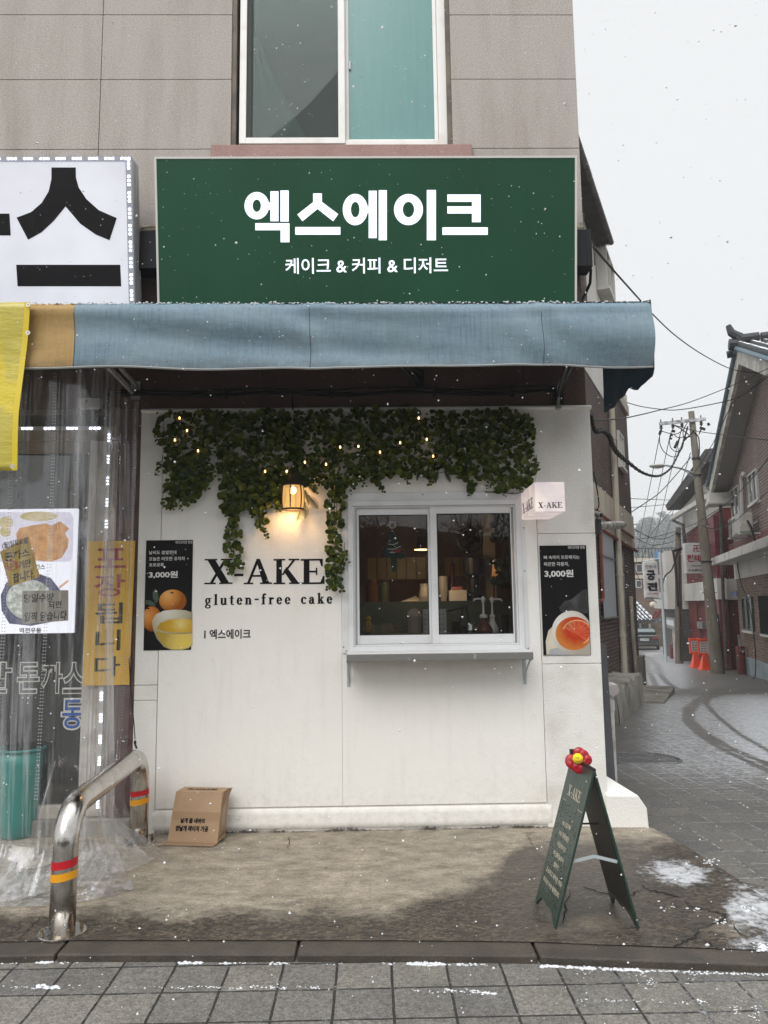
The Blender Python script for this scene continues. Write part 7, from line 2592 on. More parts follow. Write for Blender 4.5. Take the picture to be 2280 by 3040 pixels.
L1.box(mb, 24.6, 25.55, -.35, .76, zv(25.35) - .72, zv(25.35) - .62)
mb.obj("eave_return", M_OLDWHITE, r1, bevel=.02)
mb = MB()                                                     # ridge with its end ornament
for i in range(14):
    mb.tube([L1.p(DAP, .62 - i * .6, ZAP + .26), L1.p(DAP, .07 - i * .6, ZAP + .28)], .13, 8)
mb.tube([L1.p(DAP, .52, ZAP + .30), L1.p(DAP, .72, ZAP + .46), L1.p(DAP, .78, ZAP + .66)], [.14, .11, .07], 8)
mb.tube([L1.p(DAP, .5, ZAP + .12), L1.p(DAP, .80, ZAP + .14)], [.14, .15], 10)
mb.tube([L1.p(DAP + .2, .5, ZAP - .02), L1.p(DAP + .25, .82, ZAP - .05)], [.10, .10], 8)
mb.obj("ridge", mat("black_ridge_tile", (0.022, 0.024, 0.026), .6, bump=.3), r1)
M_WHF = mat("grey_white_frame", (0.46, 0.45, 0.43), .6)
win(L1, r1, 2174, 1446, 2198, 1536, 0, M_WHF, M_DGLASS, 1)
win(L1, r1, 2226, 1398, 2254, 1494, 0, M_WHF, M_DGLASS, 1)
win(L1, r1, 2209, 1772, 2239, 1872, .02, mat("dark_green_frame", (0.07, 0.08, 0.07), .5), mat("dim_green_glass", (0.06, .07, .062), .15), 1)
win(L1, r1, 2264, 1770, 2310, 1884, .02, M_CABLE, M_DGLASS, 1, True)
line_tube(L1, [(2205, 1530), (2203, 1470), (2202, 1418), (2206, 1405), (2211, 1412)], .06, .09, "vent_stack", mat("pale_pvc", (0.46, .44, .42), .5), r1)
for k in range(3):
    line_tube(L1, [(2165, 1622 + k * 7 - 2), (2230, 1596 + k * 7), (2290, 1570 + k * 7)], .025, .12, "red_pipe", M_RPIPE, r1)
mb = MB()
L1.box(mb, 13.6, 24.92, .0205, .06, -1.6, gz(17) + .50)
mb.obj("base_course", mat("pale_blue_base", (0.27, 0.32, 0.34), .8, col2=(0.2, .23, .24), nscale=3), r1)
# air conditioner on the wall
d0, d1, z0, z1 = L1.rect(2178, 1532, 2214, 1588, .35)
ac = thing("air_conditioner", "white air conditioner unit on brackets on the brick gable house wall", "air conditioner", L1.p(d0, .3, z0))
mb = MB()
L1.box(mb, d0, d1, .16, .50, z0, z1)
acb = mb.obj("unit_body", mat("dirty_ac_white", (0.46, 0.45, 0.42), .6, col2=(0.34, .32, .29), nscale=4), ac, bevel=.02)
mb = MB()
cx_, cz_ = d1 - .38, (z0 + z1) / 2
cc_ = L1.p(cx_, .512, cz_)
for r in (.26, .19, .12, .05):
    mb.tube([cc_ + L1.u * math.cos(a * .3142) * r + V((0, 0, math.sin(a * .3142) * r)) for a in range(21)], .010, 5)
for a in range(8):
    mb.tube([cc_, cc_ + L1.u * math.cos(a * .785) * .26 + V((0, 0, math.sin(a * .785) * .26))], .007, 4)
mb.obj("fan_grille", M_GREYMETAL, acb)
mb = MB()
for d in (d0 + .1, d1 - .1):
    mb.bar(L1.p(d, .01, z0 - .04), L1.p(d, .55, z0 - .04), .04, .04)
    mb.bar(L1.p(d, .02, z0 + .3), L1.p(d, .54, z0 - .03), .03, .03)
mb.obj("unit_bracket", M_PALEMETAL, ac)
mb = MB()
mb.tube([L1.p(d0 - .02, .3, z0 + .3), L1.p(d0 - .2, .25, z0 + .1), L1.p(d0 - .3, .2, z0 - .3), L1.p(d0 - .5, .12, z0 - .5)], .03, 6)
mb.obj("refrigerant_hose", M_CABLE, ac)
sgp = thing("street_plate", "small blue street name plate on the right house wall", "street sign", L1.p(25, .06, 2))
mb = MB()
L1.box(mb, *L1.rect(2172, 1756, 2188, 1770, .06)[:2], .055, .075, *L1.rect(2172, 1756, 2188, 1770, .06)[2:])
mb.obj("plate", mat("blue_enamel", (0.01, 0.05, 0.22), .4), sgp)

L2 = Line(7.0, .20, 1)
r2 = thing("red_house", "red painted brick house with white bands behind the leaning pole", "house", L2.p(30, 0, 0))
M_BR2 = brick_mat("red_painted_brick", (0.215, 0.033, 0.030), (0.155, 0.025, 0.024), (0.085, 0.022, 0.02), L2.rot, .21, .075, .010, dirt=(.07, .02, .02), damount=.5)
zz2 = lambda d: 6.36 - .09 * (d - 27.6)
mb = MB()
L2.box(mb, 26.5, 33.2, -6, 0, -2, 1.70)
mb.prism([L2.p(d, 0, z) for d, z in ((26.5, 2.42), (33.2, 2.42), (33.2, 4.55), (26.5, 4.9))], L2.n * -6)
mb.obj("wall", M_BR2, r2)
mb = MB()
L2.box(mb, 26.4, 33.3, -6.05, .12, 1.701, 2.419)
mb.prism([L2.p(d, .02, z) for d, z in ((26.45, 4.901), (33.25, 4.551), (33.25, zz2(33.25) - .12), (26.45, zz2(26.45) - .12))], L2.n * -6)
mb.obj("white_band", M_OLDWHITE, r2)
mb = MB()
mb.hexa([L2.p(25.8, -6, zz2(25.8) - .1), L2.p(33.7, -6, zz2(33.7) - .1), L2.p(33.7, .55, zz2(33.7) - .1), L2.p(25.8, .55, zz2(25.8) - .1), L2.p(25.8, -6, zz2(25.8) + .9), L2.p(33.7, -6, zz2(33.7) + .5), L2.p(33.7, .62, zz2(33.7) + .12), L2.p(25.8, .62, zz2(25.8) + .35)])
mb.obj("roof", mat("dark_tile_verge", (0.035, 0.034, 0.033), .7, col2=(0.07, .066, .062), nscale=9, bump=.4), r2)
mb = MB()
L2.box(mb, 26.0, 33.5, .30, .50, 5.25, 5.42)
mb.obj("fascia", M_OLDWHITE, r2)
line_tube(L2, [(1996, 1528), (1998, 1545), (2012, 1552), (2028, 1558), (2033, 1620), (2036, 1700)], .07, .30, "drain_pipe", M_EAVE, r2)
line_tube(L2, [(2098, 1425), (2101, 1450), (2138, 1470), (2142, 1600), (2146, 1750), (2158, 1985)], .055, .42, "drain_pipe", M_EAVE, r2)
mb = MB()
L2.box(mb, 26.2, 27.0, .125, .40, -1.4, 1.72)
L2.box(mb, 26.2, 27.0, .125, .40, 2.44, 4.6)
mb.obj("corner_pier", mat("maroon_paint", (0.16, 0.02, 0.022), .6, col2=(0.12, .016, .018), nscale=4), r2)
mb = MB()
L2.box(mb, 26.15, 27.05, .122, .43, 1.7205, 2.4395)
mb.obj("pier_band", M_OLDWHITE, r2)
d0, d1, z0, z1 = L2.rect(2120, 1795, 2134, 1905, .03)
mb = MB()
L2.box(mb, d0, d1, .003, .07, z0, z1)
mb.obj("door", M_WHF, r2)
mb = MB()
d0, d1, z0, z1 = L2.rect(2074, 1846, 2090, 1866, .1)
L2.box(mb, d0, d1, .003, .16, z0, z1)
mb.obj("meter", M_GREYMETAL, r2)
line_tube(L2, [(2080, 1866), (2081, 1960)], .03, .06, "conduit", M_RPIPE, r2)
line_tube(L2, [(2069, 1790), (2070, 1860), (2078, 1868)], .03, .06, "conduit", M_RPIPE, r2)

L3 = Line(3.2, .30, 1)
r3 = thing("low_house", "low grey brick house with a white concrete parapet farther down the alley", "house", L3.p(38, 0, -1))
M_BR3 = brick_mat("grey_brick", (0.105, 0.098, 0.088), (0.075, 0.070, 0.064), (0.15, 0.145, 0.135), L3.rot, .21, .07, .012)
mb = MB()
L3.box(mb, 33.6, 43, -5, 0, -2.5, 1.35)
mb.obj("wall", M_BR3, r3)
mb = MB()
L3.box(mb, 33.5, 43.1, -5, .35, 1.351, 2.15)
L3.box(mb, 33.5, 35.3, -4.6, .36, 2.151, 3.9)
mb.obj("parapet", M_OLDWHITE, r3)
mb = MB()
L3.box(mb, 33.45, 35.6, .002, .08, -1.4, .9)
mb.obj("door", mat("pinkish_door", (0.36, 0.25, 0.22), .6, col2=(0.5, .46, .42), nscale=3), r3)
tile_roof(L3, r3, 38.5, 3.5, .28, 35.4, -5, -.4, "roof", M_TILE)
tile_roof(L3, r3, 38.5, 3.5, .28, 42.6, -5, -.4, "roof", M_TILE)
d0, d1, z0, z1 = L3.rect(1980, 1834, 2003, 1866, .2)
mt = thing("electric_meter_box", "grey meter box on the low house wall beside the farther pole", "meter box", L3.p(d0, .1, z0))
mb = MB()
L3.box(mb, d0, d1, .005, .22, z0, z1)
mb.obj("box_body", M_GREYMETAL, mt, bevel=.02)
mb = MB()
L3.box(mb, d0 + .2, d1 - .2, .221, .235, z0 + .15, z1 - .1)
mb.obj("meter_face", M_ALU, mt)

# --- signs in the alley
def hang_sign(name, label, quad, y, thick, texts, mface, mtext=None):
    a, b = P(*quad[0], y), P(*quad[2], y)
    th = thing(name, label, "sign", (a.x, y, b.z))
    mb = MB()
    mb.box(a.x, b.x, y, y + thick, b.z, a.z)
    mb.obj("sign_body", mface, th, bevel=.02)
    for m, items in texts:
        mb = MB()
        for s_, x0, y0, x1, y1, bo in items:
            wall_text(mb, s_, x0, y0, x1, y1, y - .012, bo)
        mb.obj("sign_text", m, th)
    return th
M_SIGNW = mat("aged_sign_white", (0.56, 0.56, 0.56), .5, col2=(0.42, .41, .40), nscale=1.5)
M_SRED = mat("sign_red", (0.26, 0.014, 0.022), .5)
ky = 27.0 + C0.y
k3 = 540 / 1659
W = lambda x, y: (1740 + x * k3, 1520 + y * k3)
def it(s_, x0, y0, x1, y1, b=.02):
    a, c = W(x0, y0), W(x1, y1)
    return (s_, a[0], a[1], c[0], c[1], b)
t1 = hang_sign("temple_sign", "white square hanging sign with red Korean letters, half hidden by the leaning pole", [W(898, 285), 0, W(1128, 558)], ky, .22,
               [(M_SRED, [it('卍', 978, 303, 1045, 362, .02), it('천태', 918, 388, 1046, 455, .03)]), (M_LETTER, [it('010.8915', 934, 520, 1052, 542, .02), it('-', 960, 488, 1056, 493)])], M_SIGNW)
mb = MB()
a = P(*W(905, 420), ky + .05)
mb.bar(V((a.x + .1, ky + .11, a.z + .55)), V((a.x + 1.9, ky + .8, a.z + .55)), .05, .05)
mb.bar(V((a.x + .1, ky + .11, a.z - .35)), V((a.x + 1.9, ky + .8, a.z - .35)), .05, .05)
mb.obj("sign_bracket", M_GREYMETAL, t1)
ky2 = 33.0 + C0.y
t2 = hang_sign("restaurant_sign", "tall narrow white hanging sign with brush lettering deep in the alley", [W(525, 455), 0, W(670, 780)], ky2, .2,
               [(M_LETTER, [it('한정식', 540, 482, 636, 514, .0), it('궁', 552, 530, 632, 622, .06), it('전', 555, 642, 652, 720, .06)]), (M_SRED, [it('257-0956', 560, 736, 664, 752, .0)])], M_SIGNW)
mb = MB()
a, b = P(*W(683, 430), ky2), P(*W(683, 785), ky2)
mb.tube([V((a.x, ky2 + .1, a.z + .3)), V((a.x, ky2 + .1, gz(ky2) - .05))], .06, 8)
mb.tube([V((a.x, ky2 + .1, a.z + .05)), P(*W(525, 450), ky2 + .1)], .03, 6)
mb.tube([V((a.x, ky2 + .1, b.z - .03)), P(*W(530, 785), ky2 + .1)], .03, 6)
mb.obj("sign_post", M_PALEMETAL, t2)

# --- utility poles
M_POLE = mat("weathered_concrete_pole", (0.135, 0.115, 0.085), .85, col2=(0.20, .185, .15), nscale=2.5, stretch=(1, 1, .3), bump=.3)
pb_ = G(2130, 2000)
yp = pb_.y
pl1 = thing("utility_pole", "tall leaning utility pole with a crossarm and street lamp, right of the alley", "utility pole", pb_)
ptop = P(2052, 1222, yp)
mb = MB()
mb.tube([pb_ + V((0, 0, -.1)), pb_.lerp(ptop, .35), pb_.lerp(ptop, .7), ptop], [.20, .165, .125, .095], 14)
mb.obj("pole_shaft", M_POLE, pl1, smooth=False)
mb = MB()
mb.tube([pb_ + V((.17, -.05, -.05)), pb_.lerp(ptop, .22) + V((.16, -.05, 0))], .05, 8)
for q in ((2086, 1668), (2060, 1362), (2066, 1412)):
    c = P(*q, yp)
    f = (c.z - pb_.z) / (ptop.z - pb_.z)
    cc_ = pb_.lerp(ptop, f)
    rr_ = .20 - .105 * f
    mb.tube([cc_ + V((0, 0, -.03)), cc_ + V((0, 0, .03))], rr_ + .02, 12)
for f in (.30, .36, .42, .48, .56, .62, .68):
    cc_ = pb_.lerp(ptop, f)
    mb.tube([cc_ + V((-.24, -.02, 0)), cc_ + V((.24, .02, 0))], .012, 5)
mb.obj("pole_fitting", M_DARKMETAL, pl1)
mb = MB()
a, b = P(1958, 1258, yp - .12), P(2094, 1244, yp - .12)
mb.bar(a, b, .09, .10)
xarm = mb.obj("crossarm", mat("galvanised_crossarm", (0.20, 0.20, 0.20), .6, .3, col2=(0.55, .56, .58), nscale=11), pl1)
for q in (1962, 1997, 2024, 2081):
    f = (q - 1958) / (2094 - 1958)
    c = a.lerp(b, f)
    mb = MB()
    mb.lathe([(.02, -.06), (.06, -.09), (.03, -.12), (.065, -.15), (.03, -.18), (.02, -.22)], c, 10)
    mb.tube([c + V((0, 0, .03)), c + V((0, 0, .14))], .02, 6)
    mb.obj("insulator", mat("dark_insulator", (0.05, 0.045, 0.04), .4) if q == 1962 else bpy.data.materials["dark_insulator"], xarm)
mb = MB()
def loop(pts, r=.014, y=yp - .12, dst=None):
    (dst or mb).tube(smooth_path([P(a, b, y) for a, b in pts], 6), r, 5, False)
loop([(1962, 1272), (1958, 1310), (1970, 1340), (1995, 1356), (2010, 1352), (2016, 1330)])
loop([(1997, 1272), (1988, 1300), (1990, 1326), (2005, 1340), (2022, 1336), (2030, 1310), (2028, 1280), (2040, 1256)])
loop([(2024, 1272), (2016, 1300), (2005, 1330)])
loop([(2060, 1278), (2030, 1310), (2035, 1300), (2050, 1296)], .02)
loop([(2062, 1284), (2074, 1300), (2076, 1340), (2074, 1362)], .02)
loop([(2081, 1272), (2075, 1290), (2085, 1270)])
loop([(1965, 1280), (1985, 1286), (2010, 1288), (2035, 1270)])
loop([(2000, 1262), (2020, 1272), (2044, 1290)], .018)
loop([(2000, 1288), (2010, 1298), (2028, 1298)])
mb.obj("jumper_wire", M_CABLE, pl1)
mb = MB()
for q in (((1958, 1290), (1962, 1278)), ((1991, 1304), (1994, 1290)), ((1996, 1280), (2003, 1280)), ((2003, 1330), (2012, 1310)), ((2078, 1269), (2093, 1275)), ((2101, 1256), (2106, 1263))):
    mb.tube([P(*q[0], yp - .14), P(*q[1], yp - .14)], .045, 8)
mb.obj("fuse_tube", M_CABLE, pl1)
mb = MB()
c0_, c1_ = P(2058, 1404, yp), P(1985, 1383, yp - .6)
mb.tube([c0_, c0_.lerp(c1_, .5) + V((0, 0, .03)), c1_, P(1974, 1381, yp - .65)], .032, 8)
mb.bar(P(2064, 1420, yp), P(2030, 1396, yp - .25), .02, .02)
lamp = mb.obj("lamp_arm", M_PALEMETAL, pl1)
c = P(1951, 1383, yp - .7)
mb = MB()
mb.ball(c, .30, 18, 10, (.85, .6, .24))
mb.obj("lamp_head", mat("grey_lamp_head", (0.42, 0.42, 0.41), .5), lamp, smooth=True)
mb = MB()
mb.ball(c + V((0, 0, -.02)), .26, 18, 8, (.85, .6, .25))
mb.obj("lamp_lens", mat("pale_lamp_lens", (0.60, 0.60, 0.58), .3), lamp, smooth=True)
pb2 = G(2016, 1970)
pl2 = thing("old_pole", "shorter brown wooden utility pole farther down beside the bicycle", "utility pole", pb2)
pt2 = P(2013, 1566, pb2.y)
mb = MB()
mb.tube([pb2 + V((0, 0, -.1)), pb2.lerp(pt2, .5), pt2], [.16, .14, .105], 12)
mb.obj("pole_shaft", mat("brown_wood_pole", (0.105, 0.082, 0.062), .9, col2=(0.16, .135, .11), nscale=3, stretch=(1, 1, .2), bump=.4), pl2)
mb = MB()
for q in (((1998, 1636), (2028, 1627)), ((2006, 1582), (2018, 1586))):
    mb.bar(P(*q[0], pb2.y - .15), P(*q[1], pb2.y - .15), .10, .10)
mb.tube([P(1998, 1634, pb2.y - .2), P(2004, 1670, pb2.y - .18), P(2008, 1720, pb2.y - .16), P(2012, 1800, pb2.y - .15)], .05, 6)
mb.tube([P(2016, 1650, pb2.y - .15), P(2018, 1750, pb2.y - .15), P(2020, 1960, pb2.y - .15)], .03, 6)
mb.obj("pole_fitting", M_DARKMETAL, pl2)
# --- two orange barriers
M_ORA = mat("orange_barrier_plastic", (0.72, 0.065, 0.018), .45)
def barrier(px, py):
    q = G(px, py)
    th = thing("road_barrier", "", "barrier", q)
    H, K = 1.06, .56
    mb = MB()
    mb.hexa([q + V((-.34 * K, -.2, 0)), q + V((.34 * K, -.2, 0)), q + V((.34 * K, .2, 0)), q + V((-.34 * K, .2, 0)), q + V((-.30 * K, -.16, .10)), q + V((.30 * K, -.16, .10)), q + V((.30 * K, .16, .10)), q + V((-.30 * K, .16, .10))])
    mb.hexa([q + V((-.26 * K, -.13, .1)), q + V((.26 * K, -.13, .1)), q + V((.26 * K, .13, .1)), q + V((-.26 * K, .13, .1)), q + V((-.09 * K, -.05, .56)), q + V((.09 * K, -.05, .56)), q + V((.09 * K, .05, .56)), q + V((-.09 * K, .05, .56))])
    for z in (.2, .3, .4):
        mb.box(q.x + (-.24 + z * .3) * K, q.x + (.24 - z * .3) * K, q.y - .13 + z * .12, q.y + .13 - z * .12, q.z + z, q.z + z + .03)
    mb.obj("barrier_foot", M_ORA, th, bevel=.02)
    mb = MB()
    for x0, x1, z0, z1 in ((-.36, -.27, .50, H), (.27, .36, .50, H), (-.27, .27, .50, .58), (-.27, .27, .97, H)):
        mb.box(q.x + x0 * K, q.x + x1 * K, q.y - .04, q.y + .04, q.z + z0, q.z + z1)
    mb.obj("barrier_frame", M_ORA, th, bevel=.015)
    mb = MB()
    mb.box(q.x - .27 * K, q.x + .27 * K, q.y - .02, q.y + .02, q.z + .58, q.z + .97)
    mb.obj("barrier_panel", M_SIGNW, th)
    mb = MB()
    for j, (sx, w) in enumerate(((-.16, .16), (-.02, .12), (.10, .12))):
        for i in range(4):
            x = q.x + sx * K
            mb.box(x - .0, x + w * .5 * K, q.y - .026, q.y - .021, q.z + .62 + i * .085, q.z + .66 + i * .085)
    mb.obj("panel_writing", mat("dark_red_writing", (0.22, 0.03, 0.03), .6) if not bpy.data.materials.get("dark_red_writing") else bpy.data.materials["dark_red_writing"], th)
    return th
b1 = barrier(2066, 1982)
b1['label'] = "orange plastic barrier with a white notice, the one next to the bicycle"
b2 = b1.copy()
COL.objects.link(b2)
q = G(2093, 1989)
b2.location = q
for ch in b1.children:
    c = ch.copy()
    COL.objects.link(c)
    c.parent = b2
    c.matrix_parent_inverse = ch.matrix_parent_inverse.copy()
b2['label'] = "orange plastic barrier with a white notice, the one touching the leaning pole"
for b in (b1, b2):
    b['group'] = "orange road barriers"
# --- bicycle
bq = G(2031, 1960)
bi = thing("bicycle", "old dark bicycle leaning by the wall behind the brown wooden pole", "bicycle", bq)
wr = .33
hd = V((.30, .95, 0)).normalized()
wa, wb_ = bq + V((0.05, 0, wr)), bq + hd * 1.0 + V((0.05, 0, wr - .03))
for w_ in (wa, wb_):
    mb = MB()
    mb.tube([w_ + (V((.75, .5, 0)).normalized() if w_ is wa else hd) * math.cos(a * .2618) * wr + V((0, 0, math.sin(a * .2618) * wr)) for a in range(25)], .025, 6)
    wo_ = mb.obj("wheel", M_CABLE, bi)
    mb = MB()
    for a in range(10):
        mb.tube([w_, w_ + (V((.75, .5, 0)).normalized() if w_ is wa else hd) * math.cos(a * .628) * wr + V((0, 0, math.sin(a * .628) * wr))], .004, 3)
    mb.obj("spokes", M_GREYMETAL, wo_)
mb = MB()
s1, s2 = bq + hd * .30 + V((.05, 0, .72)), bq + hd * .52 + V((.05, 0, .28))
h1_ = bq + hd * .86 + V((.05, 0, .85))
for a, b in ((wa, s2), (s2, s1), (wa, s1), (s1, h1_), (s2, h1_ - V((0, 0, .12))), (h1_, wb_)):
    mb.tube([a, b], .022, 6)
mb.obj("frame", mat("dark_bike_paint", (0.03, 0.03, 0.04), .4), bi)
mb = MB()
mb.ball(s1 + V((0, 0, .06)), .12, 10, 6, (.7, 1, .35))
mb.obj("saddle", M_CABLE, bi)
mb = MB()
mb.tube([h1_, h1_ + V((0, 0, .12)), h1_ + V((-.25, -.05, .16))], .016, 6)
mb.tube([h1_ + V((0, 0, .12)), h1_ + V((.25, .05, .16))], .016, 6)
mb.obj("handlebar", M_GREYMETAL, bi)
# --- red guard posts
def red_post(px, py, h, r, label):
    q = G(px, py)
    th = thing("pipe_guard", label, "post", q)
    mb = MB()
    mb.tube([q + V((0, 0, -.05)), q + V((0, 0, h))], r, 12)
    mb.obj("guard_tube", mat("dark_red_paint", (0.17, 0.024, 0.022), .5, col2=(0.10, .016, .015), nscale=5) if not bpy.data.materials.get("dark_red_paint") else bpy.data.materials["dark_red_paint"], th)
    mb = MB()
    mb.tube([q + V((0, 0, h)), q + V((0, .05, h + .35))], r * .3, 8)
    mb.box(q.x - r * .7, q.x + r * .7, q.y - r - .012, q.y - r - .002, q.z + h * .82, q.z + h * .92)
    mb.obj("guard_fitting", M_GREYMETAL, th)
red_post(2203, 2002, .85, .13, "thick dark red pipe guard post at the foot of the brick gable house")
red_post(1998, 1955, .62, .12, "dark red pipe guard post under the grey meter box, left of the wooden pole")

# --- parked car
cq = G(1915, 1930)
car = thing("parked_car", "dark green sedan parked with its back to us at the far end of the alley", "car", cq)
hd = V((.37, 1, 0)).normalized()
sd_ = V((hd.y, -hd.x, 0))
def cp(x, y, z):
    return cq + sd_ * x + hd * y + V((0, 0, z - .03 * y))
def section(mb, secs, n=None):
    o = len(mb.v)
    k = len(secs[0])
    for s_ in secs:
        mb.v += [tuple(q) for q in s_]
    for i in range(len(secs) - 1):
        for j in range(k):
            j2 = (j + 1) % k
            mb.f.append((o + i * k + j, o + i * k + j2, o + (i + 1) * k + j2, o + (i + 1) * k + j))
    mb.f.append(tuple(range(o, o + k))[::-1])
    mb.f.append(tuple(range(o + (len(secs) - 1) * k, o + len(secs) * k)))
def csec(y, hw, zb, zt_, r=.12):
    return [cp(-hw + .06, y, zb), cp(hw - .06, y, zb), cp(hw, y, zb + .2), cp(hw, y, zt_ - r), cp(hw - r, y, zt_), cp(-hw + r, y, zt_), cp(-hw, y, zt_ - r), cp(-hw, y, zb + .2)]
M_CAR = mat("dark_green_car_paint", (0.012, 0.022, 0.020), .25, .2, coat=.8)
mb = MB()
section(mb, [csec(0, .84, .36, .90), csec(.10, .90, .26, .98), csec(1.0, .92, .24, 1.0), csec(3.4, .92, .24, .98), csec(4.4, .88, .26, .84), csec(4.75, .78, .34, .70)])
mb.obj("body", M_CAR, car, bevel=.02)
mb = MB()
section(mb, [csec(.55, .72, .95, 1.0, .03), csec(1.25, .64, .95, 1.38, .1), csec(2.3, .64, .95, 1.42, .1), csec(3.35, .70, .95, 1.0, .03)])
mb.obj("roof", M_CAR, car)
mb = MB()
mb.prism([cp(-.62, .66, 1.02), cp(.62, .66, 1.02), cp(.55, 1.20, 1.34), cp(-.55, 1.20, 1.34)], V((0, -.015, .02)))
mb.obj("rear_window", mat("car_glass", (0.10, 0.14, 0.14), .08), car)
for sx in (-1, 1):
    mb = MB()
    mb.prism([cp(sx * .84, -.012, .70), cp(sx * .48, -.02, .74), cp(sx * .48, -.02, .83), cp(sx * .86, .0, .86)], hd * .06)
    mb.obj("tail_light", mat("tail_light_red", (0.20, 0.015, 0.015), .2) if sx < 0 else bpy.data.materials["tail_light_red"], car)
mb = MB()
mb.prism([cp(-.27, -.03, .60), cp(.27, -.03, .60), cp(.27, -.03, .74), cp(-.27, -.03, .74)], hd * .02)
pn = mb.obj("number_plate", M_SIGNW, car)
mb = MB()
vf = fit(text2d('257 8976', .02), -.23, .23, .63, .71)
put(mb, vf, lambda x, z: cp(x, -.034, z))
mb.obj("plate_text", M_LETTER, pn)
mb = MB()
mb.prism([cp(-.88, -.03, .30), cp(.88, -.03, .30), cp(.88, -.03, .46), cp(-.88, -.03, .46)], hd * .12)
mb.obj("bumper", mat("dark_bumper", (0.02, 0.022, 0.022), .5), car, bevel=.02)
for sx in (-1, 1):
    for yy_ in (.85, 3.75):
        mb = MB()
        c = cp(sx * .80, yy_, .32)
        mb.tube([c - sd_ * .1, c + sd_ * .1], .32, 20)
        wl = mb.obj("wheel", M_CABLE, car)
        mb = MB()
        mb.tube([c - sd_ * .104, c + sd_ * .104], .19, 14)
        mb.obj("rim", M_PALEMETAL, wl)

# --- houses closing the alley
th_ = thing("tiled_house", "low old house with a snow covered tiled roof behind the parked car", "house", P(1910, 1850, 53))
mb = MB()
x0, x1 = P(1860, 1840, 52.5).x, P(1968, 1840, 52.5).x
ze, zr = P(1910, 1846, 52).z, P(1910, 1786, 55.5).z
mb.box(x0, x1 + 3, 53.0, 60, -3.4, ze + .05)
mb.obj("wall", mat("brown_board_wall", (0.13, 0.095, 0.06), .85, col2=(0.07, .055, .04), nscale=2), th_)
mb = MB()
mb.hexa([(x0 - .5, 51.9, ze), (x1 - .8, 51.9, ze), (x1 - .8, 56, zr), (x0 - .5, 56, zr), (x0 - .5, 51.9, ze + .15), (x1 - .8, 51.9, ze + .15), (x1 - .8, 56, zr + .15), (x0 - .5, 56, zr + .15)])
x = x0 - .4
while x < x1 - .85:
    mb.tube([(x, 51.85, ze + .17), (x, 56, zr + .17)], .085, 6)
    x += .30
x = 0
for j in range(6):
    f = (j + .5) / 6
    mb.box(x0 - .5, x1 - .8, 51.9 + 4.1 * f, 51.96 + 4.1 * f, ze + (zr - ze) * f + .15, ze + (zr - ze) * f + .215)
mb.obj("roof", M_TILE, th_)
mb = MB()
for (a, b), (c, d_) in (((1898, 1850), (1905, 1868)), ((1926, 1852), (1934, 1868))):
    A_, B_ = P(a, b, 52.9), P(c, d_, 52.9)
    mb.box(A_.x, B_.x, 52.94, 52.99, B_.z, A_.z)
mb.obj("window", M_WHF, th_)
f2 = thing("brick_flats", "brown brick building with beige bands and a roof railing, at the alley's end", "building", P(1945, 1700, 60))
M_BRF = brick_mat("far_brown_brick", (0.17, 0.10, 0.075), (0.13, 0.078, 0.06), (0.12, .1, .09), 0, .24, .09, .012)
ya = 59.0
x0, x1 = P(1850, 1700, ya).x, P(2040, 1700, ya).x
zt_, zl = P(1945, 1668, ya).z, P(1945, 1760, ya).z
mb = MB()
mb.box(x0, x1, ya, ya + 8, -4, zt_)
mb.obj("wall", M_BRF, f2)
mb = MB()
mb.box(x0 - .1, x1 + .1, ya - .25, ya + 8.1, zt_ + .001, zt_ + .32)
zz = P(1945, 1712, ya).z
mb.box(x0 - .05, x1 + .05, ya - .12, ya - .001, zz - .14, zz + .14)
mb.obj("floor_band", M_BEIGE, f2)
mb = MB()
x = x0
while x < x1:
    mb.box(x - .02, x + .02, ya - .1, ya - .06, zt_ + .32, zt_ + 1.15)
    x += .28
mb.box(x0, x1, ya - .11, ya - .05, zt_ + 1.12, zt_ + 1.18)
mb.obj("roof_railing", M_CABLE, f2)
for a, b, c, d_ in ((1886, 1675, 1908, 1700), (2000, 1672, 2012, 1700), (1886, 1722, 1905, 1745)):
    A_, B_ = P(a, b, ya), P(c, d_, ya)
    mb = MB()
    mb.box(A_.x, B_.x, ya - .06, ya - .002, B_.z, A_.z)
    w_ = mb.obj("window", M_WHF, f2)
    mb = MB()
    mb.box(A_.x + .08, B_.x - .08, ya - .08, ya - .061, B_.z + .08, A_.z - .08)
    mb.obj("pane", M_DGLASS, w_)
mb = MB()
A_, B_ = P(1947, 1650, ya - .5), P(1957, 1664, ya - .5)
mb.box(A_.x, B_.x, ya - .6, ya - .2, B_.z, A_.z + .4)
bt_ = tag(mb.obj("blue_drum", mat("blue_plastic", (0.06, 0.17, 0.38), .5), None, bevel=.04), "small blue plastic water drum on the roof edge of the far brick building", "drum")
rl_ = thing("round_lantern", "round cream paper lantern hanging under the tall narrow sign", "lantern", P(1937, 1795, 38))
mb = MB()
mb.ball(P(1937, 1795, 38), .16, 14, 10)
mb.obj("lantern_globe", mat("cream_globe", (0.60, 0.54, 0.40), .6), rl_, smooth=True)
mb = MB()
mb.tube([P(1937, 1795, 38) + V((0, 0, .15)), P(1950, 1770, 38)], .015, 4)
mb.obj("lantern_cord", M_CABLE, rl_)
bn = thing("red_blue_bunting", "faded red and blue cloth bunting hanging near the round lantern", "bunting", P(1948, 1830, 40))
mb = MB()
mb.grid(lambda u, v: P(1938 + 22 * u + 3 * math.sin(v * 5), 1818 + 22 * v - 8 * u, 40 + .1 * math.sin(u * 9)), 8, 6)
mb.obj("red_cloth", mat("faded_red_cloth", (0.20, 0.05, 0.05), .9), bn)
mb = MB()
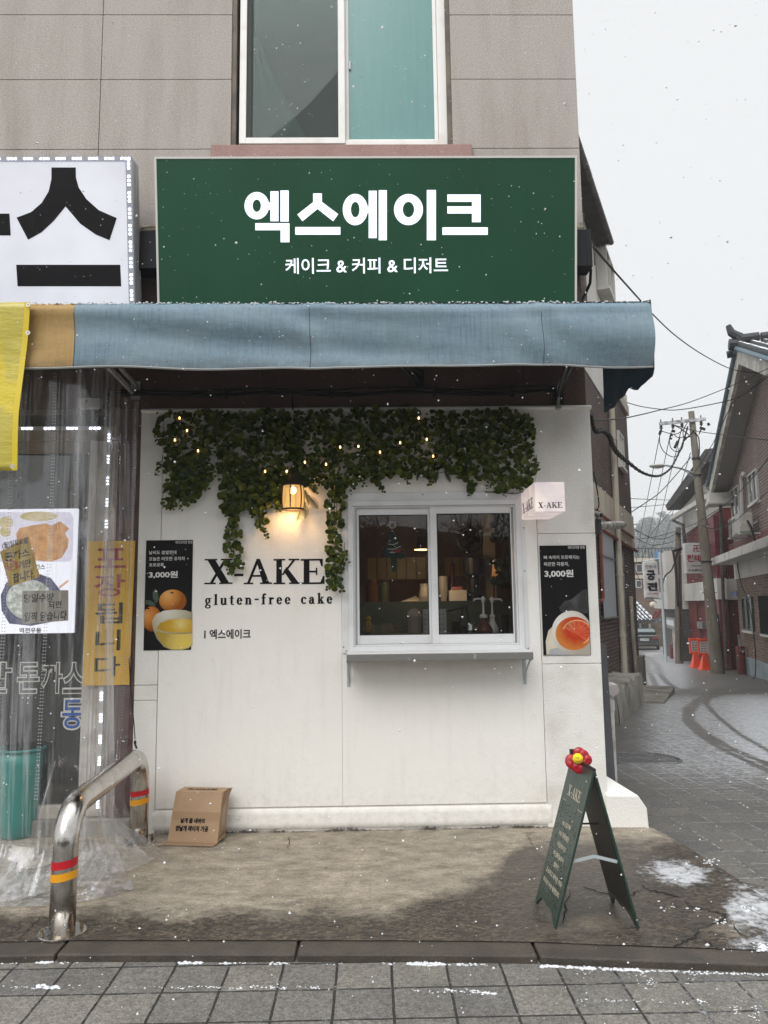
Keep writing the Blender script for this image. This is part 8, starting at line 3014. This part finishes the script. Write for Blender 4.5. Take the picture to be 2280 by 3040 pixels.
mb.grid(lambda u, v: P(1940 + 16 * u, 1838 + 12 * v - 3 * u, 40.2 + .1 * math.sin(u * 9)), 8, 6)
mb.obj("blue_cloth", mat("faded_blue_cloth", (0.16, 0.21, 0.26), .9), bn)

# ------------------------------------------------------------------ overhead wires
def wire(label, pts, r=.012):
    """pts = (px, py, metres from the camera)"""
    q = smooth_path([P(a, b, d + C0.y) for a, b, d in pts], 6)
    mb = MB()
    mb.tube(q, r, 5, False)
    return tag(mb.obj("overhead_wire", M_CABLE), label, "wire", "overhead wires of the alley")
wire("wire dropping from the black beam past the awning corner to the gable roof", [(1762, 733, 5.7), (1830, 812, 7), (1897, 887, 9), (1940, 935, 10.5), (2010, 1000, 12.5), (2090, 1055, 15), (2170, 1095, 17), (2240, 1106, 17.5), (2310, 1098, 17.5)], .010)
wire("wire crossing just above the leaning pole top from brick house to gable", [(1855, 1193, 20), (1900, 1206, 20), (1960, 1215, 20), (2010, 1217, 19), (2100, 1203, 18), (2190, 1180, 17), (2250, 1140, 16), (2310, 1095, 15.5)], .012)
wire("wire rising from the navy awning cheek to the gable verge", [(1762, 1247, 7), (1830, 1244, 9), (1880, 1236, 11), (1960, 1217, 13), (2050, 1193, 15), (2160, 1150, 16), (2250, 1108, 16), (2320, 1075, 16)], .009)
mb = MB()
pp = [(1756, 1236, 6.6), (1762, 1268, 6.9), (1772, 1281, 7.2), (1790, 1279, 7.6), (1810, 1296, 8.2), (1820, 1325, 9), (1838, 1350, 10), (1868, 1375, 12), (1905, 1402, 15), (1938, 1413, 18), (1962, 1411, 20), (1985, 1396, 22), (2000, 1376, 23), (2020, 1335, 24), (2032, 1300, 24.2), (2042, 1266, 24.2)]
q = smooth_path([P(a, b, d + C0.y) for a, b, d in pp], 10)
mb.tube(q, [.014 + .012 * min(1, i / 60) for i in range(len(q))], 6)
for i in range(0, len(q) - 1):
    if i % 3 == 0:
        mb.ball(q[i], .019 + .018 * min(1, i / 60), 6, 4)
tag(mb.obj("cable_loom", M_CABLE), "thick spiral wrapped cable loom sagging from the shop corner to the leaning pole", "cable")
wire("wire from the leaning pole crossarm across the gable wall", [(2002, 1262, 24), (2060, 1278, 23.5), (2130, 1289, 22), (2200, 1298, 20), (2310, 1310, 18)], .012)
wire("guy wire from low left up to the pole's lamp bracket", [(1872, 1522, 21.5), (1920, 1490, 22), (1960, 1461, 23), (2005, 1412, 24), (2052, 1356, 24)], .014)
wire("black wire climbing right across the gable verge", [(2060, 1404, 24), (2090, 1360, 22), (2125, 1300, 20), (2160, 1225, 18), (2190, 1178, 17), (2230, 1150, 16), (2320, 1080, 15)], .010)
for a, lab in ((((1960, 1285), (1930, 1440), (1903, 1580), (1886, 1690)), "outermost left service wire falling from the crossarm"), (((1990, 1290), (1962, 1420), (1930, 1570), (1900, 1690)), "second service wire falling from the crossarm"), (((2018, 1300), (1985, 1430), (1950, 1580), (1915, 1700)), "third service wire falling from the crossarm"), (((2050, 1345), (2015, 1460), (1980, 1580), (1945, 1690)), "service wire falling nearest the leaning pole shaft")):
    wire(lab, [(*q_, d) for q_, d in zip(a, (24, 33, 44, 56))], .014)
wire("long diagonal wire from the right edge down past the pole middle", [(2320, 1305, 13), (2250, 1400, 16), (2180, 1475, 19), (2120, 1520, 21), (2050, 1560, 25), (1960, 1590, 30), (1880, 1602, 36)], .011)
wire("diagonal wire from the right edge over the air conditioner", [(2320, 1425, 13), (2240, 1495, 17), (2170, 1555, 21), (2100, 1580, 25), (2020, 1585, 29)], .010)
wire("straight wire running down left through the red house gable", [(2135, 1300, 22), (2100, 1370, 24), (2050, 1440, 27), (1990, 1520, 33), (1930, 1590, 42), (1888, 1660, 52)], .013)
wire("upper level wire from the brick house corner to the red house eave", [(1870, 1480, 21), (1940, 1483, 25), (2004, 1485, 30)], .010)
wire("second level wire under the upper one to the red house eave", [(1872, 1507, 21), (1930, 1502, 26), (1998, 1496, 32)], .010)
wire("wire from the left rusty conduit to the wooden pole, sagging", [(1884, 1572, 21), (1930, 1595, 26), (1970, 1600, 29), (2008, 1584, 31)], .012)
wire("lower wire from the brick house to the wooden pole", [(1892, 1600, 21.5), (1935, 1618, 26), (1975, 1614, 29), (2006, 1604, 31)], .012)
wire("wire between the wooden pole and the leaning pole", [(2018, 1580, 31), (2040, 1592, 29), (2065, 1570, 27), (2090, 1540, 24.3)], .014)
wire("wire between the two poles above the white square sign", [(2018, 1600, 31), (2045, 1600, 29), (2075, 1575, 26), (2086, 1560, 24.3)], .012)
wire("loose wire curving from the leaning pole to the air conditioner", [(2085, 1560, 24), (2120, 1570, 23.5), (2160, 1555, 22.5), (2190, 1535, 21.5)], .014)
wire("loose black wire hanging down the lower brick wall to the ground", [(2222, 1600, 22.1), (2205, 1640, 22.6), (2190, 1670, 23.2), (2200, 1730, 22.7), (2225, 1800, 21.6), (2240, 1900, 21.1), (2243, 2000, 21.0), (2232, 2016, 21.4)], .014)
wire("twisted wires from the wooden pole down to the narrow sign post", [(2012, 1640, 31), (1995, 1690, 32), (1975, 1710, 33), (1965, 1745, 33.5), (1967, 1765, 33.5)], .03)
wire("wire drooping from wall lamp behind the narrow sign", [(1885, 1690, 34), (1905, 1735, 34), (1925, 1765, 35), (1950, 1790, 37)], .014)
wire("thin black lead hanging on the shop's alley side above the camera", [(1762, 1400, 7.9), (1772, 1450, 7.9), (1778, 1500, 8.0), (1770, 1520, 8.0), (1775, 1550, 8.2)], .007)
mb = MB()
mb.tube([P(1748, 780, -.1), P(1754, 800, -.08), P(1752, 840, .0), P(1738, 872, .05), P(1722, 900, .05)], .012, 6)
tag(mb.obj("beam_cable", M_CABLE), "black cable looping down from the right end of the black beam", "cable")

# ------------------------------------------------------------------ wooded hill beyond
mb = MB()
def hill(u, v):
    x, y = 20 + 190 * u, 190 + 190 * v
    z = -12 + 41 * sstep(0, .8, v) * (1 - .35 * abs(u - .35)) + 3 * math.sin(x * .085) * math.sin(y * .07)
    return V((x, y, z))
mb.grid(hill, 50, 40)
struct(mb.obj("hill", mat("snowy_hill_ground", (0.06, 0.07, 0.05), .9, col2=(0.35, .36, .36), nscale=.35, thr=(.45, .65)), smooth=True), "snow dusted wooded hill behind the alley")
M_PINE = mat("dusted_pine_green", (0.040, 0.062, 0.040), .8, col2=(0.30, .33, .32), nscale=.8, thr=(.52, .72))
M_BARK = mat("dark_bark", (0.06, 0.045, 0.035), .9)
rh = random.Random(21)
def pine(seed):
    r = random.Random(seed)
    mb = MB()
    H = 7.5
    clumps = []
    for _ in range(20):
        t = r.random()
        a = r.uniform(0, 6.3)
        R = (1.1 + 1.7 * math.sin(math.pi * (.15 + .8 * t))) * r.uniform(.3, 1)
        clumps.append((V((math.cos(a) * R, math.sin(a) * R, 2.8 + 4.6 * t)), r.uniform(.45, 1.0)))
    for c, s_ in clumps:
        for _ in range(70):
            d_ = V((r.gauss(0, 1), r.gauss(0, 1), r.gauss(0, .6)))
            p = c + d_ * s_ * .42
            e1 = V((r.gauss(0, 1), r.gauss(0, 1), r.gauss(0, .6))).normalized() * .22
            e2 = V((r.gauss(0, 1), r.gauss(0, 1), r.gauss(0, .6))).normalized() * .16
            mb.add([p - e1, p + e2, p + e1, p - e2], [(0, 1, 2, 3)])
    tr_ = MB()
    tr_.tube([(0, 0, -1), (.1, 0, 2), (.0, .1, 5), (.05, 0, 7)], [.22, .18, .12, .04], 7)
    for c, s_ in clumps[:12]:
        tr_.tube([(0.05, 0, c.z - .5), (c.x * .6, c.y * .6, c.z - .2), tuple(c)], [.07, .05, .02], 5)
    return mb, tr_
protos = [pine(s_) for s_ in (1, 2, 3)]
pm = []
spots = [(1884, 1640, 92, 1.0), (1902, 1600, 100, 1.15), (1922, 1618, 95, 1.0), (1940, 1575, 108, 1.2), (1955, 1612, 98, 1.0), (1975, 1580, 108, 1.25), (1990, 1606, 100, 1.1), (2010, 1590, 106, 1.15), (1893, 1660, 84, .9), (1930, 1650, 86, .9), (1965, 1648, 88, .95), (2000, 1645, 88, 1.0), (1880, 1590, 112, 1.1), (2024, 1570, 112, 1.1), (1915, 1575, 118, 1.1), (1960, 1560, 120, 1.1)]
PL = ["farthest left dusted pine low on the hill", "dusted pine above the roof railing, left part of the hill", "dusted pine just right of the railing's left end", "tall dusted pine on the skyline, left of the middle", "dusted pine in the middle of the hill slope", "tall dusted pine on the skyline right of the middle", "dusted pine left of the wooden pole's top", "dusted pine behind the red house eave tip", "small dusted pine right behind the railing, left", "small dusted pine right behind the railing, middle", "small dusted pine behind the wires by the blue drum", "small dusted pine behind the wooden pole", "distant dusted pine by the brick house corner", "distant dusted pine hidden partly by the red house", "distant dusted pine on the skyline, left hump", "distant dusted pine on the skyline, centre"]
for i, (px, py, d, sc_) in enumerate(spots):
    d, sc_ = d * 2.45, sc_ * 2.45
    top = P(px, py - 40, d + C0.y)
    base = V((top.x, top.y, top.z - 7.6 * sc_))
    if i < 3:
        root = thing("pine_tree", PL[i], "tree", base, "pines on the far hill")
        a_, b_ = protos[i]
        cr, tk = a_.obj("crown", M_PINE), b_.obj("trunk", M_BARK)
        for o in (cr, tk):
            o.parent = root
        pm.append((root, cr, tk))
    else:
        src = pm[i % 3]
        root = src[0].copy()
        COL.objects.link(root)
        root.location = base
        root['label'] = PL[i]
        for o in src[1:]:
            c = o.copy()
            COL.objects.link(c)
            c.parent = root
    root.scale = (sc_,) * 3
    root.rotation_euler = (0, 0, rh.uniform(0, 6.3))

# ------------------------------------------------------------------ bare trees across the street (seen only as reflections in the panes)
def bare_tree(seed, H):
    r = random.Random(seed)
    mb, tw = MB(), MB()
    def grow(p, d, L, rad_, lev):
        n = 3
        pts = [p]
        for i in range(n):
            d = (d + V((r.gauss(0, .14), r.gauss(0, .14), .05))).normalized()
            pts.append(pts[-1] + d * L / n)
        (mb if lev < 3 else tw).tube(pts, [rad_, rad_ * .85, rad_ * .72, rad_ * .6], 5 if lev < 3 else 3, False)
        if lev < 5:
            for _ in range(4 if lev < 4 else 3):
                q = pts[r.choice((1, 2, 3, 3))]
                nd = (d * .7 + V((r.gauss(0, .75), r.gauss(0, .75), r.uniform(-.1, .5)))).normalized()
                grow(q, nd, L * r.uniform(.6, .82), rad_ * .58, lev + 1)
    grow(V((0, 0, 0)), V((0, 0, 1)), H * .30, .10, 0)
    return mb, tw
M_TWIG = mat("brown_twig", (0.085, 0.048, 0.032), .9)
mb = MB()
mb.grid(lambda u, v: V((-30 + 60 * u, -18 - 16 * v, -.2 + 5.0 * sstep(0, .55, v) + .5 * math.sin(u * 40) * v)), 40, 16)
struct(mb.obj("hill", mat("brown_bank", (0.055, 0.034, 0.024), .95, col2=(0.02, .018, .014), nscale=.8), smooth=True), "brown wooded bank across the street, only seen mirrored in the shop panes")
TS = [(-2.6, -13.0, 1.0, "bare brown tree across the street, reflected at the left of the window"), (-.6, -14.2, 1.1, "bare brown tree across the street, reflected in the middle of the window"), (1.3, -12.6, .95, "bare brown tree across the street, reflected by the meeting rail"), (3.2, -14.0, 1.1, "bare brown tree across the street, reflected at the window's right"), (5.2, -13.2, 1.0, "bare brown tree across the street, beyond the window's right side")]
src = None
tm = [bare_tree(s_, 5.5) for s_ in (4, 9)]
tsrc = []
for i, (x, y, s_, lab) in enumerate(TS):
    if i < 2:
        root = thing("bare_tree", lab, "tree", (x, y, gz(y) - .05), "bare trees across the street")
        a_, b_ = tm[i][0].obj("trunk", M_TWIG), tm[i][1].obj("crown", M_TWIG)
        a_.parent = root
        b_.parent = root
        tsrc.append((root, a_, b_))
    else:
        s0 = tsrc[i % 2]
        root = s0[0].copy()
        COL.objects.link(root)
        root.location = (x, y, gz(y) - .05)
        root['label'] = lab
        for o in s0[1:]:
            c = o.copy()
            COL.objects.link(c)
            c.parent = root
    root.scale = (s_,) * 3
    root.rotation_euler = (0, 0, i * 1.7)

# ------------------------------------------------------------------ falling snow
rs_ = random.Random(99)
mb = MB()
def flake(p, r):
    o = len(mb.v)
    for a in ((1, 0, 0), (-1, 0, 0), (0, 1, 0), (0, -1, 0), (0, 0, 1), (0, 0, -1)):
        mb.v.append(tuple(p + V(a) * r * rs_.uniform(.45, 1.25)))
    mb.f += [tuple(o + i for i in f) for f in ((0, 2, 4), (2, 1, 4), (1, 3, 4), (3, 0, 4), (2, 0, 5), (1, 2, 5), (3, 1, 5), (0, 3, 5))]
k = 0
while k < 4200:
    x, y, z = rs_.uniform(-2.6, 3.2), rs_.uniform(-4.6, -.15), rs_.uniform(0, 5.2)
    if y > -1.35 and z < 4.0 and x < 2.3:
        continue
    if y > -.6 and z > 3.4 and x < 1.9:
        continue
    if (V((x, y, z)) - C0).length < 2.0:
        continue
    flake(V((x, y, z)), rs_.choice((.0016, .0020, .0024, .0032, .0046)))
    k += 1
k = 0
while k < 5000:
    x, y, z = rs_.uniform(1.5, 22), rs_.uniform(-3, 30), rs_.uniform(-.5, 11)
    if y < 0 and z < 4 and x < 2.3:
        continue
    flake(V((x, y, z)), rs_.choice((.004, .006, .008, .011)))
    k += 1
struct(mb.obj("falling_snow", M_SNOW), "snowflakes falling through the air", 'stuff')

# ------------------------------------------------------------------ snowy air
mb = MB()
mb.box(-46, 231, -46, 441, -14.5, 42)
m_hz = bpy.data.materials.new("snowy_air")
m_hz.use_nodes = True
t = m_hz.node_tree
t.nodes.clear()
vo = N(t, 'ShaderNodeVolumePrincipled', {'Color': (0.93, 0.95, 0.97, 1), 'Density': 0.0018})
ou = N(t, 'ShaderNodeOutputMaterial')
t.links.new(vo.outputs[0], ou.inputs['Volume'])
struct(mb.obj("haze", m_hz), "pale snowy air that fades the far hill", 'stuff')
